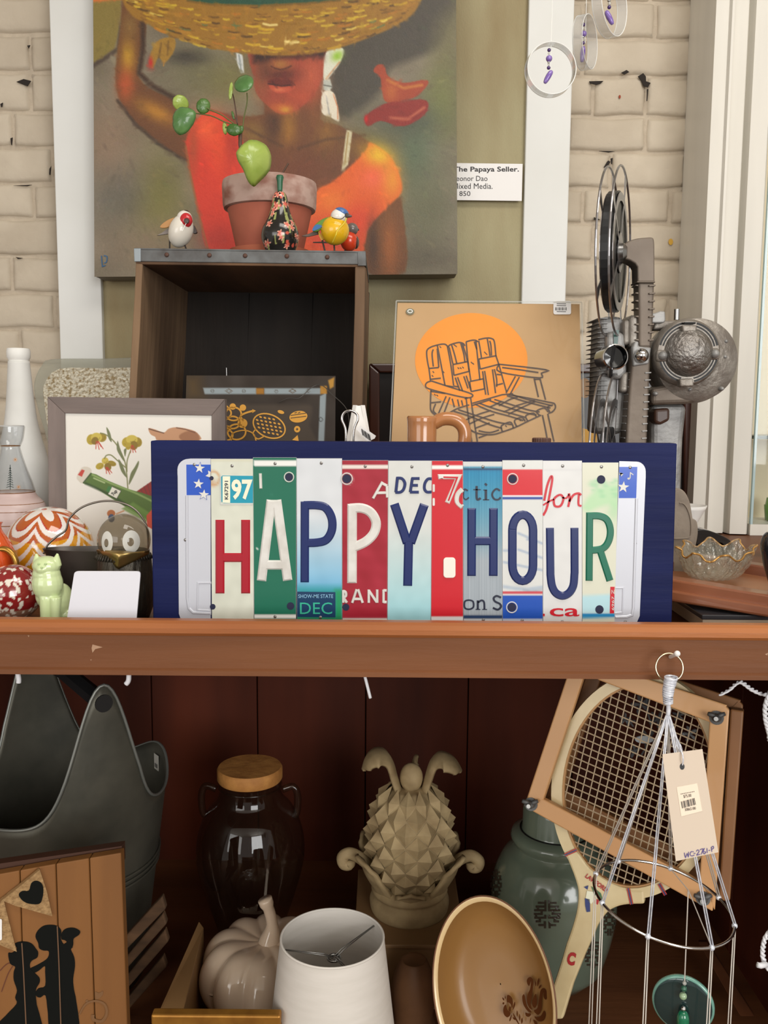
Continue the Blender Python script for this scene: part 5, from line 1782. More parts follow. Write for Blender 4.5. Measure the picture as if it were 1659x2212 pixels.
MB().tube(spline([at(*L5(p_)[0], YLt - .03) for p_ in ((1412, 1640), (1412, 1510), (1388, 1440), (1402, 1396), (1440, 1384), (1480, 1402), (1490, 1440), (1466, 1510), (1462, 1640))], 5), .0014, 8).build('wire_loop', m_chrome, lt, smooth=True)
tg = MB().prism3([at(*L5(p_)[0], YLt - .034) for p_ in ((1478, 1500), (1508, 1478), (1606, 1545), (1598, 1562), (1555, 1582))], (0, .0006, 0)).build('price_tag', m_paper, lt)
bc = MB()
for i in range(8):
    a0 = (1515 + i * 7.2, 1500 + i * 5.2)
    bc.stroke(L5(a0, (a0[0] + 8, a0[1] + 42)), 1.1 if i % 3 else 1.8, Pln.Y(YLt - .0345))
bc.build('barcode', m_black_ink, tg)
# ================================================================== left front group on the upper shelf
# ---- glass carafe
YCa = 1.13
q = at(24, 1000, YCa)
ca = thing('glass_carafe', 'waisted clear glass carafe with frosted body, gold lines and little fir trees', 'carafe', (q.x, YCa, ZS))
s_ = YCa / F
zz = lambda y: Zp(y, YCa, 24)
m_cl = glass('carafe_glass', (246, 247, 248), 1.0, .03)
MB().lathe([(r * s_, zz(y)) for r, y in spline([(29, 921), (27, 935), (24, 950), (19, 962), (18, 968), (22, 985), (31, 1015), (40, 1040), (45, 1058), (46, 1062)], 5)], 40, c=(q.x, YCa, 0), caps=False).build('neck', m_cl, ca, smooth=True, thick=.0012)
MB().lathe([(r * s_, z) for r, z in spline([(46, zz(1062)), (52, zz(1072)), (66, zz(1088)), (70, zz(1105)), (73, zz(1140)), (74, zz(1190)), (72, zz(1220)), (66, ZS + .004), (56, ZS)], 4)], 44, c=(q.x, YCa, 0)).build('frosted_body', mat('frosted_rose', (204, 184, 180), .35, rgb2=(190, 166, 162), nscale=10, stretch=(1, 1, 8)), ca, smooth=True)
MB().lathe([(29 * s_, zz(921)), (29.6 * s_, zz(920)), (29 * s_, zz(919)), (28 * s_, zz(920))], 40, c=(q.x, YCa, 0), caps=False).build('rim', glass('rim_glass', (220, 225, 225), 2, .05, (235, 235, 235), .5), ca, smooth=True)
gl = mat('gilt_line', (176, 128, 84), .35, metal=.6)
for y, r in ((963, 19.3), (1062, 46.6), (1085, 63.6), (1100, 69), (1128, 72.4), (1160, 74.4)):
    MB().tube([Vector((q.x + r * s_ * math.cos(a), YCa + r * s_ * math.sin(a), zz(y))) for a in np.linspace(0, 2 * PI, 40, endpoint=False)], .0005, 5, closed=True).build('gilt_band', gl, ca)
cpl = Pln.Y(YCa - .025)
tr = MB()
for i in range(9):
    y = 1010 + i * 5
    tr.stroke([(22 - 2 - i * .8, y + 3), (22, y), (22 + 2 + i * .7, y + 3)], 1.6, cpl)
tr.stroke([(22, 1004), (22, 1058)], 1.8, cpl)
tr.build('fir_motif', mat('motif_green', (72, 82, 78), .5), ca)
st_ = MB()
for x, y in ((33, 993), (40, 1052)):
    for a in range(4):
        st_.stroke([(x - 5 * math.cos(a * PI / 4), y - 5 * math.sin(a * PI / 4)), (x + 5 * math.cos(a * PI / 4), y + 5 * math.sin(a * PI / 4))], .9, cpl)
st_.build('star_motif', gl, ca)

# ---- orange swirl paperweight
YGl = 1.03
q = at(107, 1187, YGl)
r = R_(94, YGl)
gb = thing('swirl_paperweight', 'large glass paperweight ball swirled in orange, yellow and white', 'paperweight', (q.x, YGl, ZS))
cz = q.z
rdn = (cz - ZS) / math.cos(math.radians(14)) * .995
prof = [(max(r * math.sin(t), 1e-5), -(r if t > PI / 2 else rdn * .985) * math.cos(t)) for t in np.linspace(.03, PI, 170)]
Mg = Matrix.Translation((q.x, YGl, cz)) @ Matrix.Rotation(math.radians(14), 4, 'X')


def swirl(a, t):
    ph = (1 - t) * PI                      # angle from the top pole
    fr_ = ((a + PI / 2) / (2 * PI) * 5) % 1.0
    fest = 1 - abs(2 * fr_ - 1) ** 2.0
    v = ph * 3.1 - 1.55 * fest * min(1, ph * 1.3 + .05)
    v2 = v % 1.0
    if ph < .06:
        return (176, 66, 30)
    if ph < 1.05:
        return (232, 226, 220) if v2 < .5 else ((186, 92, 34) if v2 < .9 else (176, 40, 40))
    if ph < 1.55:
        return (230, 222, 216) if v2 < .42 else (216, 150, 34)
    return (226, 216, 208) if v2 < .22 else (222, 160, 30) if v2 < .85 else (206, 110, 40)


MB().lathe(prof, 300, M=Mg, colf=swirl).build('swirl_core', mat('swirl_glass', 'vcol', .06, coat=1.0), gb, smooth=True)

# ---- dark dish with wire handle
YDi = 0.966
q = at(207, 1300, YDi)
di = thing('pewter_dish', 'dark narrow metal dish with arched wire handle behind the cat figurine', 'dish', (q.x, YDi, ZS))
m_pew = mat('dark_pewter', (84, 78, 72), .35, metal=.6, rgb2=(58, 52, 48), nscale=20)
zt_ = Zp(1190, YDi)
Mo = Matrix.Translation((q.x, YDi, 0)) @ Matrix.Diagonal((1, .34, 1, 1))
MB().lathe([(.03, ZS + .001), (.038, ZS + .002), (.05, zt_ - .012), (.056, zt_), (.0545, zt_), (.048, zt_ - .012), (.03, ZS + .006)], 48, M=Mo).build('bowl', m_pew, di, smooth='auto')
MB().tube(spline([at(*p_, YDi) for p_ in ((94, 1196), (104, 1176), (124, 1158), (142, 1145), (150, 1120), (175, 1097), (212, 1084), (248, 1083), (282, 1094), (305, 1115), (318, 1142), (321, 1190))], 6), .0011, 8).build('wire_handle', mat('wire_grey', (140, 132, 124), .3, metal=.9), di, smooth=True)

# ---- glass headed penguin
YPn = 0.925
hp = at(268, 1166, YPn)
pn = thing('penguin_decanter', 'penguin figure with clear glass head, etched eyes and brass beak', 'figurine', (hp.x, YPn, ZS))
rh = R_(57, YPn)
MB().sphere(hp, rh, 40, 24).build('glass_head', glass('smoke_clear', (222, 216, 204), 1.3, .03, (150, 142, 126), .1), pn, smooth=True)
m_eye = mat('etched_white', (206, 204, 196), .6)
for (ex, ey, rx, ry, px_, py_, pr_) in ((980, 1485, 66, 84, 972, 1492, 30), (800, 1490, 42, 82, 790, 1500, 18)):
    def onhead(x, y, lift):
        d = ray(*K3((x, y))[0]).normalized()
        oc = CAM_P - hp
        b_ = oc.dot(d)
        cc = oc.length_squared - (rh + lift) ** 2
        ds = b_ * b_ - cc
        return CAM_P + d * (-b_ - math.sqrt(max(ds, 0)))
    mb = MB()
    n = 24
    for k_ in (1.0, .7, .38):
        for i in range(n):
            a = 2 * PI * i / n
            mb.v.append(onhead(ex + rx * math.cos(a) * k_ + (px_ - ex) * (1 - k_), ey + ry * math.sin(a) * k_ + (py_ - ey) * (1 - k_), .0003))
    for g_ in range(2):
        for i in range(n):
            mb.f.append((g_ * n + i, g_ * n + (i + 1) % n, (g_ + 1) * n + (i + 1) % n, (g_ + 1) * n + i))
    mb.build('etched_eye', m_eye, pn, smooth=True)
bk = MB()
ols = K3((718, 1548), (745, 1538), (820, 1548), (900, 1552), (1000, 1562), (1080, 1555), (1118, 1552), (1112, 1575), (1050, 1610), (960, 1655), (885, 1693), (862, 1680), (840, 1650), (790, 1620), (740, 1592))
cxk, cyk = K3((890, 1580))[0]
n = len(ols)
for q_ in (1.0, .8, .45):
    for x, y in ols:
        X, Y_ = cxk + (x - cxk) * q_, cyk + (y - cyk) * q_
        hx = abs(X - 268) / 57
        bk.v.append(at(X, Y_, YPn - rh * math.sqrt(max(0.05, 1 - hx * hx)) - .002 - .009 * (1 - q_)))
bk.v.append(at(cxk, cyk, YPn - rh - .0125))
for g_ in range(2):
    for i in range(n):
        bk.f.append((g_ * n + i, g_ * n + (i + 1) % n, (g_ + 1) * n + (i + 1) % n, (g_ + 1) * n + i))
for i in range(n):
    bk.f.append((2 * n + i, 2 * n + (i + 1) % n, 3 * n))
bk.build('beak', mat('brass', (168, 142, 88), .3, metal=.85), pn, smooth=True, thick=.0016)
zn = hp.z - rh * .55
MB().lathe([(.012, ZS), (.024, ZS), (rh * 1.04, ZS + .012), (rh * 1.08, (ZS + zn) / 2), (rh * 1.0, zn - .002), (rh * .9, zn + .004), (.006, zn + .004)], 40, c=(hp.x, YPn, 0)).build('feathered_body', mat('bronze_feather', (74, 68, 58), .4, metal=.55, rgb2=(46, 42, 38), nscale=120, stretch=(1, 1, .25), bump=.8, bscale=160, bstretch=(1, 1, .25)), pn, smooth=True)
cl = MB()
for i in range(26):
    a = PI + PI * (i + .5) / 26
    p0 = Vector((hp.x + rh * 1.0 * math.cos(a), YPn + rh * 1.0 * math.sin(a), zn + .002))
    cl.tube([p0, p0 + Vector((.0025 * math.cos(a), .0025 * math.sin(a), -.006))], .0011, 5)
cl.build('feather_collar', MATS['bronze_feather'], pn, smooth=True)

# ---- pale green cat
YCt = 0.872
q = at(*M2((500, 1000))[0], YCt)
ct = thing('cat_figurine', 'pale glowing green glass cat figurine with pricked ears', 'figurine', (q.x, YCt, ZS))
cm = lambda x, y, d=0: at(*M2((x, y))[0], YCt + d)
u = YCt / F / 4.879
mb = MB()
mb.sphere(cm(490, 450), (150 * u, 130 * u, 108 * u), 20, 12)
mb.sphere(cm(445, 485, -.008), (70 * u, 60 * u, 52 * u), 16, 10)
mb.sphere(cm(500, 640), (165 * u, 150 * u, 190 * u), 20, 12)
mb.sphere(cm(525, 740, .006), (150 * u, 170 * u, 190 * u), 20, 12)
mb.sphere(cm(650, 850, .016), (130 * u, 180 * u, 230 * u), 20, 12)
mb.sphere(cm(490, 540), (150 * u, 135 * u, 110 * u), 20, 12)
mb.sphere(cm(525, 800), (112 * u, 120 * u, 170 * u), 18, 12)
for ex, tip in ((395, (382, 318)), (590, (606, 318))):
    mb.tube([cm(ex, 440), cm((ex + tip[0]) / 2, 385), cm(*tip)], .01, 12, radii=[.0058, .0038, .001])
for lx in (478, 585):
    a = cm(lx, 780, -.006)
    mb.tube([a, Vector((a.x, a.y - .002, (a.z + ZS) / 2)), Vector((a.x, a.y - .003, ZS + .006))], .009, 12, radii=[.006, .0048, .0046])
    mb.sphere(Vector((a.x, a.y - .004, ZS + .0045)), (.0052, .008, .0035), 14, 8)
mb.sphere(Vector((cm(650, 900).x, YCt + .02, ZS + .012)), (.014, .018, .011), 16, 8)
body = mb.build('body', mat('jade_glass', (206, 222, 168), .2, coat=.6), ct, smooth=True)
rm = body.modifiers.new('fuse', 'REMESH')
rm.mode = 'VOXEL'
rm.voxel_size = .0008
rm.use_smooth_shade = True
sm = body.modifiers.new('soft', 'SMOOTH')
sm.factor = .6
sm.iterations = 4
m_ce = mat('jade_deep', (176, 200, 142), .3, coat=.4)  # slightly deeper green for the eyes and nose
for x, y, rr_ in ((410, 432, 15), (480, 432, 15)):
    MB().sphere(cm(x, y, -.0108), (rr_ * u, .0012, rr_ * .7 * u), 12, 8).build('eye', m_ce, ct, smooth=True)
MB().sphere(cm(440, 470, -.0134), (13 * u, .0014, 9 * u), 10, 6).build('nose', m_ce, ct, smooth=True)

# ---- red speckled ball
YRb = 0.905
q = at(27, 1284, YRb)
r = R_(63, YRb)
rb = random.Random(21)
spots = []
for i in range(190):
    v = Vector((rb.gauss(0, 1), rb.gauss(-.2, 1), rb.gauss(0, 1))).normalized()
    spots.append((v, rb.uniform(.025, .085), rb.uniform(.45, 1)))


def redcol(a, t):
    ph = t * PI
    d = Vector((math.sin(ph) * math.cos(a), math.sin(ph) * math.sin(a), -math.cos(ph)))
    for v, w_, e in spots:
        dd = d - v
        if math.sqrt(dd.x ** 2 + dd.y ** 2 + (dd.z * e) ** 2) < w_:
            return (228, 220, 206)
    return (136, 30, 32) if d.z > -.45 else (150, 110, 90)


prof = [(max(r * math.sin(t), 1e-5), -r * math.cos(t)) for t in np.linspace(0.001, PI - .001, 80)]
rbo = thing('speckled_paperweight', 'dark red glass ball speckled with white blobs', 'paperweight', (q.x, YRb, ZS))
MB().lathe(prof, 140, c=(q.x, YRb, ZS + r), colf=redcol).build('ball', mat('speckle_glass', 'vcol', .06, coat=1.0), rbo, smooth=True)

# ---- orange vase with gold ring
YOv = 0.955
q = at(-12, 1195, YOv)
ov = thing('orange_vase', 'small orange glass vase with gilded ring handle at shelf edge', 'vase', (q.x, YOv, ZS))
s_ = YOv / F
zz = lambda y: Zp(y, YOv, -12)
MB().lathe([(r_ * s_, z) for r_, z in spline([(18, ZS), (34, ZS + .012), (44, zz(1240)), (44, zz(1205)), (36, zz(1175)), (20, zz(1150)), (16, zz(1138)), (20, zz(1128))], 5)], 32, c=(q.x, YOv, 0)).build('body', mat('orange_glass', (214, 88, 36), .08, coat=.8, rgb2=(190, 60, 24), nscale=20), ov, smooth=True)
MB().tube([at(6 + 30 * math.cos(a), 1226 + 40 * math.sin(a), YOv - .012) for a in np.linspace(-1.9, 1.4, 20)], .0034, 10).build('ring_handle', mat('gilt', (176, 132, 60), .3, metal=.8), ov, smooth=True)

# ---- plain white card stand
YQ = 0.842
QP = Pln.three((160, 1234, .85), (300, 1240, .85), (220, 1388, .838))
qq = [(M2(p_)[0]) for p_ in ((828, 507), (1440, 508), (1465, 515), (1478, 545), (1437, 1000))]
pts = spline(M2((775, 560), (782, 528), (800, 512), (830, 507)), 4) + spline(M2((1430, 508), (1462, 512), (1476, 530), (1477, 560)), 4) + [(291, 1384), (138, 1384)]
vv = [QP.p(x, y) for x, y in pts]
vv[-1].z = vv[-2].z = ZS + .0005
card = MB().prism3(vv, (0, .0022, 0)).build('card_stand', mat('white_acrylic', (212, 212, 220), .35), None, bevel=.0004)
tag(card, 'blank white rounded acrylic card leaning at the shelf edge beside cat', 'card')

# ================================================================== film projector
YPj = 1.16
k6 = lambda x, y, d=0: at(*K6((x, y))[0], YPj + d)
u6 = YPj / F / 3.6856
pj = thing('film_projector', 'vintage grey cast metal film projector with two reels', 'projector', (k6(600, 2000).x, YPj, ZS))
m_cast = mat('hammered_grey', (150, 144, 136), .45, metal=.6, rgb2=(118, 110, 102), nscale=40, bump=.35, bscale=130)
m_brz = mat('cast_brown', (122, 111, 100), .5, metal=.4, rgb2=(98, 87, 77), nscale=14, bump=.12, bscale=90)
m_silv = mat('cast_silver', (158, 157, 155), .5, metal=.4, rgb2=(126, 125, 124), nscale=40, bump=.25, bscale=130)
m_black = mat('black_void', (18, 17, 17), .5)


def kpoly(nm, pts, y0, d, mt, bev=.003, smooth=0, parent=None):
    return MB().prism3([k6(x, y, y0) for x, y in pts], (0, d, 0)).build(nm, mt, parent or pj, bevel=bev, seg=3)


# arm and column
kpoly('reel_arm', spline([(442, 640), (500, 596), (570, 572), (640, 564), (690, 562), (710, 575), (716, 620)], 4) + [(718, 920), (580, 920), (578, 800), (560, 772), (520, 748), (442, 722)], -.012, .028, m_brz, .006)
kpoly('column', [(586, 918), (716, 918), (706, 1200), (690, 1440), (590, 1440), (590, 1200)], -.010, .026, m_brz, .003)
kpoly('column_foot', [(545, 1430), (690, 1430), (672, 1800), (640, 2500), (470, 2500), (505, 1900), (530, 1600)], -.012, .034, m_brz, .003)
kpoly('seam_ridge', [(575, 910), (722, 910), (722, 924), (575, 924)], -.014, .03, m_brz, .001)
for i in range(8):
    y = 945 + i * 62
    kpoly('cooling_fin', [(562, y - 6), (600, y - 10), (600, y + 12), (562, y + 2)], -.008, .02, m_brz, .0006)
    kpoly('cooling_fin', [(672, y - 4), (724 - i * 2, y - 8), (724 - i * 2, y + 6), (672, y + 10)], -.013, .022, m_brz, .0006)
for i in range(12):
    y = 1640 + i * 58
    xo = 530 - i * 5
    kpoly('cooling_fin', [(xo - 14, y - 5), (xo + 20, y - 8), (xo + 20, y + 8), (xo - 14, y + 2)], -.008, .02, m_silv, .0006)
    kpoly('cooling_fin', [(640 - i * 3, y - 4), (690 - i * 4, y - 6), (690 - i * 4, y + 5), (640 - i * 3, y + 8)], -.0135, .022, m_silv, .0006)
kpoly('lamp_house', [(288, 1190), (470, 1190), (500, 1300), (500, 1860), (470, 2130), (245, 2130), (262, 1860)], .012, .06, m_silv, .008)
kpoly('lamp_cowl', [(515, 1200), (540, 1180), (600, 1180), (600, 1440), (515, 1440)], -.004, .05, m_cast, .008)
for i in range(17):
    y = 1205 + i * 38
    kpoly('lamp_house_fin', [(262 - i * .6, y), (345, y - 6), (345, y + 6), (262 - i * .6, y + 5)], .008, .066, m_silv, .0006)
kpoly('lens_mount', [(335, 1330), (400, 1300), (480, 1330), (500, 1640), (440, 1700), (340, 1660)], -.004, .03, m_silv, .005)
kpoly('gate_block', [(470, 1225), (520, 1215), (520, 1420), (465, 1420)], -.004, .03, m_cast, .004)
kpoly('gate_block', [(450, 1640), (520, 1630), (510, 1800), (445, 1800)], -.004, .03, m_cast, .004)
lc = k6(400, 1515, -.034) + Vector((0, .034, 0))
Ml = Matrix.Translation(lc) @ Matrix.Rotation(PI / 2, 4, 'X')
MB().lathe([(80 * u6, .034), (88 * u6, .037), (97 * u6, .036), (98 * u6, .0), (96 * u6, -.01)], 40, M=Ml, caps=False).build('lens_barrel', m_chrome, pj, smooth='auto')
MB().lathe([(86 * u6, .034), (80 * u6, .02), (1e-4, .018)], 40, M=Ml, caps=False).build('lens_glass', mat('lens_black', (16, 16, 18), .08, coat=1), pj, smooth='auto')
kpoly('knob_plate', [(540, 1440), (560, 1390), (590, 1390), (590, 1430), (690, 1440), (670, 1570), (545, 1590)], -.016, .01, m_silv, .002)
MB().sphere(k6(608, 1505, -.018), (57 * u6, .012, 57 * u6), 24, 14).build('chrome_knob', m_chrome, pj, smooth=True)
kpoly('switch_bracket', [(690, 1165), (720, 1165), (760, 1150), (800, 1150), (805, 1225), (790, 1245), (690, 1245)], -.004, .008, m_silv, .002)
MB().cyl(k6(890, 1220, .01), k6(893, 1135, .01), .0036, 12).build('threaded_bolt', m_steel, pj, smooth='auto')
kpoly('bracket_bar', [(720, 1225), (940, 1225), (960, 1260), (820, 1300), (700, 1300)], .006, .02, m_cast, .003)
# motor
mc = k6(985, 1478, -.022) + Vector((0, .022, 0))
Mm = Matrix.Translation(mc) @ Matrix.Rotation(PI / 2, 4, 'X')
for i, (a0, r0) in enumerate(((0, 1),)):
    MB().lathe([(300 * u6, -.06), (335 * u6, -.045), (340 * u6, -.02), (320 * u6, .0), (240 * u6, .008)], 64, M=Matrix.Translation(k6(1010, 1545, .02) + Vector((0, -.02, 0))) @ Matrix.Rotation(PI / 2, 4, 'X')).build('blower_housing', m_cast, pj, smooth='auto')
kpoly('blower_outlet', [(690, 1760), (1000, 1700), (1180, 1780), (1080, 1860), (980, 1890), (690, 1900)], .0, .05, m_brz, .006)
MB().lathe([(255 * u6, .0), (258 * u6, .014), (248 * u6, .02), (235 * u6, .022), (186 * u6, .022), (186 * u6, .012)], 64, M=Mm, caps=False).build('motor_ring', m_cast, pj, smooth='auto')
MB().lathe([(192 * u6 * math.cos(t), .016 + .03 * math.sin(t)) for t in np.linspace(0, PI / 2 - .001, 14)], 48, M=Mm).build('motor_dome', mat('hammered_silver', (150, 146, 142), .35, metal=.75, rgb2=(128, 122, 116), nscale=60, bump=1.0, bscale=170), pj, smooth=True)
for qd_ in range(4):
    for rr_, w_ in ((226, 15), (203, 11)):
        a0 = qd_ * PI / 2 + .24
        sl = MB()
        aa = np.linspace(a0, a0 + PI / 2 - .48, 16)
        for a in aa:
            for rq in (rr_ - w_ / 2, rr_ + w_ / 2):
                sl.v.append(Mm @ Vector((rq * u6 * math.cos(a), rq * u6 * math.sin(a), .0226)))
        sl.f = [(2 * i, 2 * i + 1, 2 * i + 3, 2 * i + 2) for i in range(len(aa) - 1)]
        sl.build('vent_slot', m_black, pj)
kpoly('motor_tab', [(935, 1262), (1055, 1262), (1050, 1318), (942, 1318)], -.032, .014, m_cast, .002)
kpoly('motor_tab', [(915, 1690), (1025, 1685), (1030, 1750), (920, 1755)], -.032, .014, m_cast, .002)
kpoly('motor_cap', [(950, 1236), (1045, 1236), (1045, 1252), (950, 1252)], -.03, .014, m_black, .001)
for x, y in ((780, 1505), (1195, 1490)):
    MB().sphere(k6(x, y, -.028), (34 * u6, .007, 34 * u6), 18, 10).build('acorn_nut', m_silv, pj, smooth=True)
    kpoly('motor_tab', [(x - 46, y - 46), (x + 40, y - 46), (x + 40, y + 46), (x - 46, y + 46)], -.026, .01, m_cast, .003)
for x, y in ((1275, 1392), (1245, 1768), (990, 1775), (1268, 1515), (720, 1808)):
    MB().sphere(k6(x, y, -.004), (20 * u6, .006, 18 * u6), 12, 8).build('screw_head', m_silv, pj, smooth=True)
kpoly('rear_body', [(690, 1890), (980, 1890), (950, 2160), (930, 2640), (690, 2640)], .02, .06, m_silv, .008)
kpoly('socket', [(715, 1930), (840, 1920), (840, 2020), (760, 2060), (715, 2040)], .004, .03, mat('bakelite', (66, 44, 34), .35), .006)
zb_ = k6(0, 2500).z
MB().box(k6(230, 0).x, k6(930, 0).x, YPj - .045, YPj + .11, ZS, ZS + .075).build('base', m_cast, pj, bevel=.008, seg=3)


# reels
def reel(cx, cy, Rpx, full):
    c_ = k6(cx, cy, -.006)
    Rr = Rpx * u6
    phi = math.radians(21.5)
    M = Matrix.Translation(c_) @ Matrix.Rotation(-phi, 4, 'Z') @ Matrix.Rotation(PI / 2, 4, 'Y')
    root = MB()
    g_ = .0075
    ring_objs = []
    for sgn in (-1, 1):
        fl = MB()
        fl.tube([M @ Vector((Rr * math.cos(a), Rr * math.sin(a), sgn * g_)) for a in np.linspace(0, 2 * PI, 64, endpoint=False)], .0014, 6, closed=True)
        fl.lathe([(.009, -.0004), (.024, -.0004), (.024, .0004), (.009, .0004)], 32, M=M @ Matrix.Translation((0, 0, sgn * g_)), caps=False)
        for i in range(5):
            a = i * 2 * PI / 5 + .35
            for w0, w1, r0, r1 in ((.07, .035, .022, .062), (.035, .11, .062, Rr)):
                A0, A1 = a - w0 * .028 / r0 * .9, a + w0 * .028 / r0 * .9
                B0, B1 = a - w1 * .08 / r1, a + w1 * .08 / r1
                v = []
                for zz_ in (-.0004, .0004):
                    for aa, rr_ in ((A0, r0), (A1, r0), (B1, r1), (B0, r1)):
                        v.append(M @ Vector((rr_ * math.cos(aa), rr_ * math.sin(aa), sgn * g_ + zz_)))
                fl.quad8(v[:4], v[4:])
        mid = .066
        fl.lathe([(mid - .005, -.0004), (mid + .005, -.0004), (mid + .005, .0004), (mid - .005, .0004)], 48, M=M @ Matrix.Translation((0, 0, sgn * g_)), caps=False)
        fl.build('reel_flange', mat('reel_steel', (150, 148, 150), .28, metal=.9), pj)
    MB().lathe([(full * .35, -.0058), (full, -.0058), (full, .0058), (full * .35, .0058), (full * .35, -.0058)], 48, M=M, caps=False).build('wound_film', mat('film_black', (26, 27, 29), .4), pj)
    MB().lathe([(.006, -.014), (.011, -.012), (.011, .012), (.006, .016)], 24, M=M).build('reel_hub', m_steel, pj, smooth='auto')


reel(393, 685, 628, .073)
reel(338, 2290, 630, .035)
MB().prism3([k6(x, y, -.006) for x, y in ((388, 1300), (432, 1300), (420, 1420), (392, 1420))], (0, .0004, 0)).build('film_strip', mat('film_green', (40, 78, 70), .3), pj)
MB().tube([k6(395, 1420, -.036), k6(372, 1560, -.038), k6(365, 1680, -.03)], .0022, 4).build('film_strip', MATS['film_black'], pj)

# ================================================================== right end of the upper shelf
# ---- moulded wooden tray lying tilted
TZ = Zp(1322, .90, 1560)
tray = thing('wooden_tray', 'reddish moulded wooden frame tray tipped up on a dark box', 'tray', (at(1560, 1300, .95).x, .95, ZS))
m_tray = mat('tray_wood', (150, 92, 62), .35, rgb2=(112, 64, 42), nscale=16, stretch=(.15, 1, 1), coat=.3)
A = at(1385, 1241, .942); Bq = at(1668, 1287, .875)
A2 = at(1385, 1289, .942); B2 = at(1668, 1335, .875)
A3 = at(1385, 1265, .936); B3 = at(1668, 1311, .869)
back_l, back_r = A + Vector((.075, .14, .002)), Bq + Vector((.075, .14, .002))
n_ = 4
fv = [A, Bq, Bq + Vector((.012, .02, 0)), A + Vector((.012, .02, 0))]
bv = [A2, B2, B2 + Vector((.012, .02, 0)), A2 + Vector((.012, .02, 0))]
MB().quad8(fv, bv).build('front_rail', m_tray, tray, bevel=.002)
MB().quad8([A3, B3, B3 + Vector((.0, .012, .0)), A3 + Vector((0, .012, 0))], [A2 + Vector((-.001, -.008, .002)), B2 + Vector((-.001, -.008, .002)), B2, A2]).build('moulding', m_tray, tray, bevel=.002)
MB().quad8([back_l, back_r, back_r + Vector((.01, .02, 0)), back_l + Vector((.01, .02, 0))], [v - Vector((0, 0, .022)) for v in (back_l, back_r, back_r + Vector((.01, .02, 0)), back_l + Vector((.01, .02, 0)))]).build('back_rail', m_tray, tray, bevel=.002)
for e0, e1 in ((A, back_l), (Bq, back_r)):
    dx = Vector((.018, -.004, 0))
    MB().quad8([e0 + Vector((0, .02, -.001)), e1 + Vector((0, 0, -.001)), e1 + dx + Vector((0, 0, -.001)), e0 + dx + Vector((0, .02, -.001))], [v - Vector((0, 0, .02)) for v in (e0 + Vector((0, .02, 0)), e1, e1 + dx, e0 + dx + Vector((0, .02, 0)))]).build('side_rail', m_tray, tray, bevel=.002)
fl_ = [A + Vector((.005, .012, -.012)), Bq + Vector((.005, .012, -.012)), back_r + Vector((0, 0, -.012)), back_l + Vector((0, 0, -.012))]
MB().quad8(fl_, [v - Vector((0, 0, .004)) for v in fl_]).build('tray_floor', mat('tray_floor_wood', (164, 110, 74), .4, rgb2=(140, 90, 60), nscale=10, stretch=(.2, 1, 1)), tray)
tray_n = (Bq - A).cross(back_l - A).normalized()
if tray_n.z < 0:
    tray_n = -tray_n


def on_tray(px, py, off=0.0):
    d = ray(px, py)
    p0 = fl_[0]
    t = (p0 - CAM_P).dot(tray_n) / d.dot(tray_n)
    return CAM_P + d * t + tray_n * off


# ---- dark box under the tray
bx = thing('dark_box', 'low black topped box under the raised wooden tray', 'box', (at(1600, 1345, .90).x, .90, ZS))
x0_ = at(1518, 1330, .885).x
ztb = Zp(1328, .885, 1560)
MB().box(x0_, x0_ + .16, .885, 1.0, ZS, ztb - .005).build('sides', mat('box_sides', (168, 150, 128), .6), bx, bevel=.001)
MB().box(x0_ - .001, x0_ + .161, .884, 1.001, ztb - .005, ztb).build('lid', mat('box_black', (46, 46, 50), .3), bx, bevel=.001)

# ---- crystal dish
YCr = 1.0
cpn = on_tray(1541, 1255)
cr = thing('crystal_dish', 'cut crystal dish with scalloped gilt rim standing in the wooden tray', 'dish', cpn)
m_cry = glass('cut_crystal', (244, 244, 240), 2.2, .04, (225, 218, 200), .12, bump=.9, bscale=110)
rx, ry, hh = .062, .034, .027
tm = Matrix.Translation(cpn) @ tray_n.to_track_quat('Z', 'Y').to_matrix().to_4x4() @ Matrix.Identity(4)
nseg, nr = 192, 14
mb = MB()


def crys(a, t, inner=0.0):
    sc = math.cos(8 * a)
    rr_ = (.62 + .38 * t ** .8) - inner
    z = hh * (t ** 1.4) * (1 + .16 * sc * t) + inner * .04
    fl2 = 1 + .03 * t * math.cos(16 * a) + .05 * t * t * sc + .045 * abs(math.sin(12 * a + 5 * t)) + .045 * abs(math.sin(12 * a - 5 * t))
    return tm @ Vector((rx * rr_ * fl2 * math.cos(a), ry * rr_ * fl2 * math.sin(a), z + .007))


for inner in (0.0, .06):
    o0 = len(mb.v)
    for j in range(nr):
        for i in range(nseg):
            mb.v.append(crys(2 * PI * i / nseg, j / (nr - 1), inner))
    for j in range(nr - 1):
        for i in range(nseg):
            i2 = (i + 1) % nseg
            mb.f.append((o0 + j * nseg + i, o0 + j * nseg + i2, o0 + (j + 1) * nseg + i2, o0 + (j + 1) * nseg + i))
    mb.f.append(tuple(o0 + i for i in range(nseg)))
mb.build('bowl', m_cry, cr)
MB().tube([crys(2 * PI * i / nseg, 1.0, .03) for i in range(nseg)], .0011, 6, closed=True).build('gilt_rim', mat('gilt_rim', (196, 150, 84), .25, metal=.5), cr, smooth=True)

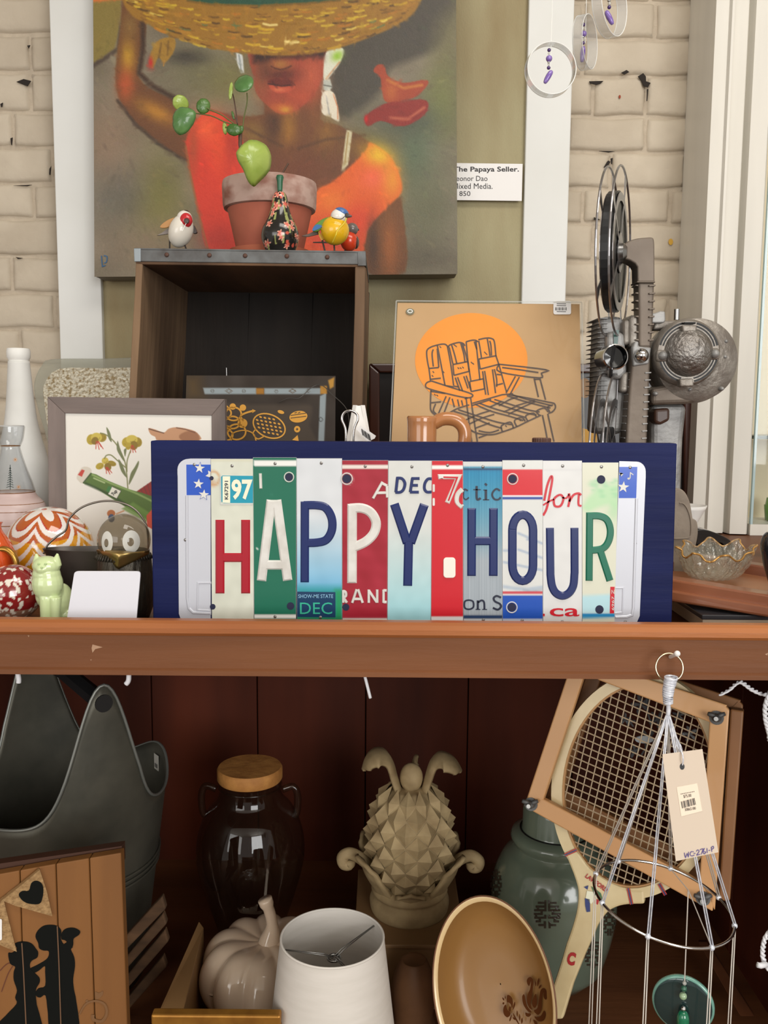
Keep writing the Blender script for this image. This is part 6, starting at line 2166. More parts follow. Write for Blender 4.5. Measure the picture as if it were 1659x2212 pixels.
# ---- grey stone figure
YSt = 1.03
sf = thing('stone_block', 'carved grey stone ornament with rounded shoulder, right of the sign', 'ornament', (at(1470, 1190, YSt).x, YSt, ZS))
SPn = Pln.Y(YSt)
ptsb = spline(M6((135, 168), (215, 180), (280, 240), (325, 330), (350, 420), (378, 600)), 4)
ptsb += spline(M6((384, 606), (440, 650), (456, 780), (445, 900), (410, 1060)), 4) + [(1500, 1240), (1404, 1240), (1404, 1062)] + M6((40, 172))
vv = [SPn.p(x, y) for x, y in ptsb]
for v in vv:
    if v.z < ZS + .012:
        v.z = ZS + .0006
MB().prism3(vv, (0, .05, 0)).build('body', mat('grey_stone', (150, 138, 124), .7, rgb2=(122, 110, 98), nscale=30, bump=.25, bscale=70), sf, bevel=.007, seg=4)
MB().stroke(spline(M6((180, 380), (240, 390), (300, 470), (345, 620), (350, 800), (310, 880), (100, 895)), 5), 3.2, SPn, .0, .0016, .6).build('carved_line', MATS['grey_stone'], sf, smooth=True)

# ---- white pointed dish
YWd = 1.32
wd = thing('white_cup', 'white porcelain cup with pointed lip behind the stone ornament', 'cup', (at(1478, 1110, YWd).x, YWd, ZS))
p0 = at(1478, 1110, YWd)
zt_, zb_ = Zp(1091, YWd, 1478), ZS
MB().lathe([(.008, zb_), (.016, zb_ + .002), (.012, zb_ + .01), (.016, zt_ - .03), (.028, zt_ - .006), (.03, zt_), (.028, zt_), (.014, zt_ - .03)], 36, c=(p0.x, YWd, 0), rf=lambda a, t: 1 + .1 * max(0, math.cos(a)) ** 6 * t).build('body', m_white, wd, smooth=True)

# ---- glossy black brush
YBk = 1.19
kb = thing('black_clothes_brush', 'glossy black domed brush with dark bristles, behind the crystal dish', 'brush', (at(1550, 1200, YBk).x, YBk, ZS))
BPn = Pln.Y(YBk)
mblk = mat('black_gloss', (30, 28, 26), .12, coat=.8)
vv = spline(M6((440, 770), (540, 760), (680, 800), (820, 860), (920, 920), (980, 1000), (990, 1060)), 4) + M6((900, 1060), (800, 960), (640, 920), (430, 980))
MB().pp(vv, BPn, .04, 0).build('handle_back', mblk, kb, bevel=.004, seg=3)
vv = M6((400, 960), (560, 970), (760, 985), (880, 1045), (905, 1110), (830, 1155), (640, 1130), (420, 1090))
MB().pp(vv, BPn, .03, -.004).build('bristles', mat('black_bristle', (14, 13, 12), .9, bump=1, bscale=300), kb)
v_ = [BPn.p(x, y, -.008) for x, y in M6((330, 1085), (700, 1100), (960, 1060), (1080, 1110), (1095, 1230), (1000, 1260), (330, 1260))]
v_ += []
for v in v_[-2:]:
    v.z = ZS + .0006
v_[-3].z = ZS + .0006
MB().prism3(v_, (0, .05, 0)).build('base', mat('dull_pewter', (112, 102, 92), .4, metal=.3), kb, bevel=.003)

# ---- dark glass vase at the frame's edge
YEv = 0.90
q = at(1676, 1215, YEv)
ev = thing('black_glass_goblet', 'dark glass goblet standing in the front corner of the wooden tray', 'goblet', (q.x, YEv, ZS))
s_ = YEv / F
zz = lambda y: Zp(y, YEv, 1676)
MB().lathe([(r_ * s_, zz(y)) for r_, y in spline([(4, 1300), (7, 1290), (10, 1270), (20, 1240), (30, 1205), (34, 1180), (30, 1160), (22, 1150)], 5)], 32, c=(q.x, YEv, 0)).build('bowl', mat('smoky_black', (34, 36, 40), .08, coat=.8), ev, smooth=True)
zbt = on_tray(1676, 1318).z
MB().lathe([(.02, ZS), (.02, ZS + .003), (.005, ZS + .006), (.004, zz(1300)), (.005, zz(1296))], 24, c=(q.x, YEv, 0)).build('foot', mat('goblet_glass', (190, 196, 196), .1, coat=.5), ev, smooth=True)

# ---- glazed cabinet at far right
YGc = 1.60
gc = thing('glazed_cabinet', 'glass fronted cream display case beside the door casing', 'cabinet', (at(1700, 1200, YGc).x, YGc, ZS))
xg = at(1645, 620, YGc).x + .003
MB().box(xg, xg + .36, YGc + .11, YGc + .13, ZS + .002, 2.3).build('back_panel', mat('cream_panel', (226, 210, 182), .6), gc)
MB().box(xg, xg + .36, YGc, YGc + .11, ZS, ZS + .02).build('bottom_panel', m_trim, gc)
mgp = glass('pane_glass', (250, 252, 251), .5, .02)
MB().box(xg + .004, xg + .36, YGc, YGc + .004, ZS + .02, 2.3).build('front_pane', mgp, gc)
MB().box(xg, xg + .004, YGc, YGc + .006, ZS + .02, 2.3).build('pane_edge', glass('edge_glass', (190, 215, 215), 1.2, .05, (200, 222, 226), .7), gc)
zsh = Zp(945, YGc, 1650)
MB().box(xg + .003, xg + .36, YGc + .005, YGc + .1, zsh - .003, zsh + .003).build('glass_shelf', glass('shelf_glass', (110, 130, 122), 1.2, .05, (70, 86, 78), .5), gc)
gv = at(1668, 1130, YGc + .05)
gvo = MB().lathe([(.008, ZS + .021), (.013, ZS + .022), (.016, ZS + .05), (.014, Zp(1090, YGc + .05, 1668)), (.012, Zp(1075, YGc + .05, 1668))], 24, c=(gv.x, YGc + .05, 0)).build('green_vase', mat('green_glaze', (88, 134, 44), .2, coat=.5), None, smooth=True)
tag(gvo, 'slim bright green vase inside the glass fronted case', 'vase')

# ================================================================== hanging suncatchers
m_acr = glass('acrylic_ring', (248, 249, 249), 1.5, .04, (246, 246, 246), .2)
m_pur = mat('purple_bead', (70, 44, 104), .15, coat=.6)
m_amy = mat('amethyst', (120, 92, 168), .15, coat=.5, rgb2=(150, 128, 196), nscale=60)
m_cbead = glass('clear_bead', (240, 240, 236), 2.0, .05, (225, 225, 220), .35)
m_thr = mat('clear_thread', (236, 236, 232), .4)


def suncatcher(label, cpx, cpy, rpx, Y, yaw, beads, stone, threadx):
    c_ = at(cpx, cpy, Y)
    r = R_(rpx, Y)
    t = thing('amethyst_suncatcher', label, 'suncatcher', c_ - Vector((0, 0, r)), 'hanging amethyst suncatchers')
    M = Matrix.Translation(c_) @ Matrix.Rotation(yaw, 4, 'Z') @ Matrix.Rotation(PI / 2, 4, 'X')
    wd_ = .007
    MB().lathe([(r, -wd_), (r, wd_), (r * .955, wd_), (r * .955, -wd_), (r, -wd_)], 56, M=M, caps=False).build('ring', m_acr, t, smooth='auto')
    for sg in (-1, 1):
        MB().tube([M @ Vector((r * .98 * math.cos(a), r * .98 * math.sin(a), sg * wd_)) for a in np.linspace(0, 2 * PI, 56, endpoint=False)], .0006, 5, closed=True).build('ring_edge', m_thr, t)
    top = c_ + Vector((0, 0, r))
    MB().tube([at(cpx, beads[-1][1], Y), top, Vector((top.x + threadx, top.y, 2.898))], .0005, 5).build('thread', m_thr, t)
    for bx_, by_, br, kind in beads:
        p_ = at(bx_, by_, Y)
        MB().sphere(p_, R_(br, Y), 14, 10).build('bead', {'p': m_pur, 'a': m_amy, 'c': m_cbead, 's': m_chrome}[kind], t, smooth=True)
    (sx0, sy0), (sx1, sy1), sr = stone
    MB().tube(spline([at(sx0, sy0, Y), at(sx0 * .7 + sx1 * .3, sy0 * .7 + sy1 * .3, Y), at(sx0 * .3 + sx1 * .7, sy0 * .3 + sy1 * .7, Y), at(sx1, sy1, Y)], 3), R_(sr, Y), 7,
              radii=[R_(sr * q_, Y) for q_ in (.5, .8, .95, 1, 1.05, 1, .95, .85, .7, .45)]).build('amethyst_point', m_amy, t, smooth=True)
    return t


b = lambda pts: [(1130 + x / 6.144, y / 6.144, r, kd) for x, y, r, kd in pts]
suncatcher('amethyst suncatcher with its clear round ring seen full face against white frame', 1189, 151, 52, 1.22, .12,
           b([(345, 665, 3.8, 'p'), (343, 710, 2.4, 'c'), (345, 778, 6.6, 'a'), (340, 828, 2.6, 's'), (340, 855, 2.4, 'c'), (339, 900, 3.8, 'p')]), (M5((380, 940))[0], M5((285, 1105))[0], 5.6), 0)
suncatcher('amethyst suncatcher with its ring turned edgewise, hanging lower against the bricks', 1264, 92, 52, 1.38, 1.05,
           b([(800, 328, 3.8, 'p'), (797, 380, 4, 'c'), (806, 450, 6, 'a'), (797, 490, 2.6, 's'), (803, 530, 3.6, 'c'), (797, 572, 3.6, 'p')]), (M5((800, 615))[0], M5((780, 825))[0], 5.4), 0)
suncatcher('amethyst suncatcher with its ring turned aslant, hanging higher against the bricks', 1317, 10, 62, 1.30, .9,
           b([(1140, -60, 3.8, 'p'), (1140, 5, 4, 's'), (1146, 50, 3.6, 'c'), (1143, 96, 4, 'p')]), (M5((1100, 145))[0], M5((1190, 325))[0], 5.8), 0)
# ================================================================== lower shelf
# ---- galvanised scuttle
YSc = 1.13
sx_ = at(150, 1700, YSc).x
sc = thing('coal_scuttle', 'galvanised metal bucket with two tall pierced ears and black handle', 'bucket', (sx_, YSc, ZL))
m_zinc = mat('zinc', (100, 97, 86), .5, metal=.5, rgb2=(74, 73, 65), nscale=14, bump=.08, bscale=40)
R1, R0 = .122, .088
EA, EB = math.radians(-52), math.radians(128)
ZR = 1.0


def rimh(a):
    h = ZR
    for e in (EA, EB):
        d = abs((a - e + PI) % (2 * PI) - PI)
        h = max(h, ZR + .012 * math.exp(-(d / 1.0) ** 2) + .165 * math.exp(-(d / .34) ** 2.1))
    return h + .035 * math.exp(-(((a - math.radians(40) + PI) % (2 * PI) - PI) / .45) ** 2)


def rad(z):
    t = (z - ZL) / (ZR - ZL)
    return R0 + (R1 - R0) * min(t, 1.25)


mb = MB()
ns, nv = 120, 22
for i in range(ns):
    a = 2 * PI * i / ns
    h = rimh(a)
    for j in range(nv):
        t = j / (nv - 1)
        z = ZL + .006 + (h - ZL - .006) * t
        mb.v.append((sx_ + rad(z) * math.cos(a), YSc + rad(z) * math.sin(a), z))
for i in range(ns):
    i2 = (i + 1) % ns
    for j in range(nv - 1):
        mb.f.append((i * nv + j, i2 * nv + j, i2 * nv + j + 1, i * nv + j + 1))
mb.f.append(tuple(i * nv for i in range(ns)))
mb.build('body', m_zinc, sc, smooth=True, thick=.0016)
for z in (.905, .912, .919):
    MB().tube([Vector((sx_ + (rad(z) + .0015) * math.cos(a), YSc + (rad(z) + .0015) * math.sin(a), z)) for a in np.linspace(0, 2 * PI, 64, endpoint=False)], .0018, 6, closed=True).build('rolled_bead', m_zinc, sc, smooth=True)
MB().tube([Vector((sx_ + (rad(rimh(a)) + .0003) * math.cos(a), YSc + (rad(rimh(a)) + .0003) * math.sin(a), rimh(a))) for a in np.linspace(0, 2 * PI, 160, endpoint=False)], .002, 6, closed=True).build('rim', mat('zinc_rim', (140, 142, 136), .45, metal=.6), sc, smooth=True)
ears = []
for e in (EA, EB):
    ze = rimh(e) - .022
    o_ = Vector((math.cos(e), math.sin(e), 0))
    c_ = Vector((sx_, YSc, ze)) + o_ * (rad(ze) + .002)
    ears.append((c_, o_))
    t1 = Vector((-o_.y, o_.x, 0))
    mb = MB().prism3([c_ + t1 * .0105 * math.cos(a) + Vector((0, 0, 1)) * .0105 * math.sin(a) for a in np.linspace(0, 2 * PI, 20, endpoint=False)], -o_ * .006)
    mb.build('pivot_hole', m_black, sc)
MB().tube([ears[0][0] - ears[0][1] * .01, (ears[0][0] + ears[1][0]) / 2 + Vector((0, 0, .006)), ears[1][0] - ears[1][1] * .01], .011, 6).build('handle_bar', mat('black_handle', (24, 25, 27), .6), sc, smooth=False)
a_s = math.radians(38)
n_in = Vector((-math.cos(a_s), -math.sin(a_s), 0))
c0 = Vector((sx_, YSc, ZR + .012)) - n_in * (rad(ZR + .012) - .003)
t_in = Vector((-math.sin(a_s), math.cos(a_s), 0))
q4 = [c0 + t_in * dx + Vector((0, 0, dz_)) for dx, dz_ in ((-.007, .011), (.007, .011), (.007, -.011), (-.007, -.011))]
stk = MB().prism3(q4, n_in * .0004).build('price_sticker', mat('dim_sticker', (186, 182, 172), .6), sc)
for i in range(5):
    b0 = c0 + n_in * .0007 + t_in * (-.004 + i * .0019)
    MB().add([b0 + Vector((0, 0, -.008)), b0 + t_in * .0009 + Vector((0, 0, -.008)), b0 + t_in * .0009 + Vector((0, 0, -.002)), b0 + Vector((0, 0, -.002))], [(0, 1, 2, 3)]).build('barcode_bar', m_black_ink, stk)

# ---- wedding board
BDp = Pln.three((0, 1896, .862), (262, 1852, .898), (270, 2190, .888))
bd = thing('wedding_board', 'plank board with black kissing couple silhouette, burlap bunting and hearts', 'wall art', (BDp.p(130, 2300).x, .87, ZL))
m_pine = mat('honey_pine', (134, 88, 42), .65, rgb2=(116, 74, 34), nscale=10, stretch=(2, 1, .12), bump=.1, bscale=40, bstretch=(2, 1, .1))
tops = [(-330, 1310), (-100, 1302), (122, 1262), (345, 1221), (552, 1186), (752, 1152)]
bots = [(-330, 2900), (-60, 2900), (170, 2900), (398, 2900), (610, 2900), (815, 2900)]


def toz(v):
    return v


zbase = ZL + .0005
for i in range(5):
    q_ = [BDp.p(*L1(tops[i])[0]), BDp.p(*L1(tops[i + 1])[0]), BDp.p(*L1(bots[i + 1])[0]), BDp.p(*L1(bots[i])[0])]
    for a_i, t_i in ((3, 0), (2, 1)):
        d = q_[a_i] - q_[t_i]
        q_[a_i] = q_[t_i] + d * ((q_[t_i].z - zbase) / -d.z)
    g_ = (q_[1] - q_[0]).normalized() * .0005
    q_ = [q_[0] + g_, q_[1] - g_, q_[2] - g_, q_[3] + g_]
    MB().prism3(q_, (0, .012, 0)).build('plank', m_pine, bd, bevel=.001)
qb = [BDp.p(*L1((-330, 1300))[0], -.011), BDp.p(*L1((752, 1142))[0], -.011)]
mb = MB().box(0, 1, 0, 1, 0, 1)
dz = Vector((0, 0, -.02))
MB().quad8([qb[0] + Vector((0, .002, 0)), qb[1] + Vector((0, .002, 0)), qb[1] + Vector((0, .014, 0)), qb[0] + Vector((0, .014, 0))], [v + dz for v in (qb[0] + Vector((0, .002, 0)), qb[1] + Vector((0, .002, 0)), qb[1] + Vector((0, .014, 0)), qb[0] + Vector((0, .014, 0)))]).build('top_batten', mat('dark_batten', (72, 44, 30), .6), bd)
m_sil = mat('silhouette_black', (20, 21, 19), .8, spec=.1)


def bshape(nm, pts, mt, off=.0007, t=.0006, sp=3):
    return MB().pp(spline(L1(*pts), sp, True), BDp, t, off).build(nm, mt, bd)


def nshape(nm, pts, off):
    MB().pp(spline(N2(*pts), 3, True), BDp, .0006, off).build(nm, m_sil, bd)


nshape('groom_silhouette', [(385, 1220), (410, 1155), (470, 1105), (540, 1092), (610, 1100), (655, 1135), (668, 1180), (660, 1240), (690, 1300), (720, 1290), (790, 1330), (770, 1360), (805, 1440), (815, 1540), (795, 1680), (805, 1800), (830, 1930), (845, 2250), (560, 2250), (520, 2050), (495, 1860), (440, 1880), (400, 1870), (385, 1830), (420, 1780), (490, 1755), (490, 1600), (485, 1540), (420, 1590), (350, 1620), (325, 1570), (400, 1530), (500, 1470), (530, 1420), (525, 1375), (470, 1370), (425, 1345), (415, 1290)], .0007)
nshape('flower_silhouette', [(665, 1200), (690, 1150), (740, 1125), (810, 1125), (870, 1160), (855, 1200), (800, 1240), (795, 1310), (760, 1360), (720, 1340), (700, 1310), (725, 1275), (700, 1255), (668, 1245)], .0012)
nshape('bride_silhouette', [(90, 1400), (130, 1395), (185, 1350), (160, 1300), (210, 1275), (290, 1275), (350, 1300), (390, 1350), (415, 1390), (405, 1445), (345, 1480), (325, 1530), (340, 1580), (390, 1625), (430, 1670), (430, 1720), (395, 1780), (390, 1860), (400, 1960), (430, 2250), (-60, 2250), (60, 2080), (180, 1950), (165, 1880), (185, 1800), (150, 1690), (150, 1600), (165, 1545), (110, 1510)], .001)
for sm_ in (((238, 1285), (255, 1560), (285, 2200)), ((622, 1102), (640, 1500), (662, 2200))):
    MB().stroke(N2(*sm_), 2.4, BDp, .0016).build('plank_seam', mat('seam_brown', (110, 80, 56), .7), bd)
bshape('heart', [(118, 1400), (140, 1378), (180, 1375), (195, 1330), (225, 1315), (258, 1330), (270, 1370), (262, 1430), (240, 1458), (180, 1455), (140, 1435)], m_sil, .0042)
m_burl = mat('burlap', (176, 142, 98), .9, rgb2=(140, 108, 70), nscale=220, bump=.8, bscale=260)
MB().pp(L1((0, 1432), (245, 1240), (290, 1380), (325, 1535), (200, 1500), (95, 1470)), BDp, .001, .0034).build('bunting_flag', m_burl, bd)
MB().pp(L1((-30, 1440), (25, 1435), (60, 1580), (105, 1755), (40, 1730), (-30, 1700)), BDp, .001, .003).build('bunting_flag', m_burl, bd)
MB().pp(rrect(*L1((-30, 1550))[0], *L1((14, 1680))[0], 3), BDp, .0006, .0042).build('price_sticker', m_paper, bd)
MB().tube([BDp.p(*L1(p_)[0], .004) for p_ in ((-40, 1470), (100, 1360), (245, 1240))], .0009, 6).build('bunting_cord', mat('cord_brown', (120, 88, 50), .8), bd)
m_scroll = mat('scroll_brown', (120, 84, 50), .7)
mb = MB().stroke(spline(L1((490, 2150), (530, 2085), (590, 2065), (645, 2085), (660, 2140), (630, 2190), (580, 2180), (575, 2150)), 5), 5.5, BDp, .0012, wf=lambda t: .6 + .7 * t)
mb.build('scroll', m_scroll, bd)
MB().pp(spline(L1((588, 2010), (612, 2018), (636, 2006), (632, 2035), (596, 2058)), 3, True), BDp, .0003, .0006).build('small_heart', m_scroll, bd)
MB().pp(ell(*L1((538, 2068))[0], 3, 3, 12), BDp, .0003, .0006).build('dot', m_scroll, bd)
for sl_ in ([(10, 2010), (50, 1900), (80, 1850)], [(0, 1880), (40, 1840), (70, 1830)]):
    MB().stroke(spline(L1(*sl_), 4), 1.6, BDp, .0008).build('veil_ribbon', mat('ribbon_brown', (92, 46, 34), .7), bd)

# ---- rough sticks
for i, (x0, y0, x1, y1, w_) in enumerate(((300, 2010, 350, 1960, 24), (296, 2060, 352, 1992, 20), (292, 2110, 356, 2030, 22), (290, 2160, 352, 2085, 20))):
    Yk = 1.0 + .012 * i
    pl_k = Pln.Y(Yk)
    mbk = MB().pp([(x0 - 60, y0 + 70 - w_), (x1, y1 - w_), (x1 + 8, y1 + 4), (x0 - 60, y0 + 76)], pl_k, .01, 0)
    kk = mbk.build('rough_stick', mat('rough_wood', (112, 82, 56), .85, rgb2=(64, 46, 32), nscale=40, stretch=(.3, 1, 1), bump=.6, bscale=60), None, bevel=.002)
    tag(kk, ['topmost rough lath of the slanting stack beside the bucket', 'second rough lath from the top of the slanting stack', 'third rough lath from the top of the slanting stack', 'lowest rough lath of the slanting stack beside pine board'][i], 'lath', 'rough wooden laths behind the wedding board')

# ---- pine board on edge
pb = MB().quad8([at(338, 2196, .905), at(392, 2200, .905), at(440, 2004, 1.1), at(430, 1990, 1.1)], [Vector((v.x, v.y, ZL)) for v in (at(338, 2196, .905), at(392, 2200, .905), at(440, 2004, 1.1), at(430, 1990, 1.1))]).build('pine_board', mat('pale_pine', (176, 138, 92), .6, rgb2=(156, 118, 76), nscale=10, stretch=(1, .15, 1)), None, bevel=.001)
tag(pb, 'pale unfinished pine board standing on edge beside white pumpkin', 'board')

# ---- gilt frame
YGf = .845
gf = thing('gilt_frame', 'small gilt picture frame in front of the white pumpkin', 'picture frame', (at(460, 2200, YGf).x, YGf, ZL))
GP_ = Pln.Y(YGf)
m_gilt = mat('gilt_wood', (176, 126, 54), .35, metal=.6, rgb2=(140, 94, 40), nscale=40)
zt_ = at(460, 2194, YGf).z
xa, xb = at(326, 2194, YGf).x, at(606, 2200, YGf).x
for a0, b0, c0_, d0_ in ((xa, xb, zt_ - .012, zt_), (xa, xb, ZL, ZL + .012), (xa, xa + .012, ZL + .012, zt_ - .012), (xb - .012, xb, ZL + .012, zt_ - .012)):
    MB().box(a0, b0, YGf, YGf + .012, c0_, d0_).build('frame_bar', m_gilt, gf, bevel=.002)
MB().box(xa + .01, xb - .01, YGf + .005, YGf + .009, ZL + .01, zt_ - .01).build('picture', mat('dim_picture', (92, 78, 58), .5), gf)

# ---- glass jar with cork lid
YJr = 1.22
q = at(541, 1800, YJr)
jr = thing('glass_jar', 'large clear glass jar with side lugs and round cork lid', 'jar', (q.x, YJr, ZL))
s_ = YJr / F
zz = lambda y: Zp(y, YJr, 541)
m_jar = glass('jar_glass', (216, 208, 198), 1.3, .03, (120, 100, 84), .03)
MB().lathe([(40 * s_, ZL + .001), (66 * s_, ZL + .004), (80 * s_, zz(1985))] + [(r_ * s_, zz(y)) for r_, y in spline([(100, 1930), (118, 1870), (122, 1830), (116, 1790), (98, 1750), (76, 1725), (69, 1705), (70, 1685)], 4)], 48, c=(q.x, YJr, 0), caps=False).build('body', m_jar, jr, smooth=True)
zl_ = zz(1683)
MB().lathe([(70 * s_, zl_), (73 * s_, zl_ + .003), (73 * s_, zl_ + .016), (70 * s_, zl_ + .019), (.001, zl_ + .019)], 48, c=(q.x, YJr, 0)).build('cork_lid', mat('cork', (196, 138, 72), .7, rgb2=(168, 112, 56), nscale=60, bump=.3, bscale=90), jr, smooth='auto')
for sg in (-1, 1):
    MB().tube(spline([Vector((q.x + sg * r_ * s_, YJr - .005, zz(y))) for r_, y in ((74, 1702), (98, 1695), (108, 1715), (106, 1748), (100, 1760))], 4), .0052, 8).build('lug', m_jar, jr, smooth=True)
MB().tube([Vector((q.x + 70.5 * s_ * math.cos(a), YJr + 70.5 * s_ * math.sin(a), zz(1694))) for a in np.linspace(0, 2 * PI, 48, endpoint=False)], .0012, 6, closed=True).build('neck_ring', m_jar, jr, smooth=True)

# ---- box under the pineapple
YPi = 1.15
zpb = Zp(2008, YPi - .05, 886)
bxp = thing('low_wooden_box', 'low plain wooden box under the stone pineapple', 'box', (at(900, 2030, YPi).x, YPi, ZL))
xa, xb = at(770, 2030, 1.07).x, at(1000, 2030, 1.07).x
MB().box(xa, xb, 1.07, 1.25, ZL, zpb - .006).build('sides', mat('box_wood', (140, 108, 72), .6, rgb2=(118, 88, 56), nscale=12, stretch=(.2, 1, 1)), bxp, bevel=.001)
MB().box(xa - .003, xb + .003, 1.066, 1.254, zpb - .0055, zpb).build('lid', MATS['box_wood'], bxp, bevel=.0015)

# ---- stone pineapple
pxc = at(886, 1800, YPi).x
pi = thing('pineapple_finial', 'stone pineapple finial with curling leaves and cupped base', 'ornament', (pxc, YPi, zpb))
m_pin = mat('aged_stone', (178, 156, 116), .75, rgb2=(138, 116, 82), nscale=30, bump=.2, bscale=80)
s2 = YPi / F / 2.37
zl2 = lambda y: at(886, 1540 + y / 2.37, YPi).z
core = spline([(110, 385), (165, 420), (200, 480), (222, 560), (230, 640), (226, 720), (205, 800), (160, 870), (120, 900)], 5)
MB().lathe([(r_ * s2 * .9, zl2(y)) for r_, y in reversed(core)], 40, c=(pxc, YPi, 0)).build('core', m_pin, pi, smooth=True)
dia = MB()
nrow, ncol = 8, 11
for r_i in range(nrow):
    y = 415 + r_i * 62
    rr_ = np.interp(y, [p[1] for p in core], [p[0] for p in core]) * s2
    zc = zl2(y)
    hz = 58 * s2
    for c_i in range(ncol):
        a = 2 * PI * (c_i + .5 * (r_i % 2)) / ncol
        da = PI / ncol * 1.02
        rup = np.interp(y - 58, [p[1] for p in core], [p[0] for p in core]) * s2
        rdn_ = np.interp(y + 58, [p[1] for p in core], [p[0] for p in core]) * s2
        P_ = lambda aa, rq, z: (pxc + rq * math.cos(aa), YPi + rq * math.sin(aa), z)
        dia.add([P_(a, rup * .93, zc + hz), P_(a + da, rr_ * .93, zc), P_(a, rdn_ * .93, zc - hz), P_(a - da, rr_ * .93, zc), P_(a, rr_ * 1.1 + .001, zc + hz * .12)],
                [(0, 1, 4), (1, 2, 4), (2, 3, 4), (3, 0, 4)])
dia.build('diamond_scales', m_pin, pi)
l2 = lambda x, y, d=0: at(*L2((x, y))[0], YPi + d)
MB().sphere(l2(1205, 330), (62 * s2, 60 * s2, 78 * s2), 20, 14).build('bud', m_pin, pi, smooth=True)


def pleaf(path, w_, nm='crown_leaf', d=0.0):
    pts = spline([l2(x, y, d) for x, y in path], 5)
    mb = MB()
    n = len(pts)
    for i, p in enumerate(pts):
        p = Vector(p)
        t = i / (n - 1)
        hw = w_ * (.55 + .9 * math.sin(PI * min(t * .62 + .25, 1))) * (1 if t < .9 else max(.35, (1 - t) / .1)) * (.55 if t < .35 else min(1, .55 + (t - .35) * 2))
        tg_ = (Vector(pts[min(i + 1, n - 1)]) - Vector(pts[max(i - 1, 0)])).normalized()
        up = tg_.cross(Vector((0, 1, 0))).normalized()
        for k_ in (-1, -.5, 0, .5, 1):
            mb.v.append(p + Vector((0, k_ * hw, 0)) - up * (.3 * hw * k_ * k_) * (1 if up.z > 0 else -1))
    for i in range(n - 1):
        for k_ in range(4):
            mb.f.append((i * 5 + k_, i * 5 + k_ + 1, (i + 1) * 5 + k_ + 1, (i + 1) * 5 + k_))
    return mb.build(nm, m_pin, pi, smooth=True, thick=.004)


pleaf([(1160, 400), (1135, 320), (1112, 245), (1070, 195), (1015, 190), (970, 225), (950, 285)], .024)
pleaf([(1255, 395), (1275, 320), (1300, 250), (1345, 210), (1395, 215), (1440, 245), (1466, 292)], .024)
pleaf([(1205, 380), (1200, 300), (1215, 230), (1240, 215)], .012, d=.05)
# cup leaves
cup = MB()
for e, (a, w_) in enumerate(((-PI / 2, .62), (-PI / 2 + 1.15, .6), (-PI / 2 - 1.15, .6), (PI / 2, .6), (PI / 2 + 1.0, .5), (PI / 2 - 1.0, .5))):
    n = 12
    lf = MB()
    for i in range(n):
        t = i / (n - 1)
        y = 945 - (215 if e == 0 else 235) * t if e else 945 - 100 * t
        rr_ = np.interp(y, [690, 740, 800, 880, 945], [285, 262, 238, 185, 150]) * s2
        if t > .85:
            rr_ += .004
        for k_ in range(7):
            q_ = (k_ - 3) / 3
            aa = a + q_ * w_ * (1 - .55 * t * t)
            rp_ = rr_ * (1.02 + .05 * (1 - q_ * q_)) + .0014 * math.cos(q_ * 14)
            lf.v.append((pxc + rp_ * math.cos(aa), YPi + rp_ * math.sin(aa), zl2(y) + .008 * t * (1 - abs(q_))))
    for i in range(n - 1):
        for k_ in range(6):
            lf.f.append((i * 7 + k_, i * 7 + k_ + 1, (i + 1) * 7 + k_ + 1, (i + 1) * 7 + k_))
    lf.build('acanthus_leaf', m_pin, pi, smooth=True, thick=.005)
for sg, pth in ((-1, [(1000, 790), (940, 740), (890, 718), (855, 735), (858, 770), (885, 775), (890, 755)]), (1, [(1400, 790), (1460, 745), (1510, 730), (1548, 755), (1545, 785), (1518, 788), (1515, 768)])):
    MB().tube(spline([l2(x, y) for x, y in pth], 5), .008, 10, radii=None).build('leaf_scroll', m_pin, pi, smooth=True)
MB().lathe([(r_ * s2, zl2(y)) for r_, y in spline([(200, 1108), (210, 1090), (214, 1050), (196, 1020), (206, 1000), (190, 975), (150, 955), (140, 935), (165, 900), (190, 870)], 4)][:-1] + [(100 * s2, zl2(870))], 44, c=(pxc, YPi, zpb - zl2(1108))).build('pedestal', m_pin, pi, smooth=True)

# ---- brown pot beside the shade
YBp = 1.02
q = at(893, 2140, YBp)
bp_ = MB().lathe([(.02, ZL), (.03, ZL + .004)] + [(r_ * YBp / F, Zp(y, YBp, 893)) for r_, y in spline([(46, 2190), (50, 2150), (46, 2110), (34, 2080), (28, 2072)], 4)] + [(.012, Zp(2075, YBp, 893))], 32, c=(q.x, YBp, 0)).build('brown_pot', mat('brown_clay', (126, 88, 58), .6, rgb2=(96, 64, 42), nscale=18), None, smooth=True)
tag(bp_, 'small rounded brown clay pot between lampshade and cream dish', 'pot')

# ---- white pumpkin
YPk = 1.06
q = at(575, 2110, YPk)
pk = thing('ceramic_pumpkin', 'glossy white ceramic pumpkin with deep ribs and curved stem', 'pumpkin', (q.x, YPk, ZL))
m_cer = mat('cream_ceramic', (242, 218, 192), .12, coat=.7)
zc, rz, rx_ = ZL + .058, .058, .084
mb = MB()
ns, nv = 120, 44
for j in range(nv):
    t = PI * (.02 + .96 * j / (nv - 1))
    for i in range(ns):
        a = 2 * PI * i / ns
        lob = abs(math.cos(5 * (a + .25)))
        rib = .86 + .14 * lob ** .55
        pinch = 1 - .32 * math.exp(-((t) / .5) ** 2)
        rr_ = rx_ * (math.sin(t) ** .8) * (1 - (1 - rib) * math.sin(t) ** .5)
        z = zc + rz * math.cos(t) * pinch - .006 * (1 - lob) * math.sin(t) * (1 if t < PI / 2 else 0)
        mb.v.append((q.x + rr_ * math.cos(a), YPk + rr_ * math.sin(a), max(z, ZL + .0004)))
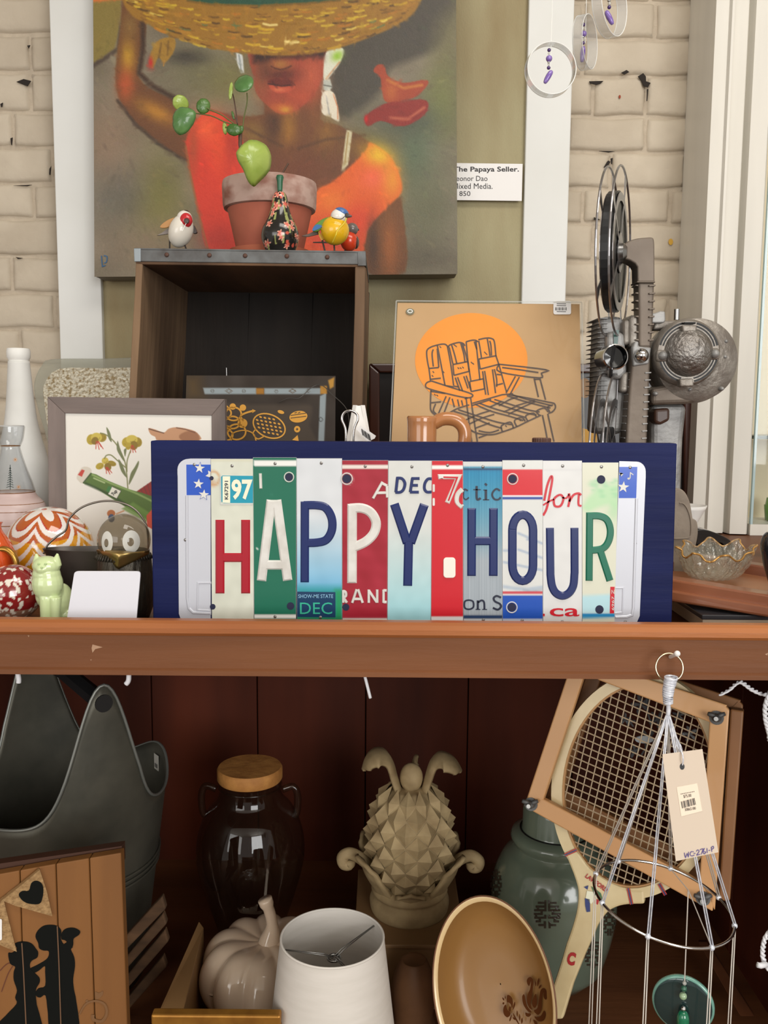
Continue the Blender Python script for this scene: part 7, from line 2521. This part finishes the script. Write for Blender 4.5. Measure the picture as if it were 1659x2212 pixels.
for j in range(nv - 1):
    for i in range(ns):
        i2 = (i + 1) % ns
        mb.f.append((j * ns + i, j * ns + i2, (j + 1) * ns + i2, (j + 1) * ns + i))
mb.f.append(tuple(range(ns)))
mb.f.append(tuple((nv - 1) * ns + i for i in range(ns)))
mb.build('body', m_cer, pk, smooth=True)
sp_ = spline([at(578, 2062, YPk), at(583, 2032, YPk), at(588, 2005, YPk), at(584, 1975, YPk), at(572, 1942, YPk)], 5)
n = len(sp_)
MB().tube(sp_, .01, 16, radii=[.0185 - .0115 * min(1, (i / (n - 1)) * 1.7) + (.002 if i > n - 4 else 0) for i in range(n)]).build('stem', m_cer, pk, smooth=True)

# ---- lampshade
YLs = 0.895
q = at(718, 2024, YLs)
ls = thing('lampshade', 'white linen tapered lampshade with bare wire fitting', 'lampshade', (q.x, YLs, ZL))
r1 = R_(119, YLs)
z1 = q.z
slope = .115
rb_ = r1 + slope * (z1 - ZL)
m_lin = mat('white_linen', (214, 208, 200), .8, rgb2=(206, 200, 191), nscale=60, stretch=(.3, .3, 2), bump=.03, bscale=300)
MB().lathe([(rb_, ZL + .0005), (r1, z1), (r1 - .0012, z1), (rb_ - .0012, ZL + .0005), (rb_, ZL + .0005)], 72, c=(q.x, YLs, 0), caps=False).build('shade', m_lin, ls, smooth='auto')
MB().tube([Vector((q.x + (r1 - .0006) * math.cos(a), YLs + (r1 - .0006) * math.sin(a), z1)) for a in np.linspace(0, 2 * PI, 64, endpoint=False)], .0013, 6, closed=True).build('top_binding', m_lin, ls, smooth=True)
hub = at(722, 2076, YLs - .001)
hub = Vector((q.x + .002, YLs - .004, z1 - .021))
for a in (PI * 1.08, PI * .2, -PI * .38):
    e_ = Vector((q.x + (r1 - .001) * math.cos(a), YLs + (r1 - .001) * math.sin(a), z1 - .006))
    sd = Vector((-math.sin(a), math.cos(a), 0)) * .0016
    for sg in (-1, 1):
        MB().tube([hub + sd * sg, hub + sd * sg + (e_ - hub) * .2 + Vector((0, 0, .002)), e_ + sd * sg * .3], .0006, 6).build('spider_arm', m_steel, ls, smooth=True)
MB().tube([hub + Vector((.0062 * math.cos(a), .0062 * math.sin(a), 0)) for a in np.linspace(0, 2 * PI, 20, endpoint=False)], .0016, 6, closed=True).build('hub_ring', m_steel, ls, smooth=True)

# ---- cream oval dish leaning
cD = at(1066, 2150, .905)
nD = Vector((-.30, -.90, .30)).normalized()
vD = (Vector((0, 0, 1)) - nD * nD.z).normalized()
uD = vD.cross(nD) * -1
if uD.x < 0:
    uD = -uD
rotD = math.radians(13)
uR = uD * math.cos(rotD) + vD * math.sin(rotD)
vR = vD * math.cos(rotD) - uD * math.sin(rotD)
aD, bD = .0648, .098
dsh = thing('cream_oval_dish', 'cream stoneware oval dish with brown stencilled folk flowers, leaning upright', 'dish', (cD.x, cD.y, ZL))
m_crm = mat('cream_glaze', (226, 198, 150), .22, coat=.4, rgb2=(218, 188, 138), nscale=6)
def dish_part(nm, rings, mt):
    mb = MB()
    ns = 72
    for q_, d in rings:
        for i in range(ns):
            a = 2 * PI * i / ns
            mb.v.append(cD + uR * aD * q_ * math.cos(a) + vR * bD * q_ * math.sin(a) + nD * d)
    for j in range(len(rings) - 1):
        for i in range(ns):
            i2 = (i + 1) % ns
            mb.f.append((j * ns + i, j * ns + i2, (j + 1) * ns + i2, (j + 1) * ns + i))
    mb.build(nm, mt, dsh, smooth=True)
    return mb


mb = dish_part('outer_shell', [(.01, -.052), (.5, -.052), (.80, -.050), (1.0, -.006), (1.03, 0.0), (1.0, .0005), (.955, -.004)], m_crm)
dish_part('inner_glaze', [(.956, -.0042), (.92, -.012), (.80, -.034), (.62, -.040), (.3, -.0415), (.01, -.042)], mat('caramel_inner', (150, 110, 60), .35, coat=.1, rgb2=(140, 101, 54), nscale=6))
zmin = min(v[2] for v in mb.v)
MB().tube([cD + uR * aD * 1.022 * math.cos(a) + vR * bD * 1.022 * math.sin(a) + nD * .0012 for a in np.linspace(0, 2 * PI, 90, endpoint=False)], .0008, 6, closed=True).build('brown_rim_line', mat('brown_band', (112, 70, 44), .35), dsh, smooth=True)
FDp = Pln(cD + nD * -.034, nD)
m_fb = mat('folk_brown', (78, 42, 18), .8, spec=.05)
k = M4
def fshape(*pts):
    MB().pp(spline(N1(*pts), 4, True), FDp, .0003, .0006).build('folk_petal', m_fb, dsh)


fshape((860, 515), (820, 460), (812, 380), (850, 325), (900, 320), (945, 370), (958, 450), (945, 560), (930, 680), (915, 800), (895, 880), (905, 970), (930, 1040), (870, 1010), (830, 930), (812, 830), (830, 700), (880, 590), (900, 480), (905, 410), (885, 460))
fshape((970, 1060), (1040, 1020), (1070, 900), (1095, 720), (1120, 610), (1170, 565), (1225, 590), (1262, 660), (1270, 760), (1240, 820), (1200, 790), (1180, 720), (1190, 655), (1160, 720), (1148, 860), (1140, 1020), (1110, 1120), (1060, 1160), (1000, 1120))
fshape((740, 700), (765, 740), (790, 860), (830, 980), (915, 1095), (870, 1105), (800, 1040), (735, 930), (710, 820), (710, 740))
fshape((1010, 690), (1035, 800), (1035, 900), (1015, 980), (980, 1005), (940, 960), (930, 880), (950, 790))
fshape((780, 1110), (830, 1125), (905, 1135), (880, 1190), (830, 1205), (785, 1170))
fshape((1190, 1070), (1225, 1100), (1232, 1180), (1200, 1270), (1130, 1310), (1050, 1290), (980, 1200), (1060, 1210), (1120, 1185), (1160, 1120))
fshape((995, 395), (1020, 450), (1015, 520), (995, 470))
fshape((1075, 340), (1092, 390), (1075, 470), (1050, 525), (1042, 430))
fshape((1130, 490), (1125, 540), (1080, 575), (1085, 520))
fshape((370, 725), (430, 730), (485, 800), (500, 900), (490, 990), (470, 1000), (455, 930), (410, 885), (362, 870))
fshape((340, 935), (360, 1000), (385, 1060), (440, 1110), (430, 1180), (370, 1215), (305, 1160), (280, 1060), (300, 970))
fshape((425, 970), (455, 1000), (440, 1090), (400, 1050))
fshape((540, 865), (552, 930), (525, 1010), (492, 1050), (510, 940))
fshape((262, 770), (300, 800), (300, 840), (270, 815))
fshape((325, 735), (340, 770), (330, 805), (318, 780))
fshape((275, 880), (310, 890), (295, 925), (265, 915))
fshape((590, 1060), (608, 1120), (598, 1190), (582, 1130))
fshape((650, 1140), (665, 1220), (652, 1300), (635, 1230))
fshape((705, 1225), (720, 1300), (695, 1360), (680, 1290))
fshape((470, 1150), (460, 1250), (430, 1305), (420, 1260))
fshape((505, 1120), (560, 1210), (640, 1360), (620, 1365), (530, 1220))
fshape((500, 1210), (550, 1240), (555, 1275), (510, 1255))
fshape((905, 1215), (900, 1290), (880, 1350), (885, 1270))
fshape((955, 1270), (1020, 1300), (1050, 1369), (990, 1369))

# ---- green ginger jar
YGj = 1.135
q = at(1197, 1900, YGj)
gj = thing('green_ginger_jar', 'celadon green ceramic ginger jar with brown round medallions', 'jar', (q.x, YGj, ZL))
s_ = YGj / F
zz = lambda y: Zp(y, YGj, 1197)
m_cel = mat('celadon', (108, 120, 104), .18, coat=.6, rgb2=(96, 108, 94), nscale=6)
MB().lathe([(60 * s_, ZL), (78 * s_, ZL + .004)] + [(r_ * s_, zz(y)) for r_, y in spline([(112, 2075), (132, 2010), (141, 1945), (136, 1890), (118, 1850), (100, 1832), (92, 1822)], 5)] + [(98 * s_, zz(1815)), (101 * s_, zz(1806)), (97 * s_, zz(1797)), (80 * s_, zz(1790))], 56, c=(q.x, YGj, 0)).build('body', m_cel, gj, smooth=True)
MB().lathe([(78 * s_, zz(1792)), (75 * s_, zz(1786)), (74 * s_, zz(1745)), (70 * s_, zz(1736)), (.001, zz(1728))], 48, c=(q.x, YGj, 0)).build('lid', m_cel, gj, smooth='auto')
MB().tube([Vector((q.x + 79 * s_ * math.cos(a), YGj + 79 * s_ * math.sin(a), zz(1790))) for a in np.linspace(0, 2 * PI, 48, endpoint=False)], .0011, 6, closed=True).build('dark_seam', m_black, gj)
m_med = mat('medallion_brown', (64, 56, 46), .35)
bprof = [(r_, y) for r_, y in spline([(112, 2075), (132, 2010), (141, 1945), (136, 1890), (118, 1850)], 6)]


def on_jar(x, y):
    """pixel to the jar's front surface"""
    d = ray(x, y)
    t = YGj / d.y - .12
    for _ in range(200):
        p_ = CAM_P + d * t
        yy = np.interp(p_.z, [zz(b_[1]) for b_ in bprof], [b_[0] for b_ in bprof])
        if math.hypot(p_.x - q.x, p_.y - YGj) <= yy * s_ + .0004:
            break
        t += .0008
    return CAM_P + d * t


class JarSurf:
    n = Vector((0, -1, 0))

    def p(s, x, y, off=0.0):
        v = on_jar(x, y)
        o_ = Vector((v.x - q.x, v.y - YGj, 0)).normalized()
        return v + o_ * off


JS = JarSurf()
for (mx, my, rx__, ry__) in ((1182.5, 1974, 30.5, 33), (1072, 1908, 13, 27), (1316, 1990, 16, 31), (1280, 2060, 20, 28)):
    md = MB()
    fx = rx__ / 30.5
    for sg in (-1, 1):
        for pts in ([(4, -30), (4, -24), (20, -24)], [(6, -16), (25, -16)], [(4, -24), (4, -8), (28, -8)], [(12, -8), (12, 0), (29, 0)], [(4, 2), (4, 8), (28, 8)], [(16, 8), (16, 16), (25, 16)], [(5, 16), (5, 24), (19, 24)], [(5, 24), (5, 31)], [(20, -16), (20, -8)], [(24, 0), (24, 8)]):
            pp_ = [(mx + sg * a * fx, my + b_) for a, b_ in pts]
            fine = []
            for a, b_ in zip(pp_[:-1], pp_[1:]):
                for t in (0, .5):
                    fine.append((a[0] + (b_[0] - a[0]) * t, a[1] + (b_[1] - a[1]) * t))
            fine.append(pp_[-1])
            md.stroke(fine, 4.6 * (.55 + .45 * fx), JS, .0005)
    md.build('medallion', m_med, gj)

# ---- tennis racket in its press
PRp = Pln.three((1138, 1733, 1.0), (1545, 1961, .905), (1575, 1527, .945))
pr_ = thing('racket_press', 'trapezoid wooden racket press with wing nuts clamped around the racket', 'press', (PRp.p(1545, 1965).x, .92, ZL))
m_bch = mat('beech', (212, 162, 110), .45, rgb2=(192, 140, 90), nscale=8, stretch=(.4, .4, .4), coat=.15)
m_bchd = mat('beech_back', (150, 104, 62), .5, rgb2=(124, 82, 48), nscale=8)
bars = [[(726, 20), (806, 20), (608, 622), (518, 652)], [(518, 652), (600, 612), (1345, 1006), (1408, 1062), (1400, 1142)], [(1386, 236), (1450, 172), (1478, 200), (1410, 1138), (1338, 1004)], [(806, 20), (900, -10), (1470, 178), (1388, 258), (870, 62)]]
for b_ in bars:
    MB().pp(L3(*b_), PRp, .012, .012).build('press_bar', m_bch, pr_, bevel=.0015)
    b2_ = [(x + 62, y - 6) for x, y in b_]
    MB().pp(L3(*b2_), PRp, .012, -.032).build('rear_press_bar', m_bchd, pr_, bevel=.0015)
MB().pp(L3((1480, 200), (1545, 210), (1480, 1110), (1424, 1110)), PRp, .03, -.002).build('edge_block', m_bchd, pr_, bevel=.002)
for x, y in ((1418, 236), (552, 640), (1355, 1078)):
    px_, py_ = L3((x, y))[0]
    b0 = PRp.p(px_, py_, .012)
    MB().cyl(b0 + PRp.n * -.05, b0 + PRp.n * .014, .0024, 8).build('bolt', m_steel, pr_, smooth='auto')
    MB().cyl(b0, b0 + PRp.n * .0015, .0075, 16).build('washer', m_galv, pr_, smooth='auto')
    MB().sphere(b0 + PRp.n * .006, (.005, .005, .004), 12, 8).build('wing_nut', m_galv, pr_, smooth=True)
    for sg in (-1, 1):
        e_ = b0 + PRp.n * .006 + Vector((sg * .009, 0, .005))
        MB().tube([b0 + PRp.n * .006, (b0 + PRp.n * .006 + e_) / 2 + Vector((0, 0, .001)), e_], .003, 6, radii=[.002, .003, .0022]).build('wing', m_galv, pr_, smooth=True)

rk = thing('tennis_racket', 'old cream painted wooden tennis racket strung in natural gut', 'racket', (PRp.p(1230, 2190, -.01).x, .93, ZL))
m_rk = mat('racket_cream', (222, 204, 160), .35, rgb2=(200, 178, 132), nscale=18, coat=.3)
hc = (1042, 566)
oval = [L3(p_)[0] for p_ in ell(hc[0], hc[1], 382, 512, 72, .12)]
mb = MB().stroke(oval, 29, PRp, -.014, .011, .2, closed=True)
mb.build('head_frame', m_rk, rk, smooth=False)
oval2 = [L3(p_)[0] for p_ in ell(hc[0], hc[1], 352, 482, 72, .12)]
MB().stroke(oval2, 6, PRp, -.012, .007, .2, closed=True).build('inner_lamination', mat('racket_wood', (176, 132, 84), .5), rk)
thr = spline(N3((200, 330), (330, 310), (480, 500), (640, 620), (780, 690), (930, 740), (1090, 745)), 4) + spline(N3((1100, 905), (900, 912), (780, 940), (680, 1000), (585, 1130), (520, 1280)), 4) + N3((430, 1480), (300, 1800), (180, 2200), (-60, 2200), (80, 1800), (160, 1560)) + spline(N3((220, 1350), (290, 1150), (340, 950), (350, 760), (310, 600), (240, 420)), 4)
MB().pp(thr, PRp, .012, -.0022).build('throat_and_shaft', m_rk, rk, bevel=.003)
sb = MB()
ca_, sa_ = math.cos(.12), math.sin(.12)


def chord(p0, d):
    dx, dy = p0[0] - hc[0], p0[1] - hc[1]
    X0, Y0 = (dx * ca_ + dy * sa_) / 348, (-dx * sa_ + dy * ca_) / 478
    X1, Y1 = (d[0] * ca_ + d[1] * sa_) / 348, (-d[0] * sa_ + d[1] * ca_) / 478
    A_, B_, C_ = X1 * X1 + Y1 * Y1, X0 * X1 + Y0 * Y1, X0 * X0 + Y0 * Y0 - 1
    ds = B_ * B_ - A_ * C_
    if ds <= 0:
        return None
    r_ = math.sqrt(ds)
    return [(-B_ - r_) / A_, (-B_ + r_) / A_]


m_gut = mat('gut_string', (176, 156, 128), .4)
for i in range(-14, 15):
    for fam in (0, 1):
        d = (.22, -.975) if fam == 0 else (.915, .40)
        nrm = (.915, .40) if fam == 0 else (.22, -.975)
        sp2 = 37 if fam == 0 else 34
        p0 = (hc[0] + nrm[0] * i * sp2, hc[1] + nrm[1] * i * sp2)
        c_ = chord(p0, d)
        if c_:
            a = L3((p0[0] + d[0] * c_[0], p0[1] + d[1] * c_[0]))[0]
            b_ = L3((p0[0] + d[0] * c_[1], p0[1] + d[1] * c_[1]))[0]
            MB().tube([PRp.p(*a, -.009 + .0006 * fam), PRp.p(*b_, -.009 + .0006 * fam)], .00075, 5).build('string', m_gut, rk)
m_st1 = mat('stripe_red', (176, 40, 44), .4); m_st2 = mat('stripe_blue', (48, 62, 120), .4)
for (xa_, ya_), (xb_, yb_) in (((205, 352), (338, 292)), ((915, 722), (955, 905)), ((1262, 672), (1335, 800))):
    L_ = math.hypot(xb_ - xa_, yb_ - ya_)
    nx_, ny_ = -(yb_ - ya_) / L_, (xb_ - xa_) / L_
    for o_, mt in ((-14, m_st1), (0, m_st2), (14, m_st1)):
        MB().stroke(N3((xa_ + nx_ * o_, ya_ + ny_ * o_), (xb_ + nx_ * o_, yb_ + ny_ * o_)), 2.0, PRp, -.0014).build('stripe', mt, rk)
mb = MB()
x0, y0 = N3((562, 664))[0]
text_mb(mb, 'LAWFORD', (x0 - 28, y0 - 5, x0 + 28, y0 + 5), PRp, -.001, rot=36, bold=.03)
mb.build('brand_lettering', m_st1, rk)
mb = MB()
x0, y0 = N3((278, 1515))[0]
text_mb(mb, 'C', (x0 - 9, y0 - 14.5, x0 + 9, y0 + 14.5), PRp, -.0014, rot=10, bold=.06)
mb.build('initial', m_st1, rk)
m_dg = mat('decal_green', (62, 110, 72), .4)
for pts, mt in (([(500, 700), (560, 740), (610, 780), (635, 870), (580, 830), (540, 800)], m_dg), ([(430, 835), (485, 845), (490, 985), (450, 990), (435, 920)], m_st2), ([(552, 840), (592, 855), (575, 908), (545, 890)], m_st1), ([(455, 750), (520, 760), (545, 850), (500, 900), (440, 830)], m_cream), ([(420, 710), (470, 690), (460, 740)], m_st2)):
    MB().pp(N3(*pts), PRp, .0002, -.001).build('crest', mt, rk)

# ---- clear acrylic flowers behind the strings
m_acf = glass('acrylic_flower', (226, 232, 236), 1.6, .06, (150, 160, 165), .25)
af = thing('acrylic_flower_spray', 'spray of clear acrylic flowers hanging behind the racket strings', 'ornament', at(1420, 1640, 1.06))
for x, y, r_ in ((985, 250, 30), (1010, 265, 26), (1060, 180, 48), (1140, 250, 46), (1090, 340, 44), (1290, 320, 40), (1240, 230, 34), (1030, 400, 36)):
    cx_, cy_ = L3((x, y))[0]
    rr_ = r_ / 2.1858
    MB().pp([(cx_ + rr_ * (.55 + .45 * math.cos(5 * a)) * math.cos(a + x), cy_ + rr_ * (.55 + .45 * math.cos(5 * a)) * math.sin(a + x)) for a in np.linspace(0, 2 * PI, 40, endpoint=False)], Pln.Y(1.06 + (x % 7) * .002), .003).build('acrylic_flower', m_acf, af)
MB().pp(ell(*L3((1075, 345))[0], 20, 8, 20), Pln.Y(1.052), .002).build('white_disc', mat('pale_disc', (190, 196, 200), .4), af)
MB().tube(spline([at(*L3(p_)[0], 1.065) for p_ in ((1080, 60), (1090, 200), (1110, 320), (1060, 420))] , 4) , .0012, 6).build('wire_stem', m_acf, af)
MB().tube([at(*L3((1080, 60))[0], 1.065), Vector((at(*L3((1080, 60))[0], 1.065).x, 1.065, zr0 + .003))], .0007, 5).build('hanging_thread', m_thr, af)

# ---- brown lath at right
lth = MB().quad8([at(*L3((1330, 1300))[0], 1.15), at(*L3((1372, 1300))[0], 1.15), at(*L3((1596, 1650))[0], 1.02), at(*L3((1528, 1650))[0], 1.02)], [v + Vector((.004, .012, -.004)) for v in (at(*L3((1330, 1300))[0], 1.15), at(*L3((1372, 1300))[0], 1.15), at(*L3((1596, 1650))[0], 1.02), at(*L3((1528, 1650))[0], 1.02))]).build('wooden_lath', mat('lath_brown', (112, 66, 38), .6, rgb2=(86, 50, 30), nscale=20), None, bevel=.001)
tag(lth, 'narrow brown wooden lath slanting in the right corner of cabinet', 'lath')

# ---- wind chime
YW_ = 0.776
wc = thing('wind_chime', 'silver cord wind chime with metal hoop and hanging glass disc', 'wind chime', at(1446, 1440, YW_))
m_cord = mat('silver_cord', (232, 234, 240), .3, metal=.15, rgb2=(196, 200, 212), nscale=300)
m_cordw = mat('dull_cord', (200, 192, 182), .5)
ptp, pbs = at(1463, 1412, YW_ - .004), at(1448, 1419, .8035)
nl = thing('white_peg', 'white plastic peg driven in the shelf rail, holding the chime ring', 'peg', pbs)
MB().cyl(pbs, ptp, .0017, 12).build('shank', m_white, nl, smooth='auto')
MB().sphere(ptp, .0027, 14, 10).build('head', m_white, nl, smooth=True)
rc = at(1446, 1442, YW_ + .012)
MB().tube([rc + Vector((.0122 * math.cos(a), .003 * math.sin(a), .0122 * math.sin(a))) for a in np.linspace(0, 2 * PI, 40, endpoint=False)], .0009, 8, closed=True).build('split_ring', mat('ring_metal', (206, 190, 160), .2, metal=1), wc, smooth=True)
cw = spline([at(1450, 1464, YW_), at(1446, 1480, YW_), at(1443, 1497, YW_), at(1443, 1512, YW_), at(1444, 1530, YW_), at(1443, 1545, YW_)], 5)
n = len(cw)
MB().tube(cw, .004, 12, radii=[(.0052 if i < 6 else .0044 if i < 12 else .0028 if i < 18 else .002) for i in range(n)]).build('cord_wrap', m_cord, wc, smooth=True)
for i in range(22):
    t = i / 21
    p_ = Vector(cw[int(t * (n - 9))])
    rr_ = .0056 - .0018 * t
    MB().tube([p_ + Vector((rr_ * math.cos(a), rr_ * math.sin(a), .0006 * math.sin(a + i))) for a in np.linspace(0, 2 * PI, 16, endpoint=False)], .0006, 5, closed=True).build('cord_turn', m_cord, wc, smooth=True)
hcn = at(*L3((1163, 1108))[0], YW_)
tilt = math.radians(9.5)
hr = 345 / 2.1858 * YW_ / F
ex, ey = Vector((math.cos(tilt), 0, -math.sin(tilt))), Vector((.03, .995, .08)).normalized()
hoop = lambda a: hcn + ex * hr * math.cos(a) + ey * hr * math.sin(a)
MB().tube([hoop(a) for a in np.linspace(0, 2 * PI, 72, endpoint=False)], .0013, 10, closed=True).build('hoop', m_chrome, wc, smooth=True)
apex = at(1443, 1540, YW_)
ang = [math.radians(x) for x in (155, 117, 68, 20, -18, -65, -117, -163)]
for i, a in enumerate(ang):
    k_ = hoop(a)
    MB().sphere(k_, (.0026, .0026, .0026), 10, 8).build('knot', m_cord, wc, smooth=True)
    front = math.sin(a) < 0
    for o_ in (-.0007, .0007):
        MB().tube([apex + Vector((o_, 0, 0)), k_ + Vector((o_ * 1.4, -.001, .001))], .00065, 6).build('upper_cord', m_cord if front else m_cordw, wc, smooth=True)
    if i in (1, 2, 3):
        continue
    e0 = Vector((k_.x, k_.y, .845))
    for o_ in (-.0016, .0016):
        MB().tube([k_ + Vector((o_ * .5, 0, 0)), e0 + Vector((o_, 0, 0))], .00055, 6).build('hanging_cord', m_cordw, wc, smooth=True)
    MB().sphere(e0, .003, 10, 8).build('end_bead', m_cbead, wc, smooth=True)
# glass disc
dc = at(*L3((1258, 1590))[0], YW_ + .02)
dn = Matrix.Translation(dc) @ Matrix.Rotation(math.radians(-22), 4, 'Z') @ Matrix.Rotation(PI / 2, 4, 'X')
rd = R_(64, YW_ + .02)
MB().lathe([(rd * .0, .004), (rd * .9, .004), (rd, .003), (rd, -.005), (rd * .9, -.006), (rd * .0, -.006)], 56, M=dn, caps=False).build('glass_disc', mat('dark_mirror_glass', (40, 62, 62), .03, metal=.35, coat=1.0), wc, smooth='auto')
MB().tube([dn @ Vector((rd * math.cos(a), rd * math.sin(a), .0)) for a in np.linspace(0, 2 * PI, 56, endpoint=False)], .0024, 6, closed=True).build('disc_edge', mat('green_glass_edge', (110, 160, 146), .08, coat=1), wc, smooth=True)
hk = at(*L3((1270, 1310))[0], YW_ + .016)
MB().tube([Vector((hk.x, YW_ + .016, hcn.z + .002)), at(*L3((1265, 1490))[0], YW_ + .014)], .0006, 5).build('hanging_cord', m_cordw, wc)
MB().tube([hoop(ang[2]), Vector((hk.x, YW_ + .016, hcn.z + .002)), hoop(ang[5])], .0005, 5).build('cross_cord', m_cordw, wc)
for x, y, r_, mt in ((1265, 1495, 5, m_cbead), (1262, 1520, 7, mat('green_bead', (46, 96, 76), .1, coat=.8)), (1258, 1555, 9, mat('pale_green_bead', (150, 176, 140), .12, coat=.8)), (1260, 1615, 6, m_chrome)):
    MB().sphere(at(*L3((x, y))[0], YW_ + .012), R_(r_, YW_), 14, 10).build('bead', mt, wc, smooth=True)
MB().tube(spline([at(*L3((1258, 1628))[0], YW_ + .011), at(*L3((1258, 1665))[0], YW_ + .011), at(*L3((1258, 1720))[0], YW_ + .011)], 3), .005, 8, radii=[.003, .0045, .0056, .006, .006, .0055, .004]).build('green_crystal', mat('green_crystal', (22, 112, 78), .08, coat=.8), wc, smooth=True)

# swing tag
TP = Pln.three((1431, 1629, .742), (1518, 1618, .742), (1460, 1860, .712))
tgq = L4((797, 942), (1124, 900), (1254, 1742), (907, 1815))
tg_ = thing('paper_price_tag', 'cream paper price tag tied to the wind chime cords', 'price tag', TP.p(1500, 1885))
MB().pp(tgq, TP, .0006, 0).build('card', mat('manila_card', (204, 188, 170), .7), tg_)
MB().pp(ell(*L4((958, 1043))[0], 5.2, 6.8, 18), TP, .0002, .0002).build('punched_hole', m_black, tg_)
MB().pp([(L4(p_)[0]) for p_ in ((912, 1210), (1080, 1178), (1122, 1405), (950, 1450))], TP, .0002, .0003).build('price_sticker', mat('clear_label', (222, 202, 178), .35), tg_)
mb = MB()
x0, y0 = L4((1000, 1283))[0]
text_mb(mb, '$75.00', (x0 - 8.5, y0 - 3.6, x0 + 8.5, y0 + 3.6), TP, .0006, rot=-9)
x0, y0 = L4((1023, 1388))[0]
text_mb(mb, '30865180', (x0 - 12, y0 - 3, x0 + 12, y0 + 3), TP, .0006, rot=-9)
mb.build('printed_price', m_black_ink, tg_)
mb = MB()
for i in range(9):
    x = 945 + i * 13
    y = 1267 - i * 2.4
    mb.stroke(L4((x, y), (x + 8, y - 2)), 1.3, TP, .0006)
mb.build('printed_line', m_black_ink, tg_)
mb = MB()
for i, w_ in enumerate((6, 3, 8, 3, 4, 9, 3, 6, 3, 8, 4)):
    x, y = 950 + i * 10.6, 1328 - i * 2.9
    mb.stroke(L4((x, y), (x + 10, y + 55)), w_ / 3.779, TP, .0006)
mb.build('barcode', m_black_ink, tg_)
m_pen = mat('purple_pen', (72, 58, 130), .6)
hw_ = MB()
for pts in ([(975, 1745), (985, 1785), (998, 1752), (1008, 1780), (1010, 1738)], [(1052, 1738), (1030, 1738), (1022, 1760), (1035, 1772), (1058, 1765)], [(1048 + 2, 1752), (1066, 1750)], [(1072, 1735), (1085, 1722), (1096, 1735), (1076, 1765), (1104, 1757)], [(1102, 1722), (1128, 1714), (1112, 1760)], [(1140, 1708), (1128, 1740), (1138, 1755), (1150, 1740), (1132, 1735)], [(1160, 1708), (1162, 1748)], [(1172, 1728), (1186, 1725)], [(1195, 1700), (1200, 1738)], [(1192, 1705), (1210, 1692), (1214, 1708), (1198, 1718)]):
    hw_.stroke(spline(L4(*pts), 3) if len(pts) > 2 else L4(*pts), 1.5, TP, .0005)
hw_.build('handwritten_code', m_pen, tg_)
MB().tube(spline([TP.p(*L4((958, 1030))[0], .001), TP.p(*L4((955, 950))[0], .003), at(*L4((905, 790))[0], .757), at(*L4((860, 640))[0], YW_)], 4), .0006, 5).build('tie_cord', m_cord, tg_)
for dx in (-14, 8, 20):
    MB().tube(spline([TP.p(*L4((958, 940))[0], .002), at(*L4((930 + dx, 880))[0], .76), at(*L4((905, 790))[0], .757)], 4), .0005, 5).build('tie_cord', m_cord, tg_)

# ---- white fairy light cable
YFl = 0.845
fc = thing('fairy_light_cable', 'twisted white fairy light cable looped inside the right of the cabinet', 'cable', at(1655, 2100, YFl))
m_cabw = mat('white_cable', (226, 226, 230), .4)


def twist(pts, rr_=.0011, pitch=.009, name='cable'):
    P_ = [Vector(p_) for p_ in spline(pts, 12)]
    for sg in (0, PI):
        out = []
        s_l = 0
        for i, p_ in enumerate(P_):
            if i:
                s_l += (p_ - P_[i - 1]).length
            a = s_l / pitch * 2 * PI + sg
            out.append(p_ + Vector((math.cos(a) * .0012, math.sin(a) * .0012, math.sin(a + 1) * .0008)))
        MB().tube(out, rr_, 6).build(name, m_cabw, fc, smooth=True)


twist([at(1556, 1500, YFl), at(1575, 1490, YFl), at(1590, 1477, YFl), at(1602, 1474, YFl), at(1625, 1490, YFl), at(1650, 1500, YFl), at(1672, 1498, YFl)])
twist([at(1668, 1486, YFl - .01), at(1655, 1520, YFl - .01), at(1654, 1550, YFl - .01), at(1661, 1585, YFl - .01), at(1680, 1700, YFl - .01), at(1700, 1850, YFl - .01), at(1680, 1980, YFl - .01), at(1652, 2030, YFl - .01), at(1650, 2075, YFl - .01), at(1675, 2110, YFl - .01)], .0016)
MB().tube([at(1656, 2083, YFl - .014), at(1642, 2086, YFl - .016), at(1636, 2084, YFl - .016)], .0028, 8).build('lamp_holder', m_cabw, fc, smooth=True)
MB().cyl(at(1642, 2086, YFl - .016), at(1634, 2084, YFl - .016), .0021, 8, .001).build('mini_bulb', m_cbead, fc, smooth=True)
for i, (x, y0, x1, y1) in enumerate(((34, 1452, 40, 1475), (278, 1456, 272, 1478), (782, 1460, 800, 1508))):
    pts = [at(x, y0, .826), at((x + x1) / 2 + 3, (y0 + y1) / 2, .826), at(x1, y1, .826)]
    pts[0].z = zr0 + .0035
    ob = MB().tube(spline(pts, 4), .0024 if i < 2 else .0015, 8).build('cable_tail', m_cabw, None, smooth=True)
    tag(ob, ['short white cable end hanging under the rail by scuttle handle', 'short white cable end hanging under the rail beside the scuttle ear', 'bent white cable end hanging under the rail above jar and pineapple'][i], 'cable')
